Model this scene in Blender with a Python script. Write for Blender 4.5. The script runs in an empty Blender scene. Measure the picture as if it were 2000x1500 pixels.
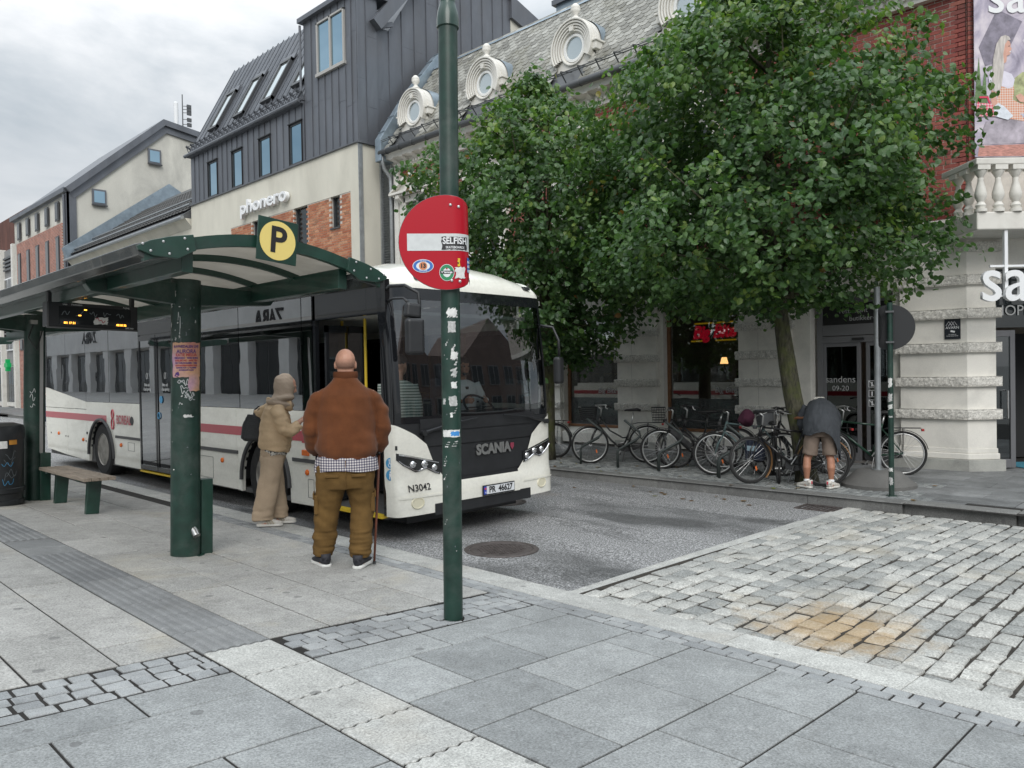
import bpy, bmesh, math, random
import numpy as np
from mathutils import Vector, Matrix, noise as mnoise
R = math.radians
rnd = random.Random(7)
sc = bpy.context.scene
COL = sc.collection
# ---------------------------------------------------------------- camera, sky, sun, exposure
# world: X across the street (away from the shelter side), Y along the street, Z up, road level 0
CAM_M = Matrix(((0.69754776, -0.0226797, 0.71617927), (-0.71632576, 0.00226967, 0.69776231), (-0.01745053, -0.99974021, -0.01466286)))
cam_d = bpy.data.cameras.new('camera'); cam = bpy.data.objects.new('camera', cam_d); COL.objects.link(cam)
cam_d.sensor_fit = 'HORIZONTAL'; cam_d.sensor_width = 36; cam_d.lens = 27.0
cam_d.clip_start = 0.05; cam_d.clip_end = 2000
_x = Vector((CAM_M[0][0], CAM_M[1][0], CAM_M[2][0])); _y = -Vector((CAM_M[0][1], CAM_M[1][1], CAM_M[2][1])); _z = -Vector((CAM_M[0][2], CAM_M[1][2], CAM_M[2][2]))
cam.matrix_world = Matrix(((_x.x, _y.x, _z.x, 0), (_x.y, _y.y, _z.y, 0), (_x.z, _y.z, _z.z, 1.85), (0, 0, 0, 1)))
sc.camera = cam
SUN_EL, SUN_AZ = 38.0, 222.0
world = bpy.data.worlds.new('World'); sc.world = world; world.use_nodes = True
wn, wl = world.node_tree.nodes, world.node_tree.links
wn.clear()
w_out = wn.new('ShaderNodeOutputWorld'); w_bg = wn.new('ShaderNodeBackground'); w_bg.inputs['Strength'].default_value = 0.1
w_sky = wn.new('ShaderNodeTexSky'); w_sky.sky_type = 'NISHITA'; w_sky.sun_disc = False
w_sky.sun_elevation = R(SUN_EL); w_sky.sun_rotation = R(SUN_AZ)
w_tc = wn.new('ShaderNodeTexCoord'); w_sep = wn.new('ShaderNodeSeparateXYZ'); wl.new(w_tc.outputs['Generated'], w_sep.inputs[0])
w_map = wn.new('ShaderNodeMapping'); w_map.inputs['Scale'].default_value = (1.0, 1.0, 2.2); w_map.inputs['Location'].default_value = (0.35, 0.1, 0.3)
wl.new(w_tc.outputs['Generated'], w_map.inputs['Vector'])
w_no = wn.new('ShaderNodeTexNoise'); w_no.inputs['Scale'].default_value = 2.6; w_no.inputs['Detail'].default_value = 7; w_no.inputs['Roughness'].default_value = 0.56; w_no.inputs['Distortion'].default_value = 0.35
wl.new(w_map.outputs[0], w_no.inputs['Vector'])
w_ra = wn.new('ShaderNodeValToRGB'); e = w_ra.color_ramp.elements
e[0].position = 0.38; e[0].color = (0.46, 0.535, 0.595, 1); e[1].position = 0.64; e[1].color = (1.0, 1.02, 1.04, 1)
wl.new(w_no.outputs['Fac'], w_ra.inputs[0])
w_m1 = wn.new('ShaderNodeMath'); w_m1.operation = 'MULTIPLY_ADD'; w_m1.inputs[1].default_value = 17.5; w_m1.inputs[2].default_value = 5.9; w_m1.use_clamp = False
w_mx0 = wn.new('ShaderNodeMath'); w_mx0.operation = 'MAXIMUM'; w_mx0.inputs[1].default_value = 0.0
w_sq = wn.new('ShaderNodeMath'); w_sq.operation = 'POWER'; w_sq.inputs[1].default_value = 2.0
wl.new(w_sep.outputs['Z'], w_mx0.inputs[0]); wl.new(w_mx0.outputs[0], w_sq.inputs[0]); wl.new(w_sq.outputs[0], w_m1.inputs[0])
w_sc = wn.new('ShaderNodeVectorMath'); w_sc.operation = 'SCALE'; wl.new(w_ra.outputs['Color'], w_sc.inputs[0]); wl.new(w_m1.outputs[0], w_sc.inputs['Scale'])
w_mx = wn.new('ShaderNodeMix'); w_mx.data_type = 'RGBA'; w_mx.inputs[0].default_value = 0.93
wl.new(w_sky.outputs['Color'], w_mx.inputs[6]); wl.new(w_sc.outputs[0], w_mx.inputs[7])
wl.new(w_mx.outputs[2], w_bg.inputs['Color']); wl.new(w_bg.outputs[0], w_out.inputs['Surface'])
sun_d = bpy.data.lights.new('sun', 'SUN'); sun_d.energy = 1.4; sun_d.angle = R(35); sun_d.color = (1.0, 0.97, 0.93)
sun = bpy.data.objects.new('sun', sun_d); COL.objects.link(sun)
_a, _el = R(SUN_AZ), R(SUN_EL)
_d = Vector((math.sin(_a) * math.cos(_el), math.cos(_a) * math.cos(_el), math.sin(_el)))   # towards the sun
sun.rotation_euler = _d.to_track_quat('Z', 'Y').to_euler()
sc.view_settings.view_transform = 'Standard'; sc.view_settings.look = 'None'; sc.view_settings.gamma = 1.0
sc.view_settings.use_curve_mapping = False; sc.view_settings.exposure = 0.33
sc.render.engine = 'CYCLES'
sc.cycles.max_bounces = 8; sc.cycles.transparent_max_bounces = 12; sc.cycles.caustics_reflective = False; sc.cycles.caustics_refractive = False
try:
    sc.cycles.use_denoising = True; sc.cycles.denoiser = 'OPENIMAGEDENOISE'
except Exception: pass

# ---------------------------------------------------------------- helpers: mesh builder
def V(*a): return Vector(a)
class MB:
    def __init__(s): s.v = []; s.f = []; s.a = []
    def add(s, vs, fs, rv=None):
        n = len(s.v); s.v += [tuple(v) for v in vs]; s.f += [tuple(i + n for i in f) for f in fs]
        s.a += [rv if rv is not None else 0.5] * len(fs); return s
    def box(s, x0, x1, y0, y1, z0, z1, rv=None):
        return s.add([(x0,y0,z0),(x1,y0,z0),(x1,y1,z0),(x0,y1,z0),(x0,y0,z1),(x1,y0,z1),(x1,y1,z1),(x0,y1,z1)],
                     [(0,3,2,1),(4,5,6,7),(0,1,5,4),(1,2,6,5),(2,3,7,6),(3,0,4,7)], rv)
    def obox(s, c, ax, ay, az, rv=None):       # oriented box: centre and three half-axis vectors
        c, ax, ay, az = Vector(c), Vector(ax), Vector(ay), Vector(az)
        if ax.cross(ay).dot(az) < 0: az = -az
        return s.add([c-ax-ay-az, c+ax-ay-az, c+ax+ay-az, c-ax+ay-az, c-ax-ay+az, c+ax-ay+az, c+ax+ay+az, c-ax+ay+az],
                     [(0,3,2,1),(4,5,6,7),(0,1,5,4),(1,2,6,5),(2,3,7,6),(3,0,4,7)], rv)
    def bar(s, p, q, w, h, up=(0,0,1)):        # rectangular bar from p to q
        p, q = Vector(p), Vector(q); d = q - p; u = Vector(up); sd = d.cross(u)
        if sd.length < 1e-6: sd = d.cross(Vector((1,0,0)))
        sd.normalize(); u2 = sd.cross(d).normalized()
        return s.obox((p+q)/2, d/2, sd*w/2, u2*h/2)
    def cyl(s, p, q, r0, r1=None, n=12, cap=True):
        return s.tube([p, q], [r0, r0 if r1 is None else r1], n, cap)
    def tube(s, path, r, n=8, cap=True, close=False, flat=1.0, ref=None):
        P = [Vector(p) for p in path]; m = len(P)
        rr = r if isinstance(r, (list, tuple)) else [r]*m
        T = []
        for i in range(m):
            if close: t = P[(i+1) % m] - P[i-1]
            else: t = P[min(i+1, m-1)] - P[max(i-1, 0)]
            T.append(t.normalized() if t.length > 1e-9 else V(0,0,1))
        if ref is None:
            u = V(0,0,1) if abs(T[0].z) < 0.9 else V(1,0,0)
        else: u = Vector(ref)
        vs = []
        for i in range(m):
            if ref is not None: u = Vector(ref)
            u = u - T[i]*u.dot(T[i])
            if u.length < 1e-6: u = T[i].orthogonal()
            u.normalize(); w = T[i].cross(u)
            ri = rr[i]
            ra, rb = ri if isinstance(ri, (list, tuple)) else (ri, ri*flat)
            for k in range(n):
                a = 2*math.pi*k/n; vs.append(P[i] + u*(ra*math.cos(a)) + w*(rb*math.sin(a)))
        fs = []
        for i in range(m if close else m-1):
            j = (i+1) % m
            for k in range(n):
                k2 = (k+1) % n; fs.append((i*n+k, i*n+k2, j*n+k2, j*n+k))
        if cap and not close:
            fs.append(tuple(range(n-1, -1, -1))); fs.append(tuple((m-1)*n+k for k in range(n)))
        return s.add(vs, fs)
    def lathe(s, prof, c=(0,0,0), n=16, axis='Z', cap=True):   # prof: [(r, h)]
        c = Vector(c); vs = []; m = len(prof)
        for r, h in prof:
            for k in range(n):
                a = 2*math.pi*k/n; x, y = r*math.cos(a), r*math.sin(a)
                if axis == 'Z': vs.append(c + V(x, y, h))
                elif axis == 'X': vs.append(c + V(h, x, y))
                else: vs.append(c + V(y, h, x))
        fs = [(i*n+k, i*n+(k+1) % n, (i+1)*n+(k+1) % n, (i+1)*n+k) for i in range(m-1) for k in range(n)]
        if cap: fs += [tuple(range(n-1, -1, -1)), tuple((m-1)*n+k for k in range(n))]
        return s.add(vs, fs)
    def prism(s, pts, o, u, v, t, rv=None):    # polygon pts (a,b) in plane o + a*u + b*v, extruded by vector t
        o, u, v, t = Vector(o), Vector(u), Vector(v), Vector(t); n = len(pts)
        A = [o + u*a + v*b for a, b in pts]
        f = [tuple(range(n-1, -1, -1)), tuple(range(n, 2*n))] + [(i, (i+1) % n, n+(i+1) % n, n+i) for i in range(n)]
        ar = sum(pts[i][0]*pts[(i+1) % n][1] - pts[(i+1) % n][0]*pts[i][1] for i in range(n))
        if (u.cross(v).dot(t) > 0) != (ar > 0): f = [tuple(reversed(q)) for q in f]
        return s.add(A + [p + t for p in A], f, rv)
    def quad(s, a, b, c, d): return s.add([a, b, c, d], [(0,1,2,3)])
    def grid(s, fn, nu, nv):                   # fn(i/nu, j/nv) -> point
        vs = [fn(i/nu, j/nv) for j in range(nv+1) for i in range(nu+1)]
        return s.add(vs, [(j*(nu+1)+i, j*(nu+1)+i+1, (j+1)*(nu+1)+i+1, (j+1)*(nu+1)+i) for j in range(nv) for i in range(nu)])
    def sph(s, c, r, n=12, m=8, sx=1, sy=1, sz=1):
        c = Vector(c); vs = [c + V(0,0,-r*sz)]; 
        for j in range(1, m):
            b = -math.pi/2 + math.pi*j/m
            for k in range(n):
                a = 2*math.pi*k/n; vs.append(c + V(r*sx*math.cos(b)*math.cos(a), r*sy*math.cos(b)*math.sin(a), r*sz*math.sin(b)))
        vs.append(c + V(0,0,r*sz)); fs = [(0, 1+(k+1) % n, 1+k) for k in range(n)]
        for j in range(m-2): fs += [(1+j*n+k, 1+j*n+(k+1) % n, 1+(j+1)*n+(k+1) % n, 1+(j+1)*n+k) for k in range(n)]
        L = len(vs)-1; fs += [(L, 1+(m-2)*n+k, 1+(m-2)*n+(k+1) % n) for k in range(n)]
        return s.add(vs, fs)
    def mesh(s, name, smooth=False, attr=False):
        me = bpy.data.meshes.new(name); me.from_pydata(s.v, [], s.f); 
        if smooth: me.polygons.foreach_set('use_smooth', [True]*len(me.polygons))
        if attr:
            at = me.attributes.new('rnd', 'FLOAT', 'FACE'); at.data.foreach_set('value', s.a)
        me.update(); return me
STATIC = {}
def link(o, parent=None):
    COL.objects.link(o)
    if parent is not None:
        o.parent = parent
        if parent.name in STATIC: o.matrix_parent_inverse = STATIC[parent.name]
    return o
def obj(name, mb, m, parent=None, smooth=False, bevel=0, attr=False, autos=None, kind=None, label=None, seg=2):
    me = mb.mesh(name, smooth or autos is not None, attr) if isinstance(mb, MB) else mb
    if m is not None and not me.materials: me.materials.append(m)
    o = bpy.data.objects.new(name, me); link(o, parent)
    if bevel:
        b = o.modifiers.new('bevel', 'BEVEL'); b.width = bevel; b.segments = seg; b.limit_method = 'ANGLE'; b.angle_limit = R(35)
    if autos is not None: sharp(me, autos)
    if kind: o['kind'] = kind
    if label: o['label'] = label
    return o
def sharp(me, deg):
    bm = bmesh.new(); bm.from_mesh(me); c = R(deg)
    for ed in bm.edges:
        if len(ed.link_faces) == 2 and ed.calc_face_angle(0) > c: ed.smooth = False
    bm.to_mesh(me); bm.free()
def tag(o, label, cat, group=None):
    o['label'] = label; o['category'] = cat
    if group: o['group'] = group
    return o
def thing(name, label, cat, loc=(0,0,0), rz=0.0, group=None, static=False, rot=None):
    o = bpy.data.objects.new(name, None); o.empty_display_size = 0.2; COL.objects.link(o)
    o.location = loc; o.rotation_euler = rot if rot else (0, 0, rz)
    if static: STATIC[o.name] = Matrix.Translation(-Vector(loc))
    return tag(o, label, cat, group)
def struct(name, mb, m, smooth=False, **k):
    o = obj(name, mb, m, None, smooth, **k); o['kind'] = 'structure'; return o
def piece(name, me, parent, loc, rot=(0,0,0), scale=(1,1,1), m=None):
    o = bpy.data.objects.new(name, me); link(o, parent); o.location = loc; o.rotation_euler = rot; o.scale = scale
    return o
def copy_tree(root, loc=None, rz=None, label=None):
    c = root.copy(); COL.objects.link(c)
    if loc is not None: c.location = loc
    if rz is not None: c.rotation_euler.z = rz
    if label: c['label'] = label
    for ch in list(root.children):
        d = ch.copy(); COL.objects.link(d); d.parent = c
        for g in list(ch.children):
            h = g.copy(); COL.objects.link(h); h.parent = d
    return c
def text(name, s, pos, right, up, size, m, parent=None, ext=0.0, shear=0.0, align='CENTER', bold=0.0, xs=1.0, bev=0.0):
    cu = bpy.data.curves.new(name, 'FONT'); cu.body = s; cu.size = size; cu.extrude = ext; cu.shear = shear; cu.align_x = align; cu.align_y = 'CENTER'
    cu.offset = bold; cu.resolution_u = 4; cu.bevel_depth = bev
    tmp = bpy.data.objects.new(name, cu); me = bpy.data.meshes.new_from_object(tmp); bpy.data.objects.remove(tmp); bpy.data.curves.remove(cu)
    me.materials.clear(); me.materials.append(m); o = bpy.data.objects.new(name, me); link(o, parent)
    r, u = Vector(right).normalized(), Vector(up).normalized(); n = r.cross(u).normalized(); u = n.cross(r)
    o.matrix_basis = Matrix(((r.x*xs, u.x, n.x, pos[0]), (r.y*xs, u.y, n.y, pos[1]), (r.z*xs, u.z, n.z, pos[2]), (0,0,0,1)))
    return o
# ---------------------------------------------------------------- helpers: materials
class G:
    def __init__(s, name):
        s.m = bpy.data.materials.new(name); s.m.use_nodes = True; s.t = s.m.node_tree; s.n = s.t.nodes; s.l = s.t.links
        s.b = s.n['Principled BSDF']; s.o = s.n['Material Output']
    def new(s, ty, **kw):
        x = s.n.new('ShaderNode' + ty)
        for k, v in kw.items(): setattr(x, k, v)
        return x
    def lk(s, a, b): s.l.new(a, b)
    def pos(s, obj=False):
        if obj: return s.new('TexCoord').outputs['Object']
        return s.new('NewGeometry').outputs['Position']
    def noise(s, scale, detail=3, rough=0.55, vec=None, dist=0.0, stretch=None):
        n = s.new('TexNoise'); n.inputs['Scale'].default_value = scale; n.inputs['Detail'].default_value = detail; n.inputs['Roughness'].default_value = rough; n.inputs['Distortion'].default_value = dist
        vec = vec or s.pos()
        if stretch:
            mp = s.new('Mapping'); mp.inputs['Scale'].default_value = stretch; s.lk(vec, mp.inputs[0]); vec = mp.outputs[0]
        s.lk(vec, n.inputs['Vector']); return n.outputs['Fac']
    def ramp(s, fac, stops):
        r = s.new('ValToRGB'); el = r.color_ramp.elements
        while len(el) < len(stops): el.new(0.5)
        for x, (p, c) in zip(el, stops):
            x.position = p; x.color = (c[0], c[1], c[2], 1) if isinstance(c, (tuple, list)) else (c, c, c, 1)
        s.lk(fac, r.inputs[0]); return r.outputs['Color']
    def mix(s, fac, a, b, mode='MIX'):
        m = s.new('Mix', data_type='RGBA', blend_type=mode)
        for v, i in ((fac, 0), (a, 6), (b, 7)):
            if hasattr(v, 'is_linked'): s.lk(v, m.inputs[i])
            else: m.inputs[i].default_value = v if i == 0 else (v[0], v[1], v[2], 1)
        return m.outputs[2]
    def math(s, op, a, b=0.0, clamp=False):
        m = s.new('Math', operation=op, use_clamp=clamp)
        for v, i in ((a, 0), (b, 1)):
            if hasattr(v, 'is_linked'): s.lk(v, m.inputs[i])
            else: m.inputs[i].default_value = v
        return m.outputs[0]
    def bump(s, h, strength=0.3, dist=0.01):
        b = s.new('Bump'); b.inputs['Strength'].default_value = strength; b.inputs['Distance'].default_value = dist
        s.lk(h, b.inputs['Height']); s.lk(b.outputs[0], s.b.inputs['Normal'])
    def rand(s): return s.new('ObjectInfo').outputs['Random']
    def attr(s): return s.new('Attribute', attribute_name='rnd').outputs['Fac']
    def set(s, **k):
        for a, v in k.items():
            i = s.b.inputs[a.replace('_', ' ')]
            if hasattr(v, 'is_linked'): s.lk(v, i)
            else: i.default_value = v if not isinstance(v, (tuple, list)) else (v[0], v[1], v[2], 1)
        return s.m
def M(name, col, rough=0.6, metal=0.0, var=0.0, vs=4.0, grain=0.0, gs=60.0, bump=0.0, bs=80.0, spec=0.5, coat=0.0, dirt_or_shade=None, dfac=0.5, ds=1.5, obj=False, stretch=None, emit=None, es=1.0):
    g = G(name); c = None; p = g.pos(obj)
    base = (col[0], col[1], col[2])
    if var or grain or dirt_or_shade:
        c = base
        if var:
            n = g.noise(vs, 4, 0.6, p, 0.2, stretch); c = g.mix(g.ramp(n, [(0.3, 0.0), (0.7, 1.0)]), [x*(1-var) for x in base], [min(1, x*(1+var)) for x in base])
        if dirt_or_shade:
            n = g.noise(ds, 6, 0.65, p, 0.4, stretch); f = g.ramp(n, [(0.48, 0.0), (0.68, dfac)]); c = g.mix(f, c, dirt_or_shade)
        if grain:
            n = g.noise(gs, 2, 0.7, p); k = g.ramp(n, [(0.3, 1-grain), (0.7, 1+grain)]); c = g.mix(1.0, c, k, 'MULTIPLY')
        g.set(Base_Color=c)
    else: g.set(Base_Color=base)
    g.set(Roughness=rough, Metallic=metal)
    g.b.inputs['Specular IOR Level'].default_value = spec
    if coat: g.b.inputs['Coat Weight'].default_value = coat; g.b.inputs['Coat Roughness'].default_value = 0.05
    if bump: g.bump(g.noise(bs, 4, 0.6, p), bump, 0.01)
    if emit: g.b.inputs['Emission Color'].default_value = (*emit, 1); g.b.inputs['Emission Strength'].default_value = es
    return g.m
def glass(name, tint=(0.3, 0.33, 0.34), refl=0.10, rough=0.0, wav=0.0, bs=1.2):
    g = G(name); g.n.remove(g.b)
    tr = g.new('BsdfTransparent'); tr.inputs[0].default_value = (*tint, 1)
    gl = g.new('BsdfGlossy'); gl.inputs['Roughness'].default_value = rough; gl.inputs[0].default_value = (0.95, 0.97, 1, 1)
    fr = g.new('Fresnel'); fr.inputs['IOR'].default_value = 1.45
    f = g.math('ADD', g.math('MULTIPLY', fr.outputs[0], 1.0), refl, True)
    if wav:
        b = g.new('Bump'); b.inputs['Strength'].default_value = wav; b.inputs['Distance'].default_value = 0.02
        g.lk(g.noise(bs, 2, 0.5), b.inputs['Height']); g.lk(b.outputs[0], gl.inputs['Normal'])
    mx = g.new('MixShader'); g.lk(f, mx.inputs[0]); g.lk(tr.outputs[0], mx.inputs[1]); g.lk(gl.outputs[0], mx.inputs[2]); g.lk(mx.outputs[0], g.o.inputs[0])
    return g.m
# ---------------------------------------------------------------- ground
def granite(name, c0, c1, grain=0.25, gs=150, spots=True, warm=None, attr=False, bump=0.25, rough=0.75, warmf=0.5, bigv=0.16, stain=None):
    g = G(name); p = g.pos()
    c = g.mix(g.attr() if attr else g.rand(), c0, c1)
    n = g.noise(1.7, 6, 0.65, p, 0.5); c = g.mix(1.0, c, g.ramp(n, [(0.3, 1-bigv), (0.7, 1+bigv)]), 'MULTIPLY')
    n1 = g.noise(9, 5, 0.7, p, 0.3); c = g.mix(1.0, c, g.ramp(n1, [(0.3, 0.86), (0.72, 1.14)]), 'MULTIPLY')
    n2 = g.noise(gs, 3, 0.8, p); c = g.mix(1.0, c, g.ramp(n2, [(0.32, 1-grain*1.3), (0.68, 1+grain*1.3)]), 'MULTIPLY')
    if warm: c = g.mix(g.ramp(g.noise(1.15, 4, 0.6, p, 0.6), [(0.55, 0.0), (0.7, warmf)]), c, warm)
    if stain:
        vd = g.new('VectorMath', operation='DISTANCE'); g.lk(p, vd.inputs[0]); vd.inputs[1].default_value = stain[0]
        c = g.mix(g.ramp(g.math('ADD', vd.outputs['Value'], g.math('MULTIPLY', g.math('SUBTRACT', g.noise(5, 4, .65, p), .5), .9)), [(stain[1]*.35, stain[3]), (stain[1], 0.0)]), c, stain[2])
    if spots:
        vo = g.new('TexVoronoi', feature='F1'); vo.inputs['Scale'].default_value = 3.3; g.lk(p, vo.inputs['Vector'])
        s1 = g.math('LESS_THAN', g.math('ADD', vo.outputs['Distance'], g.math('MULTIPLY', g.noise(25, 2, 0.5, p), 0.06)), 0.125)
        on = g.math('GREATER_THAN', g.noise(0.9, 2, 0.5, p), 0.43)
        c = g.mix(g.math('MULTIPLY', g.math('MULTIPLY', s1, on), 0.55), c, (0.10, 0.10, 0.10))
    c = g.mix(g.ramp(g.noise(2.6, 5, .7, p, 1.2), [(.57, 0.0), (.72, .32)]), c, (0.13, 0.125, 0.115)); c = g.mix(g.ramp(g.noise(6.5, 6, .75, p, .8), [(.60, 0.0), (.70, .22)]), c, (0.62, 0.62, 0.60))
    g.set(Base_Color=c, Roughness=g.math('MULTIPLY_ADD', n, 0.25) if False else rough)
    g.b.inputs['Specular IOR Level'].default_value = 0.4
    g.bump(n2, bump, 0.004); return g.m
M_slab_dark = granite('dark granite slab', (0.235, 0.245, 0.245), (0.305, 0.315, 0.312), 0.32, 95)
M_slab_warm = granite('warm granite slab', (0.305, 0.302, 0.287), (0.375, 0.370, 0.352), 0.32, 85, warm=(0.5, 0.44, 0.32), warmf=0.3)
M_light = granite('light granite', (0.40, 0.40, 0.38), (0.46, 0.46, 0.435), 0.34, 95, warm=(0.5, 0.42, 0.32), warmf=0.2)
M_tact = granite('tactile granite', (0.15, 0.155, 0.158), (0.22, 0.225, 0.225), 0.28, 200, spots=False)
M_sett = granite('pavement sett', (0.24, 0.25, 0.255), (0.34, 0.35, 0.35), 0.25, 170, spots=False)
M_cob = granite('street cobble', (0.25, 0.257, 0.248), (0.45, 0.445, 0.415), 0.36, 70, spots=False, warm=(0.42, 0.36, 0.26), warmf=0.35, stain=((4.98,1.98,.15), .62, (.36,.22,.07), .62))
M_cob_a = granite('street cobble mass', (0.25, 0.257, 0.248), (0.45, 0.445, 0.415), 0.36, 70, spots=False, warm=(0.42, 0.36, 0.26), warmf=0.35, attr=True, stain=((4.98,1.98,.15), .62, (.36,.22,.07), .62))
M_sett_a = granite('pavement sett mass', (0.16, 0.17, 0.17), (0.30, 0.31, 0.30), 0.2, 170, spots=False, attr=True)
M_fkerb = granite('far kerb granite', (0.15, 0.15, 0.145), (0.21, 0.21, 0.20), 0.3, 100)
M_fslab = granite('far dark slab', (0.14, 0.145, 0.145), (0.24, 0.245, 0.245), 0.25, 120, bigv=0.35)
M_joint = M('joint sand', (0.017, 0.015, 0.013), 0.95, var=0.35, vs=9, bump=0.4)
g = G('asphalt'); p = g.pos()
n2 = g.noise(62, 3, 0.85, p); n0 = g.noise(0.55, 5, 0.62, p, 0.5, (1.6, 0.55, 1)); n1 = g.noise(38, 2, 0.6, p)
c = g.ramp(n2, [(0.34, 0.04), (0.46, 0.14), (0.55, 0.34), (0.66, 0.75)])
wet = g.ramp(n0, [(0.36, 1.0), (0.52, 0.0)])
c = g.mix(g.math('MULTIPLY', wet, 0.62), c, (0.040, 0.042, 0.042))
c = g.mix(g.ramp(g.noise(0.42, 3, 0.55, p), [(0.62, 0.0), (0.74, 0.4)]), c, (0.32, 0.23, 0.15))
g.set(Base_Color=c, Roughness=g.ramp(wet, [(0.0, 0.75), (1.0, 0.38)])); g.b.inputs['Specular IOR Level'].default_value = 0.45
g.bump(n2, 0.55, 0.006); M_asph = g.m
M_iron = M('cast iron', (0.13, 0.112, 0.106), 0.55, 0.6, var=0.3, vs=12, bump=0.2, bs=120)
M_earth = M('distant ground', (0.2, 0.2, 0.19), 0.9, var=0.2)

TILT = math.atan(0.0655)
def nz(x): return 0.49 - 0.0655*x
bed = MB(); bed.quad((-14, -7, nz(-14)-0.0075), (4.42, -7, nz(4.42)-0.0075), (4.42, 70, nz(4.42)-0.0075), (-14, 70, nz(-14)-0.0075))
pavement = struct('pavement', bed, M_joint)
_sl = {}
def slabmesh(w, d, h, b, wob=0.0, v=0):
    k = (round(w, 3), round(d, 3), h, b, wob, v)
    if k in _sl: return _sl[k]
    mb = MB(); r = random.Random(hash(k) & 0xffff); x, y = w/2, d/2
    def j(): return (r.random()-0.5)*2*wob
    top = [(-x+b+j(), -y+b+j()), (x-b+j(), -y+b+j()), (x-b+j(), y-b+j()), (-x+b+j(), y-b+j())]
    out = [(-x+j()*.6, -y+j()*.6), (x+j()*.6, -y+j()*.6), (x+j()*.6, y+j()*.6), (-x+j()*.6, y+j()*.6)]
    vs = [(a, c, j()*.4) for a, c in top] + [(a, c, -b) for a, c in out] + [(a, c, -h) for a, c in out]
    fs = [(0,1,2,3)]
    for L in (0, 4):
        for i in range(4): fs.append((L+i, L+4+i, L+4+(i+1) % 4, L+(i+1) % 4))
    mb.add(vs, fs); _sl[k] = mb.mesh('paver'); return _sl[k]
def slab(name, x0, x1, y0, y1, m, gap=0.0115, parent=None, zf=nz, tilt=TILT, b=0.003, jit=0.0015, wob=0.0, v=0, h=0.05):
    me = slabmesh(x1-x0-gap, y1-y0-gap, h, b, wob, v)
    key = me.name + m.name
    if not me.materials: me.materials.append(m)
    elif me.materials[0] != m:
        if key not in _sl: c = me.copy(); c.materials.clear(); c.materials.append(m); _sl[key] = c
        me = _sl[key]
    xc, yc = (x0+x1)/2, (y0+y1)/2
    return piece(name, me, parent or pavement, (xc, yc, zf(xc)+rnd.uniform(-jit, jit)), (rnd.uniform(-.0015,.0015), tilt+rnd.uniform(-.0015,.0015), 0))
# foreground rows, joints running across (X 2.15-3.91)
rows = [(3.62,3.31,[2.88,3.60]),(3.31,2.80,[2.58,3.12]),(2.80,2.38,[2.87,3.60]),(2.38,1.86,[2.52,3.19]),(1.86,1.44,[2.76,3.39]),(1.44,0.92,[2.6,3.16]),(0.92,0.50,[2.7,3.39]),(0.50,0.0,[2.6,3.2]),(0.0,-0.5,[2.8,3.5])]
for y1, y0, cs in rows:
    xs = [2.155] + cs + [3.905]
    for a, b_ in zip(xs, xs[1:]): slab('paving_slab', a, b_, y0, y1, M_slab_dark)
lrows = [(3.70,3.40,[1.24,0.5,-0.3]),(3.40,2.84,[0.86,0.1,-0.6]),(2.84,2.39,[1.3,0.6,-0.2]),(2.39,1.87,[0.9,0.2,-0.5]),(1.87,1.4,[1.2,0.4])]
for y1, y0, cs in lrows:
    xs = [1.755] + cs
    for a, b_ in zip(xs, xs[1:]): slab('paving_slab', b_, a, y0, y1, M_slab_dark)
# guide strip: light blocks with wavy joints, then ribbed tactile tiles
_wv = {}
def wavy(y0, y1):
    k = round(y1-y0, 3)
    if k not in _wv:
        n = 28; w = 0.193; mb = MB()
        f = lambda t: 0.007*math.sin(t*math.pi*11)
        vs = []; d = (y1-y0)/2
        for z, ins in ((0, .003), (-.003, 0), (-.05, 0)):
            for i in range(n+1): t = i/n; vs.append((-w+ins+(2*w-2*ins)*t, d-0.006-ins+f(t), z))
            for i in range(n+1): t = i/n; vs.append((-w+ins+(2*w-2*ins)*t, -d+0.006+ins+f(t), z))
        m = n+1; fs = [(i, m+i, m+i+1, i+1) for i in range(n)]
        L = 2*m
        for lv in (0, L):
            fs += [(lv+i, lv+i+1, lv+L+i+1, lv+L+i) for i in range(n)] + [(lv+m+i+1, lv+m+i, lv+L+m+i, lv+L+m+i+1) for i in range(n)]
            fs += [(lv+n, lv+m+n, lv+L+m+n, lv+L+n), (lv+m, lv, lv+L, lv+L+m)]
        mb.add(vs, fs); me = mb.mesh('guide'); me.materials.append(M_light); _wv[k] = me
    return _wv[k]
ys = [4.06, 3.59, 3.17, 2.75, 2.32, 1.9, 1.48, 1.06]
for a, b_ in zip(ys, ys[1:]): piece('guide_block', wavy(b_, a), pavement, (1.955, (a+b_)/2, nz(1.955)), (0, TILT, 0))
def ribbed(d):
    k = ('rib', round(d, 2))
    if k not in _sl:
        mb = MB(); w = .195; prof = [(-w, 0)]
        for i in range(6):
            c = -w + (i+.5)*2*w/6; prof += [(c-.026, 0), (c-.013, .0075), (c+.013, .0075), (c+.026, 0)]
        prof += [(w, 0), (w, -.05), (-w, -.05)]
        mb.prism(prof, (0, -d/2, 0), (1,0,0), (0,0,1), (0, d, 0)); me = mb.mesh('ribbed'); me.materials.append(M_tact); _sl[k] = me
    return _sl[k]
y = 4.06
for i in range(22):
    y2 = y + 0.42
    if 7.35 < (y+y2)/2 < 8.2: slab('guide_tile', 1.757, 2.153, y, y2, M_tact)
    else: piece('tactile_tile', ribbed(y2-y-.006), pavement, (1.955, (y+y2)/2, nz(1.955)-.001), (0, TILT, 0))
    y = y2
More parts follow.
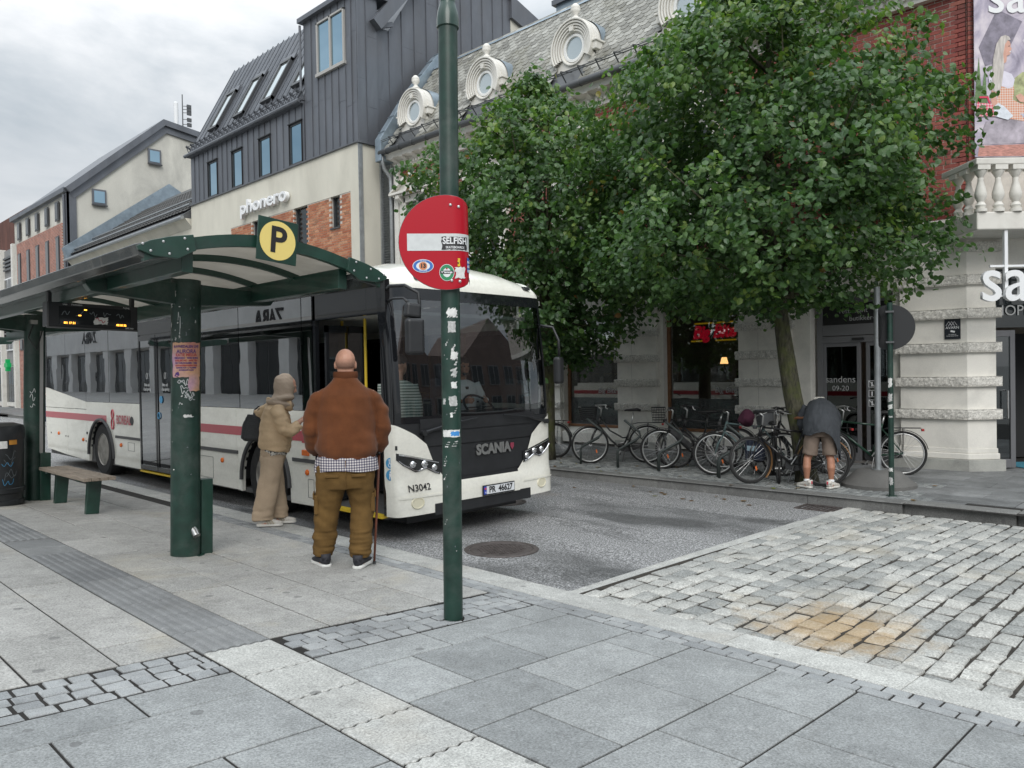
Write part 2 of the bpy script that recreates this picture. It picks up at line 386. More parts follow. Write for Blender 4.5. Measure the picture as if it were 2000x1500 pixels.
# kerb strip, double sett row and cross bands of setts
for i in range(-3, 30): slab('kerb_stone', 4.10, 4.405, i*1.0+0.3, i*1.0+1.3, M_light, 0.004, h=0.14)
nset = 0
for r_ in range(2):
    y = -0.3 + r_*0.07
    while y < 9.5:
        L = rnd.uniform(0.125, 0.16); slab('sett', 3.912+r_*0.094, 4.003+r_*0.094, y, y+L, M_sett, 0.011, b=0.005, wob=0.003, v=rnd.randint(0, 3)); y += L; nset += 1
for x0_, x1_ in ((-0.2, 1.75), (2.165, 3.90)):
    for r_ in range(4):
        x = x0_ + (r_ % 2)*0.05
        while x < x1_ - 0.03:
            L = min(rnd.uniform(0.105, 0.135), x1_-x); yb = (3.635 if x0_ > 1 else 3.71 - 0.02*(x-1.0)*0)+r_*0.105
            slab('sett', x, x+L, yb, yb+0.105, M_sett, 0.013 if x0_ > 1 else 0.016, b=0.005, jit=0.004, wob=0.004, v=rnd.randint(0, 3)); x += L; nset += 1
# slabs behind the bands, columns running along the street
xc_ = [-0.65, -0.25, 0.15, 0.56, 0.97, 1.37, 1.755]; xr_ = [2.155, 2.56, 3.0, 3.43, 3.905]
off = {1.37: 4.50, 0.97: 4.97, 0.56: 4.6, 0.15: 4.4, -0.25: 4.9, -0.65: 4.5, 2.155: 4.43, 2.56: 5.13, 3.0: 4.69, 3.43: 5.2}
for xs in (xc_, xr_):
    for a, b_ in zip(xs, xs[1:]):
        y = 4.085 if b_ > 2 else 4.145; nx = off[a]
        while y < 15.5:
            if nx - y > 0.15: slab('paving_slab', a, b_, y, nx, M_slab_warm)
            y = nx; nx = y + rnd.uniform(0.85, 1.05)
far_p = MB(); far_p.quad((-14, 15.6, nz(-14)), (3.9, 15.6, nz(3.9)), (3.9, 70, nz(3.9)), (-14, 70, nz(-14))); far_p.quad((-14, -7, nz(-14)), (-0.66, -7, nz(-.66)), (-0.66, 15.6, nz(-.66)), (-14, 15.6, nz(-14)))
far_p.quad((-0.66, -7, nz(-.66)), (4.09, -7, nz(4.09)), (4.09, -0.5, nz(4.09)), (-0.66, -0.5, nz(-.66)))
struct('pavement', far_p, M_slab_warm)
# road
def rz_(x): return 0.10*max(0.0, (10.1-x)/5.7)
rd = MB(); rd.quad((4.39, 3.87, rz_(4.4)), (10.1, 3.87, 0), (10.1, 110, 0), (4.39, 110, rz_(4.4)))
rd.quad((10.1, 3.87, 0), (10.3, 3.87, 0.002), (10.3, 110, 0.002), (10.1, 110, 0))
struct('road', rd, M_asph)
def cz(x): return max(0.012, 0.175 - 0.163*(x-4.42)/5.78) + 0.02*math.sin(max(0, min(1, (x-4.4)/5.8))*math.pi)
cb = MB(); cb.grid(lambda u, v: (4.40+5.85*u, -6+9.72*v, cz(4.40+5.85*u)-0.0135), 10, 2)
cobbles = struct('cobbled_crossing', cb, M('cobble joint earth', (0.032, 0.027, 0.021), 0.95, var=0.4, vs=14, bump=0.5))
x = 4.42
while x < 9.9:
    L = rnd.uniform(0.6, 1.0); slab('edging_stone', x, x+L, 3.70, 3.875, M_light, 0.006, cobbles, zf=lambda q: cz(q)*0.75+0.006, tilt=0.016, h=0.06); x += L
cand = []; y = 3.685; ri = 0
while y > -1.6:
    h = rnd.uniform(0.135, 0.16); x = 4.425 + rnd.uniform(-0.12, 0.0)
    while x < 10.17:
        L = rnd.uniform(0.17, 0.27); x0_ = max(x, 4.425); x1_ = min(x+L, 10.19)
        if x1_-x0_ > 0.05:
            xm = (x0_+x1_)/2; bow = 0.05*math.sin(xm*0.9+ri*0.15)*0.5
            cand.append((x0_, x1_, y-h+bow, y+bow))
        x += L
    y -= h; ri += 1
def seen(c):      # roughly how large the stone shows from the photograph's place
    X, Y = (c[0]+c[1])/2, (c[2]+c[3])/2
    return 1e9 if Y < 0.12*X-0.1 else X*X+Y*Y
cand.sort(key=seen)
def stone_geo(w, d, r):
    bx = 0.014; j = lambda s: (r.random()-.5)*2*s*1.5
    o = [(-w/2+j(.006), -d/2+j(.006)), (w/2+j(.006), -d/2+j(.006)), (w/2+j(.006), d/2+j(.006)), (-w/2+j(.006), d/2+j(.006))]
    ring = lambda k, z: [(a*k[0], c*k[1], z+j(.003)) for a, c in o]
    k1 = ((w-2*bx)/w, (d-2*bx)/d); k2 = ((w-.7*bx)/w, (d-.7*bx)/d)
    return ring(k1, 0.0) + ring(k2, -0.004) + ring((1,1), -0.013) + ring((1,1), -0.05)
SF = [(0,1,2,3)] + [(L+i, L+4+i, L+4+(i+1) % 4, L+(i+1) % 4) for L in (0,4,8) for i in range(4)]
_cm = []
for i in range(14):
    mb = MB(); mb.add(stone_geo(0.2, 0.13, random.Random(i)), SF); me = mb.mesh('cobble', True); me.materials.append(M_cob); sharp(me, 60); _cm.append(me)
for c in cand[:300]:
    w, d = c[1]-c[0]-0.030, c[3]-c[2]-0.017
    xm = (c[0]+c[1])/2
    piece('cobble', rnd.choice(_cm), cobbles, (xm, (c[2]+c[3])/2, cz(xm)+rnd.uniform(-.007,.007)), (rnd.uniform(-.045,.045), rnd.uniform(-.025,.04), rnd.uniform(-.045,.045)), (w/0.2, d/0.13, 1))
mass = MB()
for c in cand[300:]:
    w, d = c[1]-c[0]-0.030, c[3]-c[2]-0.017; xm, ym = (c[0]+c[1])/2, (c[2]+c[3])/2
    z = cz(xm)+rnd.uniform(-.005,.005); tx, ty = rnd.uniform(-.03,.03), rnd.uniform(-.02,.03)
    mass.add([(xm+a, ym+b_, z+q+ty*b_-tx*a) for a, b_, q in stone_geo(w, d, rnd)], SF, rnd.random())
obj('cobble', mass, M_cob_a, cobbles, True, attr=True, kind='stuff', autos=60)
# far pavement
fp = MB(); fp.quad((10.2, -8, 0.128), (17, -8, 0.128), (17, 110, 0.128), (10.2, 110, 0.128))
farpave = struct('far_pavement', fp, M_joint)
y = -4.0
while y < 46:
    if y < 3.6:    # the kerb swings out slightly at the corner
        a = lambda q: 10.22 + max(0, 3.6-q)*0.06
    else: a = lambda q: 10.22
    x0_ = a(y+0.6); slab('kerb_stone', x0_, x0_+0.27, y, y+1.2, M_fkerb, 0.006, farpave, zf=lambda q: 0.14, tilt=0, h=0.2, b=0.012); y += 1.2
sm = MB()
for ix in range(17):
    for iy in range(118):
        if 3.2+iy*.1 < 3.4 and ix > 3: continue
        x0_ = 10.51+ix*0.1+(0.02 if iy % 2 else 0); y0_ = 3.0+iy*0.1
        sm.add([(x0_+.05+a, y0_+.05+b_, 0.137+rnd.uniform(-.004,.004)+q) for a, b_, q in stone_geo(.088, .088, rnd)], SF, rnd.random())
obj('sett', sm, M_sett_a, farpave, attr=True, kind='stuff')
for iy in range(-3, 14):
    for ix in range(6):
        y0_ = 0.0+iy*0.9+(0.45 if ix % 2 else 0); x0_ = 12.25+ix*0.5
        slab('paving_slab', x0_, x0_+0.5, y0_, y0_+0.9, M_fslab, 0.008, farpave, zf=lambda q: 0.14, tilt=0)
for iy in range(-4, 3):
    for ix in range(3):
        y0_ = 0.3+iy*0.9+(0.45 if ix % 2 else 0)
        slab('paving_slab', 10.72+ix*0.5, 11.22+ix*0.5, y0_, y0_+0.9, M_fslab, 0.008, farpave, zf=lambda q: 0.141, tilt=0)
fb = MB(); fb.quad((10.5, 14.8, 0.138), (14, 14.8, 0.138), (14, 75, 0.138), (10.5, 75, 0.138)); struct('far_pavement', fb, M_fslab)
fb2 = MB(); fb2.quad((10.49, 2.6, 0.1325), (14, 2.6, 0.1325), (14, 4.7, 0.1325), (10.49, 4.7, 0.1325)); struct('far_pavement', fb2, M_fslab)
gd = MB(); gd.quad((-900, -900, -0.5), (900, -900, -0.5), (900, 900, -0.5), (-900, 900, -0.5)); struct('ground', gd, M_earth)
# manhole covers
def manhole(x, y, r, label):
    t = thing('manhole_cover', label, 'manhole cover', (x, y, rz_(x)), 0, 'manhole covers in the road', rot=(0, math.atan(0.0175), 0.3))
    ri = MB(); ri.lathe([(r, -.02), (r, .006), (r*.985, .010), (r*.86, .010), (r*.85, .004), (r*.85, -.02)], n=40); obj('rim', ri, M_iron, t, autos=40)
    d = MB(); d.lathe([(r*.84, -.02), (r*.84, .008), (r*.70, .008), (r*.68, .004), (0.001, .004)], n=40)
    obj('lid', d, M_iron, t, autos=40)
    k = MB()
    for i in range(-9, 10):
        for j in range(-9, 10):
            px, py = i*r*.068, j*r*.068
            if math.hypot(px, py) < r*.62 and (i+j) % 2 == 0: k.box(px-.011, px+.011, py-.011, py+.011, .003, .0085)
    obj('stud', k, M_iron, t, kind='stuff')
manhole(5.40, 5.45, 0.375, 'round iron manhole cover in the asphalt nearest the kerb beside the green pole')
manhole(7.53, 7.62, 0.375, 'round iron manhole cover partly under the front bumper of the bus')
t = thing('drain_grate', 'small iron drain grate in the asphalt against the far kerb', 'drain', (9.96, 4.15, 0.006))
f_ = MB(); f_.box(-.2,.2,-.24,-.2,0,.012).box(-.2,.2,.2,.24,0,.012).box(-.2,-.16,-.2,.2,0,.012).box(.16,.2,-.2,.2,0,.012); obj('frame', f_, M_iron, t)
for i in range(6): obj('bar', MB().box(-.16,.16,-.17+i*.06,-.145+i*.06,.001,.01), M_iron, t)
# ---------------------------------------------------------------- building materials
M_stucco = M('painted stucco', (0.78, 0.755, 0.695), 0.8, var=0.06, vs=1.2, grain=0.05, gs=90, bump=0.15, bs=160, dirt_or_shade=(0.42, 0.41, 0.38), dfac=0.35, ds=1.6)
M_rough = M('rough hewn band', (0.70, 0.68, 0.63), 0.95, var=0.12, vs=9, grain=0.28, gs=42, bump=1.0, bs=55, dirt_or_shade=(0.30, 0.29, 0.26), dfac=0.6, ds=30)  # grain and dark mottling at pit scale stand in for shade in the pits
M_plinth = M('grey plinth', (0.40, 0.40, 0.37), 0.85, var=0.12, vs=2, grain=0.1, gs=80, dirt_or_shade=(0.2, 0.2, 0.19), dfac=0.5, ds=3)
M_white = M('white painted trim', (0.72, 0.70, 0.65), 0.6, var=0.05, vs=2.5, dirt_or_shade=(0.45, 0.43, 0.38), dfac=0.3, ds=3)
def brickmat(name, c0, c1, c2, attr):
    g = G(name); r_ = g.attr() if attr else g.rand()
    c = g.ramp(r_, [(0.0, c0), (0.5, c1), (0.85, c2), (1.0, tuple(x*0.55 for x in c1))])
    c = g.mix(1.0, c, g.ramp(g.noise(22, 4, 0.7), [(0.3, 0.72), (0.7, 1.25)]), 'MULTIPLY')
    c = g.mix(g.ramp(g.noise(1.1, 5, 0.6), [(0.52, 0.0), (0.7, 0.35)]), c, (0.12, 0.08, 0.07))
    g.set(Base_Color=c, Roughness=0.8); g.bump(g.noise(60, 3, 0.6), 0.4, 0.006); return g.m
B1 = brickmat('dark red brick', (0.20, 0.045, 0.04), (0.30, 0.075, 0.06), (0.36, 0.12, 0.09), False)
B1a = brickmat('dark red brick mass', (0.20, 0.045, 0.04), (0.30, 0.075, 0.06), (0.36, 0.12, 0.09), True)
B2 = brickmat('orange brick', (0.36, 0.12, 0.06), (0.46, 0.19, 0.10), (0.55, 0.29, 0.17), False)
B2a = brickmat('orange brick mass', (0.36, 0.12, 0.06), (0.46, 0.19, 0.10), (0.55, 0.29, 0.17), True)
M_mort = M('brick mortar', (0.56, 0.52, 0.47), 0.95, var=0.15, vs=8)
M_zinc = M('dark zinc', (0.155, 0.165, 0.185), 0.42, 0.45, var=0.16, vs=1.6, stretch=(1, 1, .35), dirt_or_shade=(0.15, 0.15, 0.155), dfac=0.35, ds=1.8)
M_zinc2 = M('blue grey lead flashing', (0.27, 0.33, 0.38), 0.4, 0.5, var=0.2, vs=3)
M_gut = M('grey gutter', (0.11, 0.115, 0.12), 0.45, 0.3)
M_pipe = M('galvanised pipe', (0.36, 0.38, 0.39), 0.45, 0.6, var=0.15, vs=6)
M_frame = M('grey window frame', (0.22, 0.22, 0.22), 0.5)
M_dframe = M('dark window frame', (0.06, 0.063, 0.067), 0.4)
M_alu = M('anodised door frame', (0.20, 0.20, 0.21), 0.4, 0.4)
M_wood = M('brown window wood', (0.22, 0.105, 0.05), 0.5, var=0.2, vs=8)
M_dark = M('dark interior', (0.02, 0.02, 0.021), 0.8)
M_room = M('shop interior wall', (0.30, 0.27, 0.23), 0.8, var=0.3, vs=1.5)
M_black = M('black paint', (0.016, 0.016, 0.017), 0.45)
M_wht = M('white lettering', (0.82, 0.83, 0.84), 0.5)
M_grylet = M('frosted lettering', (0.42, 0.43, 0.43), 0.7)
G_shop = glass('shop window glass', (0.66, 0.70, 0.69), 0.13, 0.0, 0.02)
G_sky = M('dark window glass', (0.015, 0.02, 0.022), 0.04, spec=0.9)
G_mir = M('reflective window glass', (0.33, 0.48, 0.58), 0.02, 1.0)
G_dorm = M('pale dormer glass', (0.50, 0.56, 0.58), 0.05, 0.6)
G_film = glass('frosted film', (0.30, 0.36, 0.35), 0.05, 0.5)

def split_bricks(parent, cells, o, u, n, mo, ma, near_to=None, maxn=300, bw=.215, bh=.062, dep=.05, name='brick'):
    """cells: (a, z, w) brick centres on the wall plane o + a*u; the nearest become parts, the rest one mass."""
    o, u, n = Vector(o), Vector(u), Vector(n)
    if near_to is not None: cells = sorted(cells, key=lambda c: (c[0]-near_to[0])**2+(c[1]-near_to[1])**2)
    me = MB().obox((0,0,0), u*bw/2, (0,0,bh/2), n*dep/2).mesh(name); me.materials.append(mo)
    for a, z, w in cells[:maxn]:
        p = o + u*a + V(0,0,z) + n*rnd.uniform(-.003,.003)
        piece(name, me, parent, p, scale=(1 if abs(u.x) < .5 or abs(u.y) > .5 and abs(u.x) < .5 else 1, w/bw if abs(u.y) > .9 else 1, 1))
    mb = MB()
    for a, z, w in cells[maxn:]: mb.obox(o + u*a + V(0,0,z) + n*rnd.uniform(-.003,.003), u*w/2, (0,0,bh/2), n*dep/2, rnd.random())
    if mb.v: obj(name, mb, ma, parent, attr=True, kind='stuff')
def brick_cells(a0, a1, z0, z1, holes=(), cw=.226, ch=.0745):
    out = []; z = z0+ch/2; r_ = 0
    while z < z1:
        a = a0 - (cw/2 if r_ % 2 else 0)
        while a < a1:
            x0, x1 = max(a, a0), min(a+cw-.011, a1)
            if x1-x0 > .04 and not any(h[0]-.02 < (x0+x1)/2 < h[1]+.02 and h[2] < z < h[3] for h in holes): out.append(((x0+x1)/2, z, x1-x0))
            a += cw
        z += ch; r_ += 1
    return out
def roughbox(x0, x1, y0, y1, z0, z1, amp=.02, st=.022):
    """box with a hewn, lumpy front (-X), ends and edges"""
    mb = MB(); ny, nzz = max(2, int((y1-y0)/st)), max(2, int((z1-z0)/st)); nx = max(1, int((x1-x0)/st))
    def P(x, y, z):
        q = V(x, y, z); e = mnoise.noise(q*38)*amp + mnoise.noise(q*75)*amp*.7
        cz_, cy_ = (z0+z1)/2, (y0+y1)/2
        rz = max(0, abs(z-cz_)/((z1-z0)/2)-.72)*.05; 
        return V(x - e + rz, y + (e if y > cy_ else -e)*(1 if x > x0+.01 else .5), z + (e*.4 if z > cz_ else -e*.4))
    mb.grid(lambda u, v: P(x0, y1+(y0-y1)*u, z0+(z1-z0)*v), ny, nzz)
    for yy, fl in ((y0, 0), (y1, 1)): mb.grid(lambda u, v: P(x0+(x1-x0)*(u if not fl else 1-u), yy, z0+(z1-z0)*v), nx, nzz)
    for zz, fl in ((z0, 0), (z1, 1)): mb.grid(lambda u, v: P(x0+(x1-x0)*(v if fl else 1-v), y1+(y0-y1)*u, zz), ny, nx)
    return mb
# ---------------------------------------------------------------- the shop building opposite
FX = 14.0
shop = thing('shop_building', 'white and red brick shop building with slate roof and round dormers behind the trees', 'building', (15.5, 9.0, 0.14), static=True)
core = MB(); core.prism([(14.098,3.55),(14.098,18.3),(23,18.3),(23,-3),(17.5,-3),(17.2,.45)], (0,0,4.2), (1,0,0), (0,1,0), (0,0,4.1)); obj('wall', core, M_mort, shop)
obj('floor_slab', MB().prism([(13.97,3.42),(13.97,18.3),(22,18.3),(22,-3),(17.5,-3),(17.2,.2)], (0,0,4.0), (1,0,0), (0,1,0), (0,0,.2)), M_stucco, shop)
obj('room_floor', MB().box(14.0, 21, 3.6, 18.3, .1, .16), M('shop floor', (0.16, 0.15, 0.14), 0.4, var=.2), shop)
obj('room_wall', MB().box(19.0, 19.1, 1.5, 18.3, .16, 4), M_room, shop)
obj('lintel', MB().box(13.98, 14.3, 4.42, 18.3, 3.15, 4.0), M_stucco, shop)
obj('string_course', MB().prism([(0,0),(-.16,.05),(-.20,.14),(-.05,.22),(0,.22)], (13.98,3.6,4.0), (1,0,0), (0,0,1), (0,14.7,0)), M_white, shop)
def pillar(y0, y1, jamb0=0.0, jamb1=0.0):
    b = MB().box(13.95, 14.35, y0, y1, .45, 4.0)
    if jamb0: b.box(14.03, 14.33, y0-jamb0, y0, .2, 4.0)
    if jamb1: b.box(14.03, 14.33, y1, y1+jamb1, .2, 4.0)
    obj('pillar', b, M_stucco, shop, bevel=.008)
    b = MB().box(13.915, 14.36, y0-.03, y1+.03, .30, .40).box(13.93, 14.36, y0-.015, y1+.015, .40, .45); obj('pillar_moulding', b, M_stucco, shop, bevel=.012)
    obj('plinth', MB().box(13.88, 14.37, y0-.05, y1+.05, .1, .30), M_plinth, shop, bevel=.006)
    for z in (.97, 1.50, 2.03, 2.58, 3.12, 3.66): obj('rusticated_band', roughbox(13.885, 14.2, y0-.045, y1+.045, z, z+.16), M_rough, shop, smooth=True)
    j = MB()
    for z in (.5, 1.14, 1.67, 2.2, 2.75): j.box(13.9485, 13.96, (y0+y1)/2+.12, (y0+y1)/2+.126, z, z+.34)
    obj('joint_line', j, M('joint line', (.4,.39,.36), .9) if 'joint line' not in bpy.data.materials else bpy.data.materials['joint line'], shop, kind='stuff')
pillar(9.27, 10.30, .13, .03); pillar(6.28, 7.36, .33, .03); pillar(11.99, 13.0, .05, .05); pillar(15.0, 16.0, .05, .05); pillar(17.6, 18.3)
# corner pillar P3 with its chamfered face
C0 = V(13.95, 3.37, 0); CD = V(.7071, -.7071, 0); CN = V(-.7071, -.7071, 0)
def cp(s, o, z): return C0 + CD*s + CN*o + V(0,0,z)
def cprism(o, y1, s1, z0, z1):   # polygon of the corner pillar grown by o
    a = o*math.tan(R(22.5)); c = cp(a*0, 0, 0)
    k = V(13.95-o, 3.37-a if False else 3.37+o*(1-1.0)-o*.4142, 0)
    p0 = V(13.95-o, y1+o, 0); p1 = k; p2 = cp(s1+o, o, 0); p3 = cp(s1+o, -.35, 0); p4 = V(14.35, y1+o, 0)
    return MB().prism([(p.x, p.y) for p in (p4, p0, p1, p2, p3)], (0,0,z0), (1,0,0), (0,1,0), (0,0,z1-z0))
obj('corner_pillar', cprism(0, 4.38, .47, .5, 4.0), M_stucco, shop, bevel=.006)
obj('pillar_moulding', cprism(.035, 4.38, .47, .32, .42), M_stucco, shop, bevel=.015); obj('pillar_moulding', cprism(.015, 4.38, .47, .42, .5), M_stucco, shop, bevel=.01)
obj('plinth', cprism(.09, 4.38, .47, .10, .32), M_plinth, shop, bevel=.006)
def cband(z0, z1):
    mb = MB(); o = .06; pts = [V(14.3, 4.44, 0), V(13.95-o, 4.44, 0), V(13.95-o, 3.37-o*.4142, 0), cp(.53, o, 0), cp(.53, -.3, 0)]
    for a, b in zip(pts, pts[1:]):
        n = (b-a).cross(V(0,0,1)).normalized(); L = (b-a).length; nu, nv = max(2, int(L/.022)), 8
        def P(u, v, a=a, b=b, n=n):
            q = a.lerp(b, u) + V(0,0,z0+(z1-z0)*v); e = mnoise.noise(q*38)*.020 + mnoise.noise(q*75)*.014
            cr = max(0, abs(v-.5)*2-.72)*.05
            nn = n*(1 if .02 < u < .98 else .0)
            return q - nn*(-e+cr) if n.dot(V(-1,-.5,0)) > 0 else q + nn*(e-cr)
        mb.grid(P, nu, nv)
    mb.prism([(p.x, p.y) for p in pts], (0,0,z1-.004), (1,0,0), (0,1,0), (0,0,.004)); mb.prism([(p.x, p.y) for p in pts], (0,0,z0), (1,0,0), (0,1,0), (0,0,.004))
    return mb
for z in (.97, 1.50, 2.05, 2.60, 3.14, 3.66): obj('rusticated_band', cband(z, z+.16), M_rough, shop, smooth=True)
obj('pillar_side', MB().box(14.05, 14.35, 4.38, 4.52, .2, 4.0), M_stucco, shop)
# shop windows
def shopwin(y0, y1, wood=True):
    z0, z1 = .55, 3.12; mf = M_wood if wood else M_dframe
    f = obj('window', MB().box(14.18,14.26,y0,y0+.07,z0,z1).box(14.18,14.26,y1-.07,y1,z0,z1).box(14.18,14.26,y0+.07,y1-.07,z0,z0+.06).box(14.18,14.26,y0+.07,y1-.07,z1-.06,z1), mf, shop, bevel=.004)
    obj('pane', MB().box(14.215, 14.223, y0+.07, y1-.07, z0+.06, z1-.06), G_shop, f)
    obj('sill', MB().prism([(0,0),(.35,0),(.35,.30),(.24,.34),(0,.22)], (13.95, y0, .2), (1,0,0), (0,0,1), (0,y1-y0,0)), M_stucco, shop)
    obj('film', MB().quad((14.205, y1-.08, z0+.07), (14.205, y0+.08, z0+.07), (14.205, y0+.08, 1.24), (14.205, y1-.08, 1.24)), G_film, f)
    k = MB()
    for i in range(5):
        for j in range(4):
            yc, zc = y1-.25-i*(y1-y0-.4)/4.6, .72+j*.135
            if (i+j) % 3 == 0: k.tube([(14.2, yc+.035*math.cos(q), zc+.035*math.sin(q)) for q in np.linspace(0, 6.28, 13)[:-1]], .004, 4, close=True)
            elif (i+j) % 3 == 1: k.box(14.199,14.202,yc-.05,yc+.05,zc-.02,zc-.012).box(14.199,14.202,yc-.05,yc+.05,zc+.012,zc+.02)
            else: k.tube([(14.2, yc+.035*math.cos(q), zc+.035*math.sin(q)) for q in np.linspace(3.4, 6.0, 8)], .004, 4); k.box(14.199,14.202,yc-.004,yc+.004,zc-.03,zc+.05)
    obj('film_print', k, M('film print', (.05,.07,.07), .6) if 'film print' not in bpy.data.materials else bpy.data.materials['film print'], f)
    return f
w1 = shopwin(10.33, 11.94); w2 = shopwin(7.39, 9.14); shopwin(13.05, 14.95); shopwin(16.05, 17.55)
text('window_lettering', 'Big Bite', (14.20, 7.78, 1.42), (0,-1,0), (0,0,1), .16, M_grylet, w2, shear=.25)
text('window_lettering', 'Big Bite', (14.20, 10.78, 1.40), (0,-1,0), (0,0,1), .17, M_grylet, w1, shear=.25)
M_neon = M('red sign letters', (0.62, 0.01, 0.03), 0.4, emit=(0.75, 0.01, 0.04), es=0.35); M_yel = M('yellow sign bar', (0.85, 0.5, 0.02), 0.5, emit=(0.9, 0.5, 0.02), es=0.25)
sg = thing('window_sign', 'red Big Bite lettering between two yellow bars hanging inside the shop window', 'sign', (14.32, 8.1, 2.6), static=True)
text('lettering', 'Big Bite', (14.32, 8.1, 2.62), (0,-1,.02), (0,0,1), .37, M_neon, sg, .012, .28, bold=.014, xs=.86)
obj('bar', MB().obox((14.32, 8.08, 2.81), (0,.46,0), (.01,0,0), (0,0,.016)), M_yel, sg); b_ = MB().obox((14.32, 8.5, 2.445), (0,.13,0), (.01,0,0), (0,0,.016)).obox((14.32, 7.83, 2.445), (0,.23,0), (.01,0,0), (0,0,.016)); obj('bar', b_, M_yel, sg)
# shop fittings behind the glass
lamp = thing('table_lamp', 'small lit lamp glowing warm on the wall inside the burger shop window', 'lamp', (17.2, 9.45, 1.9), static=True)
obj('lamp_shade', MB().lathe([(.10,0),(.06,.16)], (17.2, 9.45, 1.98)), M('lit lampshade', (.8,.5,.25), .7, emit=(1.0, .5, .18), es=3.0), lamp); obj('stem', MB().cyl((17.2,9.45,1.75),(17.2,9.45,1.98),.015), M_dark, lamp)
sh = thing('wall_shelf', 'dark shelf rack with small goods inside the burger shop', 'shelf', (17.5, 9.0, .16), static=True)
k = MB()
for z in (.4, .8, 1.2, 1.6): k.box(17.4, 17.7, 8.6, 9.2, z, z+.03)
k.box(17.4,17.7,8.57,8.6,.16,1.8).box(17.4,17.7,9.2,9.23,.16,1.8); obj('rack', k, M_dark, sh)
k = MB()
for z in (.43, .83, 1.23): 
    for i in range(5): k.box(17.42, 17.5, 8.63+i*.11, 8.7+i*.11, z, z+rnd.uniform(.08,.2))
obj('goods', k, M('shelf goods', (.45,.16,.12), .6, var=.5, vs=12), sh)
# grey glass entrance between the pillars
ent = obj('entrance', MB().box(14.2,14.3,5.80,5.90,.14,3.1).box(14.2,14.3,4.50,4.58,.14,3.1).box(14.2,14.3,4.58,5.80,2.42,2.62).box(14.2,14.3,4.58,5.80,3.0,3.1).box(14.195,14.3,4.58,5.80,2.29,2.41), M_alu, shop, bevel=.004)
for a, b_ in ((5.13, 5.80), (4.58, 5.03)):
    d = obj('door', MB().box(14.21,14.27,a,a+.06,.16,2.29).box(14.21,14.27,b_-.06,b_,.16,2.29).box(14.21,14.27,a+.06,b_-.06,.16,.30).box(14.21,14.27,a+.06,b_-.06,2.22,2.29), M_alu, shop, bevel=.003)
    obj('pane', MB().box(14.235,14.243,a+.06,b_-.06,.30,2.22), glass('door glass', (.30,.36,.36), .10) if 'door glass' not in bpy.data.materials else bpy.data.materials['door glass'], d)
    if a > 5:
        text('door_lettering', 'sandens', (14.207, 5.48, 1.62), (0,-1,0), (0,0,1), .17, M_grylet, d); text('door_lettering', '09-20', (14.207, 5.48, 1.46), (0,-1,0), (0,0,1), .13, M_grylet, d)
    else:
        k = MB()
        for z in (1.54, 1.37, 1.20):
            y_ = 4.93; k.box(14.206,14.209,y_-.06,y_+.06,z-.06,z-.052).box(14.206,14.209,y_-.06,y_+.06,z+.052,z+.06).box(14.206,14.209,y_-.06,y_-.052,z-.052,z+.052).box(14.206,14.209,y_+.052,y_+.06,z-.052,z+.052)
            k.box(14.206,14.209,y_-.012,y_+.012,z-.04,z+.035)
            if z != 1.37: k.obox((14.2065,y_,z),(0,.06,.06),(.0012,0,0),(0,-.004,.004))
        obj('pictogram', k, M_wht, d)
obj('sensor', MB().box(14.15,14.2,5.05,5.25,2.33,2.37), M_black, shop)
tr = obj('transom', MB().box(14.235,14.243,4.58,5.80,2.62,3.0), M_black, shop); text('transom_lettering', 'butikker-', (14.23, 5.1, 2.72), (0,-1,0), (0,0,1), .12, M_grylet, tr)
text('transom_lettering', 'restaurant', (14.23, 5.25, 2.86), (0,-1,0), (0,0,1), .12, M_grylet, tr)
# notice on the corner pillar
ns = thing('security_notice', 'black security camera notice plate on the white corner pillar', 'sign', (13.945, 3.575, 2.43), static=True)
obj('plate', MB().box(13.93,13.949,3.46,3.69,2.27,2.60), M('notice plate', (.012,.016,.022), .4), ns)
text('plate_lettering', 'AVARN', (13.927,3.575,2.455), (0,-1,0), (0,0,1), .06, M_wht, ns); text('plate_lettering', 'Området er\nkameraovervåket', (13.927,3.575,2.335), (0,-1,0), (0,0,1), .024, M_wht, ns)
k = MB()
for i in range(3): k.tube([(13.927,3.635-.04*i+.035,2.49),(13.927,3.635-.04*i-.01,2.555),(13.927,3.635-.04*i-.05,2.49)], .003, 4)
k.obox((13.927,3.57,2.395),(0,.03,.008),(.002,0,0),(0,-.004,.014)); obj('emblem', k, M_wht, ns)
# upper storey: brick, windows with pediments, cornice, gutter
WU = [17.35, 14.45, 11.45, 8.45]
cells = brick_cells(3.39, 18.25, 4.25, 7.9, [(y-.75, y+.75, 4.9, 7.6) for y in WU])
split_bricks(shop, cells, (14.114, 0, 0), (0,1,0), (-1,0,0), B1, B1a, near_to=(4.2, 7.0))
obj('frieze', MB().box(13.96, 14.12, 3.5, 18.3, 7.86, 8.06), M_white, shop)
CO = MB().prism([(0,0),(-.08,0),(-.10,.10),(-.36,.13),(-.38,.22),(-.44,.28),(0,.30)], (14.05,3.3,8.02), (1,0,0), (0,0,1), (0,15.1,0)); obj('cornice', CO, M_white, shop)
k = MB()
y = 3.5
while y < 18.2: k.box(13.90,13.96,y,y+.06,7.95,8.03); y += .12
obj('dentil', k, M_white, shop, kind='stuff')
y = 3.7; bm_ = MB().prism([(0,0),(-.27,.09),(-.27,.125),(0,.125)], (0,-.07,0), (1,0,0), (0,0,1), (0,.14,0)).mesh('bracket'); bm_.materials.append(M_white)
while y < 18.2: piece('bracket', bm_, shop, (13.96, y, 8.03)); y += .45
gt = MB(); gt.tube([(13.56,3.4,8.34),(13.56,18.45,8.34)], .085, 10); obj('gutter', gt, M_gut, shop, smooth=True)
k = MB(); y = 3.7
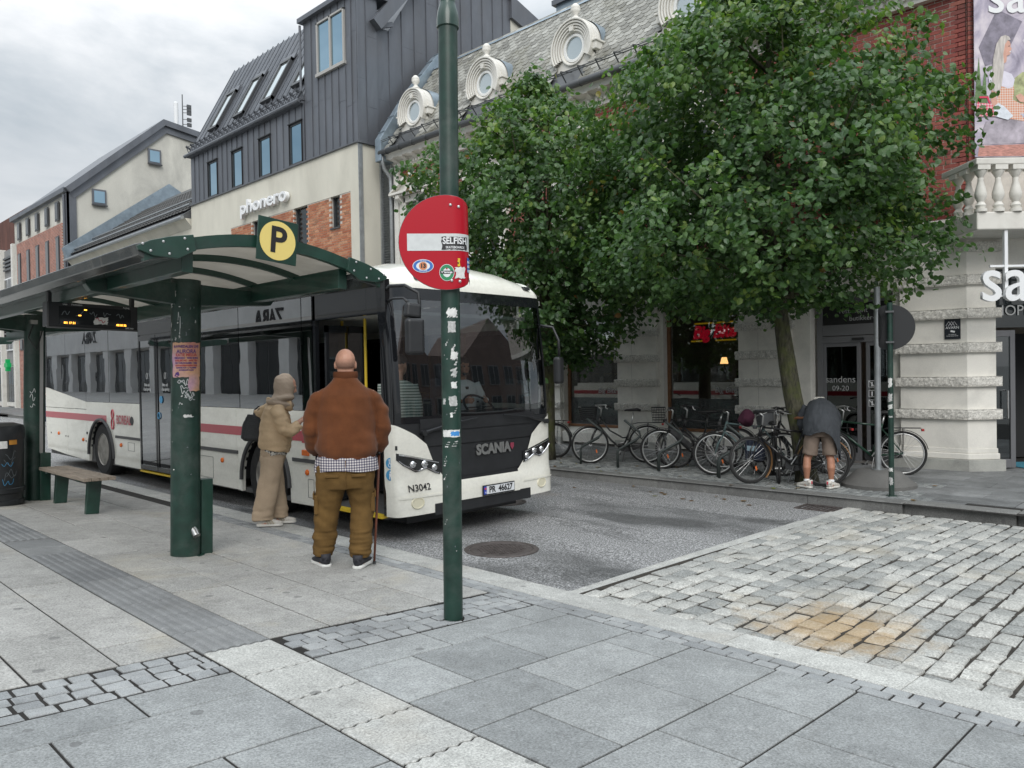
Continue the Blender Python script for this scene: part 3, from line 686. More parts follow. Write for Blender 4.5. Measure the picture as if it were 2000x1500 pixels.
while y < 18.4: k.tube([(13.56+.09*math.cos(q), y, 8.34+.09*math.sin(q)) for q in np.linspace(2.6, 6.2, 8)], .008, 4); y += .6
obj('gutter_strap', k, M_gut, shop)
dp = MB(); dp.tube([(13.58,18.36,8.3),(13.58,18.36,8.1),(13.64,18.37,7.9),(13.86,18.38,7.68),(13.88,18.38,7.5),(13.88,18.38,.2)], .052, 10); obj('downpipe', dp, M_pipe, shop, smooth=True)
obj('pilaster', MB().box(13.93,14.1,18.1,18.3,.3,7.86), M_white, shop)
def upwin(yc):
    f = obj('window', MB().box(13.95,14.1,yc-.72,yc-.45,5.0,7.0).box(13.95,14.1,yc+.45,yc+.72,5.0,7.0).box(13.92,14.1,yc-.78,yc+.78,4.85,5.0).box(13.95,14.1,yc-.72,yc+.72,6.85,7.05), M_white, shop, bevel=.01)
    obj('pane', MB().box(14.06,14.07,yc-.45,yc+.45,5.0,6.85), G_sky, f); obj('frame', MB().box(14.03,14.06,yc-.03,yc+.03,5.0,6.85).box(14.03,14.06,yc-.45,yc+.45,6.2,6.26), M_white, f)
    pd = MB().prism([(-.95,0),(.95,0),(.95,.07),(-.95,.07)], (13.72,yc,7.08), (0,1,0), (0,0,1), (.3,0,0))
    pd.prism([(-.95,.07),(-.85,.07),(0,.47),(.85,.07),(.95,.07),(0,.58)], (13.72,yc,7.08), (0,1,0), (0,0,1), (.3,0,0)); pd.prism([(-.85,.07),(.85,.07),(0,.47)], (13.85,yc,7.08), (0,1,0), (0,0,1), (.2,0,0))
    obj('pediment', pd, M_white, f, bevel=.008)
    for s in (-1, 1): obj('console', MB().prism([(0,0),(-.05,-.02),(-.09,.1),(-.24,.2),(-.24,.3),(0,.3)], (14.0,yc+s*.6-.08,6.76), (1,0,0), (0,0,1), (0,.16,0)), M_white, f, bevel=.01)
    k = MB(); y = yc-.85
    while y < yc+.8: k.box(13.78,13.84,y,y+.05,7.02,7.08); y += .1
    obj('dentil', k, M_white, f, kind='stuff')
for y in WU: upwin(y)
# slate roof, dormers, snow guard
RE, RR = V(13.60, 0, 8.40), V(15.65, 0, 11.35); RD = (RR-RE).normalized(); RN = V(-RD.z, 0, RD.x); RLEN = (RR-RE).length
obj('roof', MB().prism([(RE.x+.02,8.36),(RR.x,RR.z-.03),(17.8,11.3),(17.8,8.3)], (0,3.5,0), (1,0,0), (0,0,1), (0,14.8,0)), M_gut, shop)
def slatemat(name, attr):
    g = G(name); c = g.ramp(g.attr() if attr else g.rand(), [(0.0, (.17,.165,.145)), (.5, (.27,.265,.235)), (1.0, (.38,.375,.34))])
    c = g.mix(1.0, c, g.ramp(g.noise(14, 4, .7), [(.3,.7),(.7,1.25)]), 'MULTIPLY'); c = g.mix(g.ramp(g.noise(.9, 5, .65), [(.5,0),(.66,.55)]), c, (.13,.12,.07))
    g.set(Base_Color=c, Roughness=.55); g.bump(g.noise(70,3,.6), .3, .004); return g.m
S1, S1a = slatemat('slate', False), slatemat('slate mass', True)
sw, sr = .235, .165; sl = []
hexa = [(-sw/2+.004, 0), (-sw/2+.004, -.19), (-sw*.30, -.275), (sw*.30, -.275), (sw/2-.004, -.19), (sw/2-.004, 0)]
nrow = int(RLEN/sr)+1
DORM = [17.40, 14.45, 11.45, 8.45, 5.5]
for r_ in range(nrow):
    t = r_*sr+.2; y = 3.6 + (sw/2 if r_ % 2 else 0)
    while y < 18.2:
        if not any(abs(y-d) < .56 and t < 1.6 for d in DORM): sl.append((y, t))
        y += sw
ax_t = RD; tiltN = (RN*.014+RD*.275).normalized()
base = MB().prism(hexa, (0,0,0), (0,1,0), tuple((RD - RN*.055).normalized()), tuple(RN*.012)).mesh('slate'); base.materials.append(S1)
sl.sort(key=lambda c: (c[0]-11)**2 + (c[1]-2.2)**2)
for y, t in sl[:300]: piece('slate', base, shop, RE + RD*t + RN*.012 + V(0, y+rnd.uniform(-.004,.004), 0), (rnd.uniform(-.012,.012), 0, 0))
mb = MB()
for y, t in sl[300:]: mb.prism(hexa, RE + RD*t + RN*(.012+rnd.uniform(0,.004)) + V(0, y, 0), (0,1,rnd.uniform(-.012,.012)), (RD - RN*.055).normalized(), RN*.012, rnd.random())
obj('slate', mb, S1a, shop, attr=True, kind='stuff')
obj('ridge_flashing', MB().prism([(-.14,-.10),(.02,.06),(.3,.03),(.3,-.05)], (RR.x,3.5,RR.z), (1,0,0), (0,0,1), (0,14.8,0)), M_zinc2, shop)
k = MB()
for q in (.34, .43): k.tube([RE+RD*.16+RN*q*.55+V(0,3.6,0), RE+RD*.16+RN*q*.55+V(0,18.3,0)], .011, 6)
y = 3.9
while y < 18.2: p = RE+RD*.1+V(0,y,0); k.bar(p, p+RN*.28+RD*.05, .012, .03, (0,1,0)); k.bar(p+RN*.28+RD*.05, p+RD*.36, .012, .03, (0,1,0)); y += .5
obj('snow_guard', k, M_gut, shop)
def dormer(yc):
    X = 14.02; zb = 8.72; zc = 9.40
    def ring(r0, r1, x, dx, sy=1.0, sz=1.05, a0=0, a1=2*math.pi, n=32):
        mb = MB(); A = np.linspace(a0, a1, n+1); full = a1-a0 > 6.2
        vs = []
        for q in A:
            c_, s_ = math.cos(q), math.sin(q)
            for r_, xx in ((r0, x), (r1, x), (r1, x+dx), (r0, x+dx)): vs.append((xx, yc+r_*c_*sy, zc+r_*s_*sz))
        fs = [(i*4+k, i*4+(k+1) % 4, (i+1)*4+(k+1) % 4, (i+1)*4+k) for i in range(n) for k in range(4)]
        mb.add(vs, fs); return mb
    out = [(-.60, zb-zc), (-.60, -.30), (-.50, -.16)] + [(.62*math.cos(q), .66*math.sin(q)) for q in np.linspace(math.pi, 0, 20)] + [(.50, -.16), (.60, -.30), (.60, zb-zc)]
    out = out[:3] + [(p[0], p[1]) for p in out[3:]]
    fc = MB(); n = len(out); N2 = 32
    inner = [(.30*math.cos(q), .34*math.sin(q)) for q in np.linspace(0, 2*math.pi, N2, endpoint=False)]
    bm = bmesh.new(); vo = [bm.verts.new((X, yc+a, zc+b)) for a, b in out]; vi = [bm.verts.new((X, yc+a, zc+b)) for a, b in inner]
    eo = [bm.edges.new((vo[i], vo[(i+1) % n])) for i in range(n)]; ei = [bm.edges.new((vi[i], vi[(i+1) % N2])) for i in range(N2)]
    bmesh.ops.triangle_fill(bm, use_beauty=True, edges=eo+ei)
    r = bmesh.ops.extrude_face_region(bm, geom=bm.faces[:]); bmesh.ops.translate(bm, vec=(.25,0,0), verts=[v for v in r['geom'] if isinstance(v, bmesh.types.BMVert)])
    bmesh.ops.recalc_face_normals(bm, faces=bm.faces[:]); me = bpy.data.meshes.new('dormer'); bm.to_mesh(me); bm.free()
    d = obj('dormer', me, M_white, shop)
    for i, r0 in enumerate((.345, .40, .455, .51, .565)): obj('moulding', ring(r0, r0+.042, X-.05-.024*i, .06+.024*i, 1.0, 1.06, -.55 if i > 0 else 0, math.pi+.55 if i > 0 else 2*math.pi), M_white, d, bevel=.012)
    obj('frame', ring(.245, .31, X-.01, .06), M('dormer frame', (.8,.8,.78), .4) if 'dormer frame' not in bpy.data.materials else bpy.data.materials['dormer frame'], d, bevel=.01)
    obj('pane', MB().prism([(.25*math.cos(q), .262*math.sin(q)) for q in np.linspace(0, 6.2832, 28, endpoint=False)], (X+.03,yc,zc), (0,1,0), (0,0,1), (.01,0,0)), G_dorm, d)
    obj('keystone', MB().prism([(-.05,.36),(.05,.36),(.07,.47),(-.07,.47)], (X-.11,yc,zc), (0,1,0), (0,0,1), (.12,0,0)), M_white, d, bevel=.008)
    obj('finial', MB().lathe([(.14,0),(.10,.05),(.06,.09),(.05,.12),(.10,.18),(.12,.24),(.11,.25),(.12,.27),(.10,.33),(.05,.385),(.02,.40)], (X+.08,yc,zc+.66), 14), M_white, d, smooth=True)
    for s_ in (-1, 1): obj('capital', MB().box(X-.07,X+.3,yc+s_*.64-.06,yc+s_*.64+.06,zc-.22,zc-.05).box(X-.1,X+.3,yc+s_*.645-.085,yc+s_*.645+.085,zc-.05,zc+.0), M_white, d, bevel=.012)
    obj('cheek', MB().box(X+.05,X+.5,yc-.66,yc-.60,zb,zc-.2).box(X+.05,X+.5,yc+.60,yc+.66,zb,zc-.2), M_white, d)
    rf = MB(); A = np.linspace(-.35, math.pi+.35, 24); vs = []
    for xx, k_ in ((X+.2, .655), (X+1.15, .655)):
        for q in A: fl = max(0, -math.sin(q))*1.1; vs.append((xx, yc+(k_+fl*.55)*math.cos(q), zc+k_*1.04*math.sin(q)))
    m = len(A); rf.add(vs, [(i, i+1, m+i+1, m+i) for i in range(m-1)]); obj('dormer_roof', rf, M_zinc2, d, smooth=True)
for y in DORM: dormer(y)
# lead flashed verge at the left end of the roof
k = MB(); P0 = [(13.5,8.1),(13.5,8.75),(14.5,10.25),(15.7,11.75),(16.4,12.3),(16.4,11.0),(14.2,8.1)]
k.prism(P0, (0,18.32,0), (1,0,0), (0,0,1), (0,.28,0)); obj('verge_flashing', k, M_zinc2, shop, bevel=.01)
k = MB()
for a, b_ in zip(P0[1:4], P0[2:5]):
    for f in (.15, .5, .85): q = V(a[0]+(b_[0]-a[0])*f, 18.3, a[1]+(b_[1]-a[1])*f); k.bar(q+V(-.012,0,.012), q+V(-.012,.3,.012), .02, .02)
obj('flashing_seam', k, M_zinc2, shop)
# louvred recess between the two buildings
lv = thing('louvre_wall', 'tall grey louvred vent wall squeezed between the brick shop and the plastered office building', 'wall', (14.0, 18.67, .14), static=True)
obj('backing', MB().box(14.05,14.1,18.42,18.98,.14,8.6), M_dark, lv); obj('frame', MB().box(13.93,14.06,18.40,18.46,.14,8.6).box(13.93,14.06,18.93,18.99,.14,8.6), M_pipe, lv)
lm = MB().prism([(0,0),(.07,-.055),(.075,-.05),(.005,.006)], (-.06,-.235,0), (1,0,0), (0,0,1), (0,.47,0)).mesh('slat'); lm.materials.append(M_pipe)
z = 2.0
while z < 8.5: piece('slat', lm, lv, (14.04, 18.695, z)); z += .078
# ---------------------------------------------------------------- chamfered corner: banner, balcony, entrance sign
k = MB(); k.prism([(.10,4.2),(3.6,4.2),(3.6,8.1),(.10,8.1)], cp(0,-.12,0), CD, (0,0,1), CN*.06); obj('corner_wall', k, M_mort, shop)
cc_ = [(a, z, w) for a, z, w in brick_cells(0.07, .30, 4.9, 7.9)]
mb = MB()
for a, z, w in cc_: mb.obox(cp(a+.02,-.073,z), CD*w/2, (0,0,.031), CN*.025, rnd.random())
obj('quoin_brick', mb, B1a, shop, attr=True, kind='stuff')
bn = thing('banner', 'tall advertising banner of a blonde woman picnicking on rocks hung on the brick corner', 'banner', tuple(cp(1.2, .05, 6.2)), static=True)
g = G('banner print'); p = g.pos(); n = g.noise(2.3, 6, .6, p, .6); c = g.ramp(n, [(.3,(.20,.18,.24)),(.45,(.42,.38,.47)),(.6,(.62,.56,.62)),(.75,(.75,.70,.72))])
g.set(Base_Color=c, Roughness=.5); M_ban = g.m
def bq(pts, o): return MB().prism(pts, cp(0, o, 0), CD, (0,0,1), CN*.002)
obj('sheet', MB().prism([(.13,5.16),(3.0,5.16),(3.0,9.0),(.13,9.0)], cp(0,.03,0), CD, (0,0,1), CN*.012), M_ban, bn)
def flat(nm, c, **k): return M(nm, c, .55, **k)
obj('print', bq([(.17,5.17),(3,5.17),(3,5.40),(.2,5.34)], .043), flat('print water', (.50,.24,.20), var=.4, vs=14, stretch=(1,1,5)), bn)
obj('print', bq([(.17,5.36),(.3,5.72),(.8,5.80),(3,5.74),(3,5.42),(.5,5.36)], .046), flat('print near rock', (.40,.36,.41), var=.4, vs=5), bn)
k = bq([(.13,6.1),(.2,6.75),(.24,6.15),(.30,6.62),(.33,5.95),(.2,5.85)], .046); obj('print', k, flat('print grass', (.12,.20,.08), var=.4, vs=20), bn)
obj('print', bq([(.5,6.2),(.9,6.5),(1.6,6.4),(3,6.6),(3,5.9),(.6,5.9)], .045), flat('print meadow', (.36,.38,.20), var=.5, vs=9), bn)
def chk(nm, c0, c1, fr, e=0.0):
    g = G(nm); sp = g.new('SeparateXYZ'); g.lk(g.pos(), sp.inputs[0]); a = g.math('GREATER_THAN', g.math('FRACT', g.math('MULTIPLY', sp.outputs['X'], fr*1.4)), .5); b = g.math('GREATER_THAN', g.math('FRACT', g.math('MULTIPLY', sp.outputs['Z'], fr)), .5)
    g.set(Base_Color=g.mix(g.math('MULTIPLY', g.math('ADD', a, b), .5), c0, c1), Roughness=.55); return g.m
M_hairp = flat('print hair', (.50,.46,.43), var=.35, vs=26, stretch=(1,1,.15)); M_skp = flat('print skin', (.64,.36,.28), var=.12, vs=12); M_slv = flat('print white blouse', (.70,.67,.76), var=.08, vs=10)
obj('print', bq([(.2,6.9),(.5,7.5),(.9,7.3),(.6,6.7),(.3,6.6)], .044), flat('print dark rock', (.22,.20,.25), var=.4, vs=7), bn)
obj('print', bq([(.9,7.0),(1.4,7.4),(2.6,7.2),(2.7,6.6),(1.2,6.5)], .044), flat('print pale rock', (.60,.56,.62), var=.3, vs=5), bn)
obj('print', bq([(.46,5.80),(.47,6.02),(.52,6.22),(.50,6.42),(.60,6.50),(.72,6.44),(.76,6.22),(.74,6.06),(.86,6.00),(1.15,5.98),(1.30,5.86),(1.2,5.78),(.9,5.72)], .050), chk('print checked dress', (.72,.62,.55), (.66,.24,.13), 26), bn)
obj('print', bq([(.85,5.84),(1.3,5.84),(2.2,5.74),(2.2,5.62),(1.0,5.68)], .052), chk('print striped skirt', (.70,.68,.70), (.30,.32,.45), 34), bn)
obj('print', bq([(.52,6.42),(.60,6.52),(.72,6.47),(.77,6.38),(.74,6.26),(.66,6.24),(.56,6.28)], .0515), M_slv, bn)
obj('print', bq([(.37,6.24),(.355,6.40),(.40,6.54),(.48,6.60),(.55,6.56),(.57,6.40),(.54,6.24),(.46,6.20)], .053), M_slv, bn)
obj('print', bq([(.40,6.22),(.47,6.22),(.475,6.05),(.46,5.92),(.41,5.90),(.385,6.05)], .0525), M_skp, bn)
obj('print', bq([(.78,6.12),(.86,6.16),(.98,6.06),(.97,6.00),(.84,6.03)], .0525), M_skp, bn); obj('print', bq([(.94,6.12),(.96,6.19),(1.01,6.20),(1.03,6.14),(.99,6.10)], .0535), flat('print red fruit', (.62,.04,.08)), bn)
obj('print', bq([(.565,6.74),(.56,6.86),(.58,6.96),(.64,7.01),(.69,6.985),(.708,6.93),(.703,6.90),(.725,6.865),(.71,6.85),(.712,6.835),(.70,6.825),(.705,6.81),(.69,6.775),(.645,6.755),(.635,6.66),(.57,6.62)], .054), M_skp, bn)
obj('print', bq([(.685,6.822),(.708,6.835),(.706,6.815),(.69,6.81)], .0552), flat('print teeth', (.75,.72,.7)), bn); obj('print', bq([(.668,6.91),(.69,6.918),(.692,6.906),(.67,6.90)], .0552), flat('print eye', (.06,.04,.04)), bn)
obj('print', bq([(.41,6.20),(.40,6.45),(.43,6.75),(.48,6.95),(.55,7.06),(.62,7.085),(.68,7.06),(.705,7.01),(.66,7.0),(.615,6.94),(.60,6.86),(.585,6.78),(.60,6.6),(.575,6.42),(.55,6.26),(.50,6.18)], .056), M_hairp, bn)
obj('print', bq([(.15,5.80),(.155,6.02),(.40,6.00),(.45,5.80)], .056), chk('print red basket', (.68,.05,.12), (.74,.50,.52), 22), bn); obj('print', bq([(.17,6.02),(.2,6.12),(.34,6.12),(.38,6.0),(.35,6.0),(.32,6.09),(.22,6.09),(.2,6.02)], .056), flat('print basket handle', (.62,.04,.10)), bn)
obj('print', bq([(.45,5.80),(.42,5.95),(.50,6.01),(.60,5.95),(.74,5.80),(.65,5.74)], .057), flat('print cloth', (.68,.72,.78), var=.12, vs=20), bn)
text('banner_lettering', 'sandens', cp(.33,.058,7.68), CD, (0,0,1), .78, M_wht, bn, align='LEFT', bold=.006)
bal = obj('balcony', MB().prism([(-.32,-.06),(-.32,.80),(3.2,.80),(3.2,-.06)], cp(0,0,3.87), CD, CN, (0,0,.27)), M_white, shop, bevel=.02)
obj('handrail', MB().prism([(-.36,.66),(-.36,.86),(3.2,.86),(3.2,.66)], cp(0,0,4.83), CD, CN, (0,0,.10)).prism([(-.36,-.06),(-.16,-.06),(-.16,.66),(-.36,.66)], cp(0,0,4.83), CD, CN, (0,0,.10)), M_white, bal, bevel=.015)
bl = MB().lathe([(.085,0),(.085,.05),(.06,.055),(.075,.10),(.05,.14),(.045,.15),(.08,.22),(.085,.28),(.06,.38),(.038,.47),(.042,.50),(.035,.51),(.05,.54),(.085,.60),(.088,.62)], (0,0,0), 16).box(-.095,.095,-.095,.095,.62,.69).mesh('baluster', True); bl.materials.append(M_white); sharp(bl, 45)
for i in range(9): piece('baluster', bl, bal, cp(-.24+.265*i, .76, 4.14), (0,0,R(45)))
for i in range(2): piece('baluster', bl, bal, cp(-.26, .50-.27*i, 4.14), (0,0,R(45)))
sg = thing('entrance_sign', 'large white lower case letters on a white rod frame hung under the balcony', 'sign', tuple(cp(.8,.80,3.1)), static=True)
text('lettering', 'sandens', cp(-.30,.80,3.10), CD, (0,0,1), .98, M_wht, sg, .03, align='LEFT', bold=.004, xs=.95)
k = MB().bar(cp(.02,.74,2.85), cp(.02+.0,.74,2.85), .01,.01) if False else MB()
for s in (.14, 1.5): k.bar(cp(s,.74,2.84), cp(s,.74,3.87), .05, .05, CN)
k.bar(cp(-.1,.74,3.33), cp(3,.74,3.33), .03, .03); k.bar(cp(-.1,.74,2.88), cp(3,.74,2.88), .03, .03); obj('rod_frame', k, M_wht, sg)
tr = obj('transom', MB().prism([(.43,2.45),(3.2,2.45),(3.2,3.4),(.43,3.4)], cp(0,-.25,0), CD, (0,0,1), CN*.012), G_sky, shop)
text('transom_lettering', 'SHOPPING', cp(.47,-.22,2.72), CD, (0,0,1), .24, M_grylet, tr, align='LEFT')
obj('lintel', MB().prism([(.43,3.4),(3.2,3.4),(3.2,3.87),(.43,3.87)], cp(0,-.35,0), CD, (0,0,1), CN*.3), M_stucco, shop)
d = obj('door', MB().prism([(.47,.16),(.55,.16),(.55,2.4),(.47,2.4)], cp(0,-.2,0), CD, (0,0,1), CN*.05).prism([(.80,.16),(.88,.16),(.88,2.4),(.80,2.4)], cp(0,-.2,0), CD, (0,0,1), CN*.05).prism([(.55,.16),(.80,.16),(.80,.30),(.55,.30)], cp(0,-.2,0), CD, (0,0,1), CN*.05).prism([(.55,2.3),(.80,2.3),(.80,2.4),(.55,2.4)], cp(0,-.2,0), CD, (0,0,1), CN*.05), M_alu, shop, bevel=.004)
obj('pane', MB().prism([(.55,.30),(.80,.30),(.80,2.3),(.55,2.3)], cp(0,-.18,0), CD, (0,0,1), CN*.008), bpy.data.materials['door glass'], d)
obj('handle', MB().tube([cp(.75,-.14,.97),cp(.71,-.08,.97),cp(.71,-.08,1.42),cp(.75,-.14,1.42)], .014, 8), M('steel handle', (.6,.6,.6), .25, 1.0), d)
obj('room_wall', MB().prism([(.9,.16),(3.2,.16),(3.2,2.4),(.9,2.4)], cp(0,-1.6,0), CD, (0,0,1), CN*.03), M_dark, shop)
mt = thing('door_mat', 'blue door mat in the open corner entrance', 'mat', tuple(cp(1.4,-.5,.145)), static=True); obj('mat', MB().prism([(1.0,-.9),(2.4,-.9),(2.4,.0),(1.0,.0)], cp(0,0,.145), CD, CN, (0,0,.012)), M('blue mat', (.05,.22,.30), .9, var=.2, vs=30), mt)
# ---------------------------------------------------------------- plastered and zinc clad office building
M_plas = M('cream render', (0.64, 0.615, 0.53), 0.85, var=0.07, vs=1.1, grain=0.05, gs=70, bump=0.15, dirt_or_shade=(0.40, 0.38, 0.32), dfac=0.35, ds=.9, stretch=(1,1,.4))
PX = 13.2
off_ = thing('office_building', 'office building with dark zinc upper storeys and cream render over orange brick', 'building', (15.5, 24.8, .14), static=True)
w = MB().box(PX, 16.5, 19.0, 30.6, 7.36, 8.72).box(PX, 16.5, 19.0, 19.46, .14, 7.36).box(PX, 16.5, 27.2, 30.6, .14, 7.36).box(PX+.4, 16.5, 19.46, 27.2, .14, 7.36)
obj('wall', w, M_plas, off_)
holes = [(20.05, 20.55, 6.4, 7.45), (21.9, 22.75, 5.4, 7.5), (24.3, 25.6, 5.4, 7.5)]
for h in holes:
    f = obj('window', MB().box(PX-.03,PX+.15,h[0]-.02,h[1]+.02,h[2]-.05,h[2]).box(PX+.10,PX+.15,h[0],h[0]+.05,h[2],min(h[3],7.36)).box(PX+.10,PX+.15,h[1]-.05,h[1],h[2],min(h[3],7.36)), M_dframe, off_)
    obj('pane', MB().box(PX+.15,PX+.16,h[0]+.0,h[1],h[2],min(h[3],7.36)), G_sky, f)
wb = MB(); ys_ = sorted({19.46, 27.2} | {h[0] for h in holes} | {h[1] for h in holes}); zs_ = sorted({.14, 7.36} | {h[2] for h in holes} | {min(h[3], 7.36) for h in holes})
for ya, yb in zip(ys_, ys_[1:]):
    for za, zb in zip(zs_, zs_[1:]):
        if not any(h[0]-.01 < (ya+yb)/2 < h[1]+.01 and h[2] < (za+zb)/2 < h[3] for h in holes): wb.box(PX+.014, PX+.40, ya, yb, za, zb)
obj('mortar_bed', wb, M_mort, off_)
split_bricks(off_, brick_cells(19.46, 27.2, 4.6, 7.36, holes, .24, .078), (PX+.03, 0, 0), (0,1,0), (-1,0,0), B2, B2a, near_to=(20.2, 6.6), bw=.229, bh=.066)
obj('corner_strip', MB().box(PX-.015,PX+.02,18.985,19.01,.14,8.7).box(PX+.02,PX+.12,18.97,18.99,.14,8.7), M_pipe, off_)
# zinc storey: panels with standing seams
def panels(parent, o, u, n, cols, z0, z1, holes=(), top=None):
    o, u, n = Vector(o), Vector(u), Vector(n); seam = MB()
    for i, (a, b) in enumerate(zip(cols, cols[1:])):
        segs = [(z0, z1)] if not callable(top) else [(z0, min(top(a), top(b)))]
        for h in holes:
            if h[0] < (a+b)/2 < h[1]:
                segs = [q for z_a, z_b in segs for q in ((z_a, min(z_b, h[2])), (max(z_a, h[3]), z_b)) if q[1]-q[0] > .02]
        for z_a, z_b in segs:
            cuts = [z_a]
            if z_b-z_a > 2.4:
                z = z_a + rnd.uniform(.9, 1.9)
                while z < z_b-.6: cuts.append(z); z += 2.1
            cuts.append(z_b)
            for c0, c1 in zip(cuts, cuts[1:]):
                pr = rnd.uniform(.010, .016)
                if callable(top) and c1 == z_b: pts = [(a+.006,c0),(b-.006,c0),(b-.006,top(b)),(a+.006,top(a))]
                else: pts = [(a+.006,c0+.003),(b-.006,c0+.003),(b-.006,c1-.003),(a+.006,c1-.003)]
                obj('zinc_panel', MB().prism(pts, o, u, (0,0,1), n*pr), M_zinc, parent)
            seam.obox(o+u*a+n*.02+V(0,0,(z_a+z_b)/2), u*.007, n*.024, (0,0,(z_b-z_a)/2))
    obj('standing_seam', seam, M_zinc, parent)
obj('zinc_core', MB().box(PX+.06, 16.4, 22.0, 30.55, 8.72, 10.72).box(PX+.06, 14.0, 19.06, 21.95, 8.72, 13.2), M_zinc, off_)
UW = [(28.25,29.05),(26.25,27.05),(24.2,25.0),(22.15,22.95)]
obj('sill_flashing', MB().prism([(0,0),(-.10,.02),(-.10,.05),(0,.10)], (PX+.03,18.96,8.70), (1,0,0), (0,0,1), (0,11.68,0)).box(PX-.06,13.95,18.92,19.04,8.70,8.78), M_zinc, off_)
cols = sorted(set([22.0] + [v for w_ in UW for v in w_] + [22.55, 23.35, 23.78, 24.6, 25.4, 25.82, 26.65, 27.45, 27.85, 28.65, 29.45, 29.85, 30.25, 30.6]))
panels(off_, (PX+.045,0,0), (0,1,0), (-1,0,0), cols, 8.78, 10.70, [(a, b, 8.78, 10.14) for a, b in UW])
for a, b in UW:
    f = obj('window', MB().box(PX+.03,PX+.075,a,a+.05,8.82,10.12).box(PX+.03,PX+.075,b-.05,b,8.82,10.12).box(PX+.03,PX+.075,a,b,10.07,10.14).box(PX-.0,PX+.075,a,b,8.78,8.83), M_dframe, off_)
    obj('reveal', MB().box(PX-.01,PX+.06,b-.012,b,8.8,10.14).box(PX-.01,PX+.06,a,a+.012,8.8,10.14).box(PX-.03,PX+.06,a-.03,b+.03,10.13,10.16), M_black, f)
    obj('pane', MB().box(PX+.055,PX+.062,a+.05,b-.05,8.84,10.07), G_mir, f)
# mansard slope with skylights
E0, E1 = V(PX-.10, 0, 10.74), V(PX+1.93, 0, 14.62); SD = (E1-E0).normalized(); SN = V(-SD.z, 0, SD.x); SL = (E1-E0).length
obj('roof', MB().prism([(E0.x+.02,E0.z-.02),(E1.x+.02,E1.z-.02),(17.5,14.6),(17.5,10.7)], (0,21.98,0), (1,0,0), (0,0,1), (0,8.6,0)), M_zinc, off_)
SKY = [(28.65,29.40),(26.52,27.28),(24.42,25.20),(22.32,23.10)]
k = MB(); y = 22.05
while y < 30.6:
    p = E0+V(0,y,0)+SN*.02
    cut = [s for s in SKY if s[0]-.05 < y < s[1]+.05]
    if cut: k.bar(p, p+SD*.78, .012, .032, SN); k.bar(p+SD*2.75, p+SD*(SL-.03), .012, .032, SN)
    else: k.bar(p, p+SD*(SL-.03), .012, .032, SN)
    y += .40
obj('standing_seam', k, M_zinc, off_)
for a, b in SKY:
    c = E0+SD*1.72+SN*.05+V(0,(a+b)/2,0); hw = (b-a)/2
    f = obj('skylight', MB().obox(c+V(0,hw-.05,0), SD*.93, (0,.05,0), SN*.06).obox(c-V(0,hw-.05,0), SD*.93, (0,.05,0), SN*.06).obox(c+SD*.87, SD*.06, (0,hw,0), SN*.07).obox(c-SD*.87, SD*.06, (0,hw,0), SN*.06), M_dframe, off_)
    obj('pane', MB().obox(c+SN*.02, SD*.82, (0,hw-.1,0), SN*.006), M('skylight glass', (.80,.86,.86), .08, .9) if 'skylight glass' not in bpy.data.materials else bpy.data.materials['skylight glass'], f)
    obj('flashing', MB().obox(c+SD*1.05-SN*.02, SD*.14, (0,hw+.06,0), SN*.02), M_zinc, f)
obj('gutter', MB().tube([(PX-.14,22.0,10.70),(PX-.14,30.75,10.70)], .07, 8).box(PX-.12,PX+.05,22.0,30.6,10.62,10.70), M_zinc, off_, smooth=False)
k = MB(); y = 22.2
while y < 30.6:
    p = E0+SD*.28+V(0,y,0); k.bar(p, p+SN*.2, .012, .09, SD); k.bar(p+SN*.2, p-SD*.16, .012, .03, SN); y += .40
for q in (.08, .16): k.tube([E0+SD*.26+SN*q+V(0,22.0,0), E0+SD*.26+SN*q+V(0,30.65,0)], .013, 5)
obj('snow_guard', k, M_zinc, off_)
# tower with the large window, and the gable wall running back over the shop roof
TW = (19.62, 21.14, 11.24, 12.88)
panels(off_, (PX+.045,0,0), (0,1,0), (-1,0,0), [18.98,19.3,19.62,20.0,20.38,20.76,21.14,21.5,21.97], 8.78, 13.22, [TW])
f = obj('tower_window', MB().box(PX-.03,PX+.07,TW[0],TW[0]+.07,TW[2],TW[3]).box(PX-.03,PX+.07,TW[1]-.07,TW[1],TW[2],TW[3]).box(PX-.03,PX+.07,20.34,20.42,TW[2],TW[3]).box(PX-.03,PX+.07,TW[0],TW[1],TW[3]-.06,TW[3]).box(PX-.06,PX+.07,TW[0]-.04,TW[1]+.04,TW[2]-.05,TW[2]+.05), M('pale grey window frame', (.42,.41,.39), .5), off_, bevel=.006)
obj('pane', MB().box(PX+.02,PX+.03,TW[0]+.07,20.34,TW[2]+.05,TW[3]-.06).box(PX+.02,PX+.03,20.42,TW[1]-.07,TW[2]+.05,TW[3]-.06), G_mir, f)
obj('tower_roof', MB().prism([(-.12,13.16),(-.12,13.30),(1.2,13.75),(1.2,13.16)], (PX,18.9,0), (1,0,0), (0,0,1), (0,3.2,0)), M_zinc, off_)
obj('downpipe', MB().tube([(PX-.04,22.06,13.1),(PX-.04,22.06,11.0),(PX-.1,22.3,10.75)], .04, 8), M_zinc, off_)
panels(off_, (0,19.04,0), (1,0,0), (0,-1,0), [13.2,13.55,13.95], 8.78, 13.2)
gz = lambda x: 12.38 if x < 14.45 else (12.38+(x-14.45)*1.55 if x < 16.3 else min(15.25, 12.38+1.85*1.55))
panels(off_, (0,19.12,0), (1,0,0), (0,-1,0), [13.95,14.45]+[14.45+.5*i for i in range(1,11)]+[19.85], 8.4, 15, top=gz)
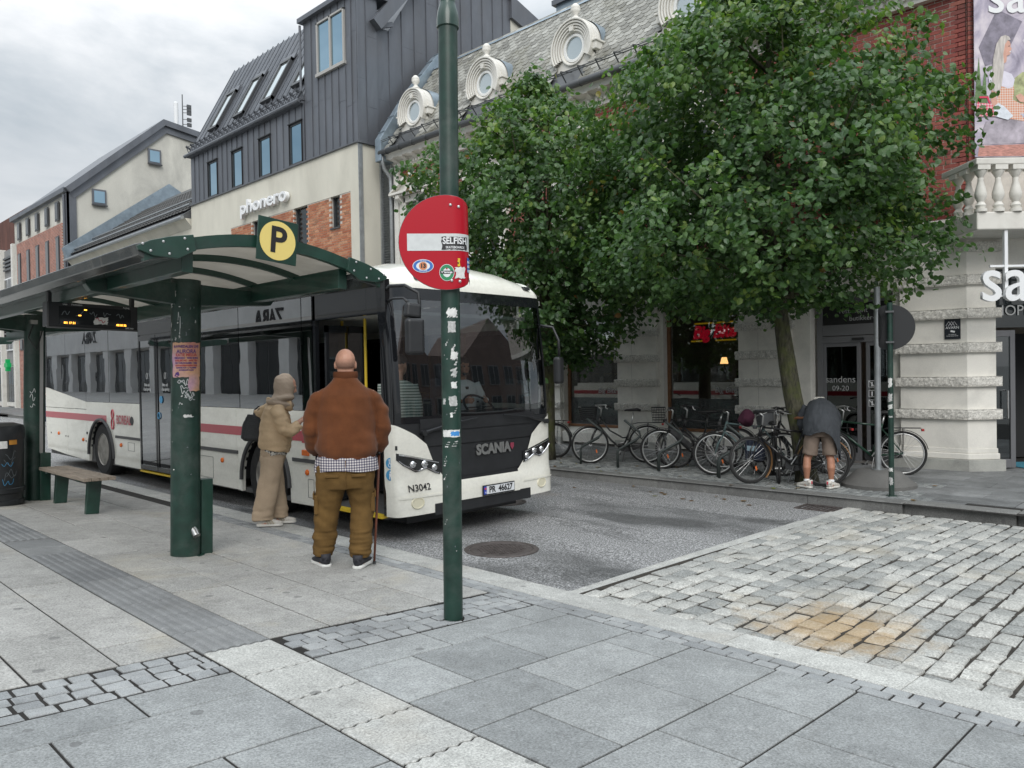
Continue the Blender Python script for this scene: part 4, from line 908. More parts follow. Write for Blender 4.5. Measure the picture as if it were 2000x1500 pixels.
obj('gable_core', MB().prism([(13.95,8),(13.95,12.36),(14.45,12.36),(16.3,15.2),(19.85,15.2),(19.85,8)], (0,19.13,0), (1,0,0), (0,0,1), (0,2.8,0)), M_zinc, off_)
a_, b_ = V(13.85,19.06,12.30), V(16.4,19.06,15.42); dd = (b_-a_).normalized(); nn_ = V(-dd.z,0,dd.x)
obj('verge_trim', MB().obox((a_+b_)/2+V(0,-.1,0)+nn_*.02, (b_-a_)/2, (0,.16,0), nn_*.18).bar((13.9,18.98,12.3),(14.5,18.98,12.55),.1,.14), M_zinc, off_)
obj('coping', MB().box(16.2,19.9,18.98,22,15.2,15.36), M_zinc, off_)
obj('rear_wall', MB().prism([(19.85,9),(24,9),(24,13.3),(19.85,14.45)], (0,19.10,0), (1,0,0), (0,0,1), (0,2.8,0)), M_plas, off_)
obj('rear_coping', MB().prism([(19.8,14.45),(24.1,13.3),(24.1,13.95),(19.8,15.25)], (0,18.98,0), (1,0,0), (0,0,1), (0,3,0)), M_zinc, off_)
sg = thing('wall_sign', 'white three dimensional phonero letters on the cream render wall', 'sign', (PX-.1, 24.5, 7.9), static=True)
text('lettering', 'phonero', (PX-.12, 24.5, 7.86), (0,-1,0), (0,0,1), .66, M_wht, sg, .07, xs=1.42, bold=.012)
rt = thing('roof_terrace', 'glass balustrade of a roof terrace beyond the slate ridge', 'railing', (20, 10, 13), static=True)
obj('terrace_wall', MB().box(17.8,26,8.5,15.2,11.2,12.9), M_zinc2, rt); obj('coping', MB().box(17.7,26,8.4,15.3,12.9,13.05), M_zinc, rt)
for i in range(4): obj('pane', MB().box(17.78,17.8,8.6+i*1.65,10.2+i*1.65,13.1,14.0), G_mir, rt)
# ---------------------------------------------------------------- houses further along the street
M_gable = M('weathered render', (0.60, 0.585, 0.525), 0.9, var=0.12, vs=.5, grain=0.08, gs=22, dirt_or_shade=(0.40, 0.39, 0.355), dfac=0.75, ds=.45, stretch=(1,1,.55))
def farbrick():
    g = G('distant brick'); b = g.new('TexBrick'); b.inputs['Scale'].default_value = 1.0
    for k_, v in (('Mortar Size', .012), ('Brick Width', .25), ('Row Height', .08)): b.inputs[k_].default_value = v
    b.inputs['Color1'].default_value = (.40,.13,.08,1); b.inputs['Color2'].default_value = (.28,.085,.06,1); b.inputs['Mortar'].default_value = (.42,.36,.31,1)
    mp = g.new('Mapping'); mp.inputs['Rotation'].default_value = (0, R(90), R(90)); s = g.new('SeparateXYZ'); cm = g.new('CombineXYZ')
    g.lk(g.pos(), s.inputs[0]); g.lk(s.outputs['Y'], cm.inputs['X']); g.lk(s.outputs['Z'], cm.inputs['Y']); g.lk(cm.outputs[0], b.inputs['Vector'])
    g.set(Base_Color=g.mix(1.0, b.outputs['Color'], g.ramp(g.noise(2.2,4,.6), [(.3,.75),(.7,1.2)]), 'MULTIPLY'), Roughness=.85); return g.m
M_fb = farbrick()
gh = thing('gable_house', 'tall house with a weathered grey gable wall, zinc verge and a brick street front', 'house', (17, 51, 0), static=True)
GP = [(13.2,0),(13.2,12.1),(18.3,16.75),(21.5,16.3),(24,13.5),(24,0)]
obj('wall', MB().prism(GP, (0,46,0), (1,0,0), (0,0,1), (0,11,0)), M_gable, gh)
k = MB()
for gi, (a, b_) in enumerate(zip(GP[1:4], GP[2:5])):
    a, b_ = V(a[0],0,a[1]), V(b_[0],0,b_[1]); d = (b_-a).normalized(); n = V(-d.z,0,d.x)
    k.obox((a+b_)/2+n*.05+V(0,51.4+.013*gi,0), (b_-a)/2+d*.10, (0,5.7,0), n*(.16+.006*gi)); k.obox((a+b_)/2-n*.18+V(0,45.93+.011*gi,0), (b_-a)/2+d*.1, (0,.05,0), n*(.30-.007*gi))
obj('roof', k, M_zinc, gh)
obj('corner_strip', MB().box(13.1,13.55,45.9,46.0,0,12.0).box(13.1,13.2,45.9,46.4,0,12.0), M_zinc, gh); obj('downpipe', MB().cyl((13.05,46.3,0),(13.05,46.3,11.9),.07), M_zinc, gh)
obj('brick_front', MB().box(13.12,13.2,47.0,56.3,0,10.5), M_fb, gh); obj('eave', MB().box(12.95,13.3,46,57.1,12.0,12.25), M_zinc, gh)
for i in range(5):
    y = 47.75+1.97*i
    for z0, z1 in ((10.7,11.75),(7.6,9.85),(3.8,6.2)):
        f = obj('window', MB().box(13.08,13.14,y-.32,y+.32,z0,z1), M_dframe, gh); obj('pane', MB().box(13.06,13.08,y-.25,y+.25,z0+.08,z1-.08), G_sky, f)
for x_, z_ in ((14.72,11.95),(17.75,14.75)):
    f = obj('gable_window', MB().box(x_-.36,x_+.36,45.9,46.02,z_-.42,z_+.42), M_zinc, gh); obj('pane', MB().box(x_-.27,x_+.27,45.88,45.9,z_-.32,z_+.32), G_mir, f); obj('sill', MB().box(x_-.4,x_+.4,45.82,45.92,z_-.5,z_-.42), M_dframe, f)
am = thing('antenna_mast', 'white mobile antenna with a thin steel mast on the gable roof', 'antenna', (19.4, 46.6, 16.6), static=True)
obj('antenna_panel', MB().lathe([(.13,0),(.13,1.7),(.1,1.75)], (19.33,46.6,16.7), 12), M_wht, am); k = MB().cyl((19.72,46.6,16.5),(19.72,46.6,19.0),.035,.03)
for z in (17.2,17.5,17.9,18.1,18.3): k.bar((19.72,46.6,z),(20.1,46.5,z+.05),.03,.03); k.box(19.95,20.2,46.45,46.55,z-.1,z+.12)
obj('mast', k, M_gut, am)
M_tile = M('black roof tile', (.06,.058,.055), .6, var=.3, vs=6, bump=.3)
lh = thing('tiled_house', 'low house with a black tiled roof between the zinc office building and the gable house', 'house', (15.5, 38, 0), static=True)
obj('wall', MB().box(13.3,20,30.7,45.85,0,8.2), M_plas, lh)
obj('roof', MB().prism([(12.95,8.25),(12.95,8.4),(18.2,12.3),(22,9.5),(22,8.2)], (0,30.7,0), (1,0,0), (0,0,1), (0,15.0,0)), M_gut, lh)
rdv = (V(18.2,0,12.3)-V(12.95,0,8.4)).normalized(); rnv = V(-rdv.z,0,rdv.x); k = MB()
for i in range(13):
    for j in range(44):
        y = 30.9+j*.33; p = V(12.9,y,8.42)+rdv*(.2+i*.38)+rnv*(.03)
        k.add([p, p+V(0,.1,0)+rnv*.04, p+V(0,.22,0)+rnv*.03, p+V(0,.32,0), p+rdv*.42-rnv*.03, p+rdv*.42+V(0,.1,0)+rnv*.01, p+rdv*.42+V(0,.22,0), p+rdv*.42+V(0,.32,0)-rnv*.03], [(0,1,5,4),(1,2,6,5),(2,3,7,6),(0,3,2,1)])
obj('roof_tile', k, M_tile, lh, kind='stuff')
obj('verge_flashing', MB().prism([(12.7,8.9),(18.3,13.15),(19.8,12.3),(19.8,11.3),(18.3,12.3),(12.9,8.2)], (0,45.3,0), (1,0,0), (0,0,1), (0,.35,0)), M_zinc2, lh)
k = MB()
for q, r_ in ((.5,.06),(1.6,.05)): k.tube([V(12.95,30.8,8.45)+rdv*q+rnv*.15, V(12.95,45.4,8.45)+rdv*q+rnv*.15], r_, 6)
obj('snow_guard', k, M_pipe, lh); obj('gutter', MB().tube([(12.88,30.7,8.27),(12.88,45.8,8.27)], .08, 8), M_pipe, lh); obj('cornice', MB().prism([(0,0),(.3,-.35),(.35,-.35),(.35,0)], (12.98,30.7,8.25), (1,0,0), (0,0,1), (0,15,0)), M_plas, lh)
db = thing('department_building', 'grey panelled shop building with a rusty steel top storey at the left edge', 'building', (16, 68, 0), static=True)
M_gp = M('grey facade panel', (.24,.24,.24), .6, var=.1, vs=2); M_rust = M('rusty steel cladding', (.115,.045,.032), .8, var=.4, vs=1.2, stretch=(1,1,.3))
obj('wall', MB().box(13.4,24,57.1,85,0,10.6), M_gp, db); obj('top_storey', MB().prism([(14.2,10.6),(14.2,13.3),(24,15.5),(24,10.6)], (0,55.8,0), (1,0,0), (0,0,1), (0,30,0)), M_rust, db)
for y in (57.3, 60.6, 63.9, 67.2, 70.5): obj('column', MB().box(13.1,13.5,y,y+.4,0,10.7), M_white, db)
for y in (57.9, 61.2, 64.5, 67.8):
    for z in (3.9, 7.0):
        f = obj('window', MB().box(13.3,13.42,y,y+2.4,z,z+1.7), M_wht, db)
        for i in range(3): obj('pane', MB().box(13.28,13.3,y+.08+i*.8,y+.72+i*.8,z+.1,z+1.6), G_sky, f)
    for i in range(4): obj('louvre', MB().box(13.25,13.45,y,y+2.5,9.2+i*.25,9.33+i*.25), M_gut, db)
    f = obj('shop_front', MB().box(13.3,13.42,y,y+2.5,.2,3.0), M_white, db)
    for i in range(4): obj('pane', MB().box(13.28,13.3,y+.06+i*.62,y+.58+i*.62,.5,2.8), G_sky, f)
pc = thing('pharmacy_cross', 'green pharmacy cross sign mounted on the far shop front', 'sign', (13.0, 58.6, 2.9), static=True)
M_grn = M('green sign', (.0,.22,.06), .4, emit=(0,.4,.1), es=.3)
obj('cross', MB().box(12.86,13.1,58.2,59.0,2.78,3.05).box(12.86,13.1,58.46,58.74,3.05,3.3).box(12.86,13.1,58.46,58.74,2.53,2.78), M_grn, pc); obj('arm', MB().box(13.1,13.3,58.55,58.65,2.9,2.95), M_gut, pc)
bs = thing('projecting_sign', 'small black projecting shop sign with white lettering above the pharmacy cross', 'sign', (13.0, 57.6, 4.9), static=True)
obj('board', MB().box(12.55,13.2,57.28,57.36,4.55,5.25), M_black, bs); text('board_lettering', 'sørvik 16', (12.87,57.27,4.9), (1,0,0), (0,0,1), .17, M_wht, bs); obj('arm', MB().box(12.5,13.3,57.3,57.34,5.25,5.3), M_gut, bs)
# ---------------------------------------------------------------- shops on the near side (behind the photographer, mirrored in the bus windows)
cs = thing('clothes_shop_building', 'pale shop building on the near side whose front mirrors in the bus windows', 'building', (-10, 28, 0.8), static=True)
M_cs = M('pale facade stone', (.68,.68,.67), .8, var=.08, vs=1)
obj('wall', MB().box(-12,-8.3,12,70,.5,7.9), M_cs, cs); obj('roof', MB().prism([(-8.2,7.9),(-10,9.2),(-12,9.2),(-12,7.9)], (0,12,0), (1,0,0), (0,0,1), (0,58,0)), M_gut, cs)
y = 12.0
while y < 69:
    obj('pillar', MB().box(-8.3,-7.9,y,y+.9,.5,7.8), M_cs, cs)
    for z0, z1 in ((.9,3.6),(5.5,7.4)):
        f = obj('window', MB().box(-8.3,-8.2,y+1.1,y+3.6,z0,z1), M_dframe, cs); obj('pane', MB().box(-8.2,-8.19,y+1.2,y+2.3,z0+.1,z1-.1).box(-8.2,-8.19,y+2.4,y+3.5,z0+.1,z1-.1), G_sky, f)
    y += 3.8
obj('fascia', MB().box(-8.3,-7.86,12,70,3.75,5.25), M_cs, cs); obj('cornice', MB().box(-8.3,-7.6,12,70,7.6,7.95), M_cs, cs)
text('lettering', 'ZARA', (-7.84,32.6,4.56), (0,1,0), (0,0,1), 1.0, M_black, cs, .02, xs=1.0, bold=.02); text('lettering', 'ZARA', (-7.84,57.4,4.7), (0,1,0), (0,0,1), 1.05, M_black, cs, .02, bold=.02)
gb = thing('gabled_building', 'dark gabled building across the side street that mirrors in the windscreen', 'building', (24, -16, 0), static=True)
M_gb = M('dark red facade', (.20,.15,.13), .8, var=.15, vs=1)
obj('wall', MB().prism([(12,0),(12,6.4),(16,10),(20,6.4),(24,6.4),(28,10),(32,6.4),(32,0)], (0,-22,0), (1,0,0), (0,0,1), (0,8,0)), M_gb, gb)
for i in range(10):
    for z in (.8, 3.8):
        f = obj('window', MB().box(12.6+i*2,13.9+i*2,-14,-13.93,z,z+1.9), M_frame, gb); obj('pane', MB().box(12.7+i*2,13.2+i*2,-13.93,-13.92,z+.1,z+1.8).box(13.3+i*2,13.8+i*2,-13.93,-13.92,z+.1,z+1.8), G_sky, f)
# ---------------------------------------------------------------- the city bus
BX0, BX1, BZ = 4.85, 7.28, 0.06
M_bw = M('cream bus paint', (0.83, 0.815, 0.735), 0.22, var=0.03, vs=2, coat=0.6, dirt_or_shade=(0.42, 0.39, 0.33), dfac=0.3, ds=1.9, stretch=(1,.45,1.8), grain=.04, gs=30)
M_bb = M('black bus gloss', (0.010, 0.011, 0.013), 0.06, spec=0.6)
M_bm = M('black bus plastic', (0.018, 0.019, 0.021), 0.42, var=.2, vs=6)
M_br = M('red bus stripe', (0.43, 0.018, 0.042), 0.3, coat=0.4)
M_rub = M('tyre rubber', (0.016, 0.016, 0.016), 0.8, var=.3, vs=15)
M_rim = M('dirty wheel rim', (0.27, 0.255, 0.23), 0.5, 0.5, var=.35, vs=8)
M_chr = M('chrome', (0.75, 0.75, 0.76), 0.12, 1.0)
M_amb = M('amber lamp', (0.75, 0.16, 0.02), 0.25)
M_yelp = M('yellow rail', (0.75, 0.52, 0.04), 0.4)
M_blue = M('blue sticker', (0.06, 0.30, 0.55), 0.4)
M_trim = M('dark grey trim', (0.07, 0.07, 0.072), 0.5)
M_seat = M('bus seat fabric', (0.05, 0.055, 0.075), 0.8, var=.3, vs=20)
M_bin = M('bus interior lining', (0.55, 0.55, 0.53), 0.7)
M_bfl = M('bus floor', (0.09, 0.09, 0.09), 0.7, var=.2, vs=20)
G_bus = glass('tinted bus glass', (0.26, 0.27, 0.275), 0.27, 0.0, 0.045, 1.3)
G_wsc = glass('windscreen glass', (0.62, 0.68, 0.68), 0.11, 0.0)
bus = thing('city_bus', 'cream and black city bus with a red stripe at the stop, front door open', 'bus', (6.12, 12.6, BZ), static=True)
def arch(yc, r, z0, n=14, flat=1.0):
    return [(yc - r*math.cos(q), z0 + r*flat*math.sin(q)) for q in np.linspace(0, math.pi, n)]
def sidepoly(pts, x=BX0, t=.05, m=M_bw, name='side_panel', parent=bus, **k):
    return obj(name, MB().prism(pts, (x,0,0), (0,1,0), (0,0,1), (t,0,0)), m, parent, **k)
aF = [(8.56,.30)] + arch(9.20, .635, .48, 16) + [(9.84,.32)]
aR = [(14.66,.34)] + arch(15.35, .68, .44, 16) + [(16.05,.31)]
SK, TZ = .835, 1.435
sidepoly([(7.985,.31)] + aF + [(9.96,.33),(9.96,TZ),(7.985,TZ)])
sidepoly([(9.968,.33),(11.94,.335),(11.94,SK-.03),(9.968,SK-.03)]); sidepoly([(9.968,SK-.025),(11.94,SK-.025),(11.94,TZ),(9.968,TZ)])
sidepoly([(13.44,.34)] + aR + [(16.14,.31),(16.14,TZ),(13.44,TZ)])
sidepoly([(16.15,.31),(17.365,.345),(17.365,1.285),(16.15,1.285)]); sidepoly([(17.375,.345),(18.72,.41),(18.80,.9),(18.80,1.285),(17.375,1.285)])
sidepoly([(16.15,1.295),(18.80,1.295),(18.78,1.72),(16.15,1.435)])
for nm, yc, r, zc in (('wheel_arch', 9.20, .635, .48), ('wheel_arch', 15.35, .68, .44)):
    k = MB(); k.tube([(BX0-.012, p[0], p[1]) for p in arch(yc, r, zc, 18)], .028, 6); obj(nm, k, M_trim, bus); k = MB()
    k.prism(arch(yc, r+.0, zc, 16), (BX0+.03,0,0), (0,1,0), (0,0,1), (.02,0,0)); k2 = MB(); n = 16; pts = arch(yc, r, .2, 16)
    k2.grid(lambda u, v: V(BX0+.03+.5*v, yc - r*math.cos(u*math.pi), zc + r*math.sin(u*math.pi)), 16, 1); obj('wheel_well', k2, M_bm, bus)
def sbox(name, y0, y1, z0, z1, m, o=.004, parent=bus, t=.006): return obj(name, MB().box(BX0-o, BX0-o+t, y0, y1, z0, z1), m, parent)
sbox('stripe', 8.17, 11.94, 1.07, 1.19, M_br); sbox('stripe', 15.05, 18.80, 1.075, 1.2, M_br)
for a, b_ in ((7.99,8.5),(9.93,11.94),(13.44,14.6),(16.1,16.15)): sbox('trim_strip', a, b_, SK-.02, SK+.025, M_trim, .012, t=.02)
for y, z in ((17.9,.76),(16.35,.70),(14.32,.70),(10.4,.70),(8.16,.70)): obj('side_marker', MB().lathe([(.036,0),(.036,-.014),(.02,-.026)], (BX0-.002, y, z), 10, 'X'), M_amb, bus, smooth=False)
obj('turn_lamp', MB().box(BX0-.03,BX0,8.11,8.25,.90,.97), M_amb, bus, bevel=.01)
for y, z in ((18.45,.75),(17.45,.72),(17.31,.72),(16.2,.68)): obj('panel_lock', MB().cyl((BX0-.006,y,z),(BX0,y,z),.018), M_bm, bus)
k = MB()
for y0, y1, z0, z1 in ((10.7,11.2,.42,.72),(13.7,14.0,.62,.76),(8.02,8.15,.40,.62)):
    for a, b_, c, d in ((y0,y1,z0,z0+.005),(y0,y1,z1,z1+.005),(y0,y0+.005,z0,z1),(y1,y1+.005,z0,z1)): k.box(BX0-.003,BX0+.001,a,b_,c,d)
obj('flap_outline', k, M_trim, bus)
# lettering and emblem on the side
lg = MB(); 
for c, r in ((1.235,.06),(1.06,.075)): lg.tube([(BX0-.006, 14.72+r*.85*math.cos(q), c+r*1.25*math.sin(q)) for q in np.linspace(0, 6.283, 25)[:-1]], .013, 5, close=True)
obj('emblem', lg, M_br, bus); text('side_lettering', 'BOREAL', (BX0-.012, 14.17, 1.135), (0,-1,0), (0,0,1), .215, M_br, bus, bold=.007, xs=.9)
obj('crest', MB().lathe([(.075,0),(.075,-.005)], (BX0-.001, 13.80, 1.14), 16, 'X'), M_bm, bus)
text('side_lettering', 'ru', (BX0-.006, 8.08, 1.13), (0,-1,0), (0,0,1), .17, M_wht, bus, bold=.004)
sbox('lettering_patch', 7.99, 8.28, 1.05, 1.22, M_br, .003)
# glazing band
WZ = 2.86
def bandpane(y0, y1, poly=None):
    f = obj('window', MB().prism(poly or [(y0+.006,TZ+.006),(y1-.006,TZ+.006),(y1-.006,WZ),(y0+.006,WZ)], (BX0,0,0), (0,1,0), (0,0,1), (.008,0,0)), G_bus, bus)
    return f
for a, b_ in ((8.0,8.235),(8.24,9.85),(9.855,11.94),(13.44,14.87),(14.875,16.15)): bandpane(a, b_)
bandpane(0, 0, [(16.156,1.44),(17.365,1.57),(17.365,WZ),(16.156,WZ)]); bandpane(0, 0, [(17.375,1.575),(18.62,1.71),(18.66,WZ),(17.375,WZ)])
k = MB(); k.box(BX0+.02,BX0+.06,8.0,18.7,2.40,2.90)
for y in (8.0,8.2,9.85,11.9,13.44,14.87,16.15,17.37,18.6): k.box(BX0+.02,BX0+.06,y-.05,y+.06,TZ,2.45)
obj('window_pillar', k, M_bb, bus)
obj('door_header', MB().box(BX0,BX0+.05,6.63,7.99,2.50,2.90), M_bb, bus); obj('door_header', MB().box(BX0,BX0+.05,11.94,13.44,2.58,2.90), M_bb, bus)
obj('black_panel', MB().box(BX0-.002,BX0+.004,6.9,7.9,2.55,2.84), M_bb, bus, bevel=.01)
# rear double doors
for a, b_ in ((11.96,12.68),(12.70,13.42)):
    d = obj('door', MB().box(BX0-.01,BX0+.03,a,a+.05,.36,2.56).box(BX0-.01,BX0+.03,b_-.05,b_,.36,2.56).box(BX0-.01,BX0+.03,a+.05,b_-.05,.36,.43).box(BX0-.01,BX0+.03,a+.05,b_-.05,2.48,2.56), M_bb, bus)
    obj('pane', MB().box(BX0+.0,BX0+.008,a+.05,b_-.05,.43,2.48), G_bus, d)
    text('door_print', 'Ikke stå\ni døråpning', (BX0-.013,(a+b_)/2,1.72), (0,-1,0), (0,0,1), .07, M_wht, d)
    obj('print_ring', MB().tube([(BX0-.011,(a+b_)/2+.03*math.cos(q),1.90+.05*math.sin(q)) for q in np.linspace(0,6.28,15)[:-1]], .004, 4, close=True), M_grylet, d)
obj('door_sticker', MB().lathe([(.06,0),(.06,-.004)], (BX0-.008,12.50,1.52), 16, 'X'), M_blue, bus); obj('door_button', MB().tube([(BX0-.012,12.6+.04*math.cos(q),1.26+.05*math.sin(q)) for q in np.linspace(0,6.28,15)[:-1]], .008, 5, close=True), M_blue, bus)
obj('door_sill', MB().box(BX0-.02,BX0+.1,11.96,13.42,.31,.335), M_yelp, bus); obj('door_sill', MB().box(BX0-.02,BX0+.06,6.66,7.95,.325,.358), M_yelp, bus)
# wheels
def wheel(x, y, parent=bus):
    w = obj('wheel', MB().lathe([(.30,-.14),(.44,-.15),(.485,-.12),(.498,-.06),(.498,.06),(.485,.12),(.44,.15),(.30,.14)], (x,y,BZ+.50), 36, 'X', cap=False), M_rub, parent, autos=30)
    obj('rim', MB().lathe([(.305,-.13),(.29,-.145),(.27,-.12),(.25,-.03),(.16,.0),(.14,-.06),(.09,-.09),(.02,-.09)], (x,y,BZ+.50), 28, 'X'), M_rim, w, autos=35)
    k = MB()
    for i in range(10): a = i*math.pi/5; k.cyl((x-.03,y+.2*math.cos(a),BZ+.5+.2*math.sin(a)),(x+.02,y+.2*math.cos(a),BZ+.5+.2*math.sin(a)),.016,n=6)
    obj('wheel_nut', k, M_rim, w)
for x, y in ((5.02,9.20),(5.02,15.35),(7.10,9.20),(7.10,15.35)): wheel(x, y)
# front end
def FY(u, z):
    a = min(abs(u), 1.0); y = 6.40 + .03*a*a + .17*(1-(max(0, 1-a**7))**(1/7))
    if z < .70: y -= .025*min(1, (.70-z)/.1)
    if z > 1.35: y += .13*((z-1.35)/1.45)**1.6
    return y
def FP(u, z, o=0.0):
    def q(a, b): return V(6.065+1.215*max(-1, min(1, a)), FY(a, b), b)
    p = q(u, z); du = (q(min(u+.01,1), z)-q(max(u-.01,-1), z)); dz = q(u, z+.01)-q(u, z-.01); n = du.cross(dz).normalized()
    if n.y > 0: n = -n
    if abs(u) > .985: n = (n + V(math.copysign(1.2, u), 0, 0)).normalized()
    return p + n*o
def pw(x, pts):
    for (a, b), (c, d) in zip(pts, pts[1:]):
        if x <= c: return b + (d-b)*(x-a)/(c-a) if c > a else d
    return pts[-1][1]
def cosu(t): return math.sin((t-.5)*math.pi)     # denser sampling at the corners
def patch(name, u0, u1, zb, zt, m, o=0.0, nu=40, nv=10, parent=bus, smooth=True):
    f0 = zb if callable(zb) else (lambda u: zb); f1 = zt if callable(zt) else (lambda u: zt)
    full = u0 < -.9 and u1 > .9
    def fn(s, t):
        u = cosu(s) if full and u0 <= -1 else u0+(u1-u0)*s
        return FP(u, f0(u)+(f1(u)-f0(u))*t, o)
    return obj(name, MB().grid(fn, nu, nv), m, parent, smooth)
ZT = [(0,.655),(.40,.66),(.47,.70),(.55,.80),(.62,.93),(.68,1.10),(.80,1.21),(1.0,1.335)]
ztop = lambda u: pw(abs(u), ZT)
patch('front_shell', -1, 1, .40, 1.40, M_bm, 0, 60, 12)
patch('grille_panel', -.66, .66, lambda u: .70+.06*abs(u), 1.06, M_bm, .012, 24, 6); patch('upper_grille_panel', -.70, .70, 1.075, 1.22, M_bm, .014, 24, 3); patch('upper_grille_panel', -.74, .74, 1.235, 1.37, M_bm, .010, 24, 3)
patch('front_corner', -1, -.46, .36, ztop, M_bw, .022, 46, 12); patch('front_corner', .46, 1, .36, ztop, M_bw, .022, 46, 12)
patch('bumper', -.455, .455, .45, .665, M_bw, .030, 20, 4); patch('bumper', -.455, .455, .45, .545, M_bw, .040, 20, 2)
patch('lower_lip', -.62, .62, .33, .455, M_bm, .028, 20, 3)
for s in (-1, 1):
    patch('corner_crease', s*.52, s*.97, lambda u: .545, lambda u: .565, M_bw, .034, 12, 2)
    HT = lambda u: pw(abs(u), [(.54,.90),(.975,1.03)]); HB = lambda u: pw(abs(u), [(.54,.765),(.60,.785),(.70,.845),(.80,.81),(.93,.90),(.985,.97)])
    hl = patch('headlight', s*.54, s*.975, HB, HT, M_bb, .027, 18, 4)
    k = MB()
    for a, z, r in ((.60,.845,.042),(.71,.895,.046),(.83,.90,.044)):
        p = FP(s*a, z, .02); n = (FP(s*a, z, .12)-p).normalized(); k.sph(p+n*.0, r, 14, 8, 1, .7, 1)
    obj('lamp', k, M_chr, hl, smooth=True)
    k = MB().tube([FP(s*a, HT(a)-.012, .034) for a in np.linspace(.56,.96,10)], .008, 5); k.tube([FP(s*a, HB(a)+.012, .034) for a in np.linspace(.56,.96,10)], .008, 5); obj('lamp_trim', k, M_chr, hl)
    p = FP(s*.80, .49, .024); n = (FP(s*.80, .49, .2)-p).normalized(); u_ = V(0,0,1); r_ = n.cross(u_)
    k = MB(); k.tube([p+r_*(.075*math.cos(q))+u_*(.055*math.sin(q)) for q in np.linspace(0,6.283,25)[:-1]], .010, 6, close=True); k.prism([(.07*math.cos(q),.05*math.sin(q)) for q in np.linspace(0,6.283,20,endpoint=False)], p, r_, u_, n*.004)
    obj('fog_lamp', k, M('fog lamp cover', (.72,.68,.52), .3) if 'fog lamp cover' not in bpy.data.materials else bpy.data.materials['fog lamp cover'], bus)
patch('header_panel', -1, 1, 2.66, 2.80, M_bb, .004, 60, 4)
patch('front_pillar', -1, -.925, 1.33, 2.80, M_bb, .006, 10, 14); patch('front_pillar', .925, 1, 1.33, 2.80, M_bb, .006, 10, 14)
patch('windscreen', -.925, .925, 1.37, 2.67, G_wsc, .0, 40, 14)
patch('windscreen_surround', -.93, .93, 1.33, 1.40, M_bb, .006, 30, 2)
obj('corner_post', MB().box(BX0,BX0+.06,6.56,6.66,1.30,2.86).box(BX0,BX0+.06,6.58,6.65,.36,1.30), M_bb, bus); obj('door_post', MB().box(BX0+.0,BX0+.05,7.93,7.985,.33,2.86), M_bb, bus)
obj('right_side', MB().box(BX1-.04,BX1,6.62,18.8,.33,1.45).box(BX1-.04,BX1,6.95,18.8,2.42,2.82), M_bw, bus); obj('stripe', MB().box(BX1,BX1+.004,6.8,18.7,1.07,1.19), M_br, bus); obj('lettering_panel', MB().box(BX1+.004,BX1+.007,9.9,11.3,.95,1.32), M_bw, bus); text('side_lettering', 'BOREAL', (BX1+.012, 10.65, 1.13), (0,1,0), (0,0,1), .24, M_br, bus, bold=.006)
k = MB()
for i in range(8): k.box(BX1-.04,BX1,6.62+i*1.52,6.72+i*1.52,1.45,2.42)
obj('window_pillar', k, M_bb, bus); obj('window', MB().box(BX1-.02,BX1-.012,6.7,18.7,1.45,2.42), glass('far bus glass', (.72,.75,.75), .03), bus)
obj('rear_end', MB().box(BX0+.02,BX1-.02,18.74,18.80,.40,2.95), M_bw, bus, bevel=.02); obj('rear_edge', MB().box(BX0-.004,BX0+.05,18.64,18.80,1.71,2.92), M_bb, bus)
# roof shell with rounded shoulders and a sloping front visor
RP = [(4.85,2.83),(4.86,2.91),(4.91,2.98),(5.03,3.05),(5.35,3.13),(6.065,3.19),(6.78,3.13),(7.10,3.05),(7.22,2.98),(7.27,2.91),(7.28,2.83)]
def roofpt(s, t):
    i = s*(len(RP)-1); j = min(int(i), len(RP)-2); f = i-j; x = RP[j][0]+(RP[j+1][0]-RP[j][0])*f; z = RP[j][1]+(RP[j+1][1]-RP[j][1])*f
    u = (x-6.065)/1.215; y0 = FY(u, 2.82) - .012
    tt = t*10
    if tt < 3:
        q = tt/3; zz = 2.785 + (z-2.785)*math.sin(q*math.pi/2); return V(x, y0 + .75*(1-math.cos(q*math.pi/2))*(1.0 if abs(u) < .9 else .6), zz)
    q = (tt-3)/7; ys = y0 + .75*(1.0 if abs(u) < .9 else .6); return V(x, ys + (18.8-ys)*q, z)
obj('roof', MB().grid(roofpt, 40, 40), M_bw, bus, True)
obj('roof_unit', MB().box(5.4,6.85,10.5,13.5,3.14,3.21), M_bw, bus, bevel=.05)
for u in (-.62, .80): p = V(6.065+1.215*u, FY(u,2.82)+.03, 2.90); obj('roof_marker', MB().obox(p, (.055,0,0), (0,.02,0), (0,.012,.022)), M_bm, bus, bevel=.008)
obj('roof_seam', MB().box(4.84,4.86,7.42,7.44,2.84,2.99), M_trim, bus)
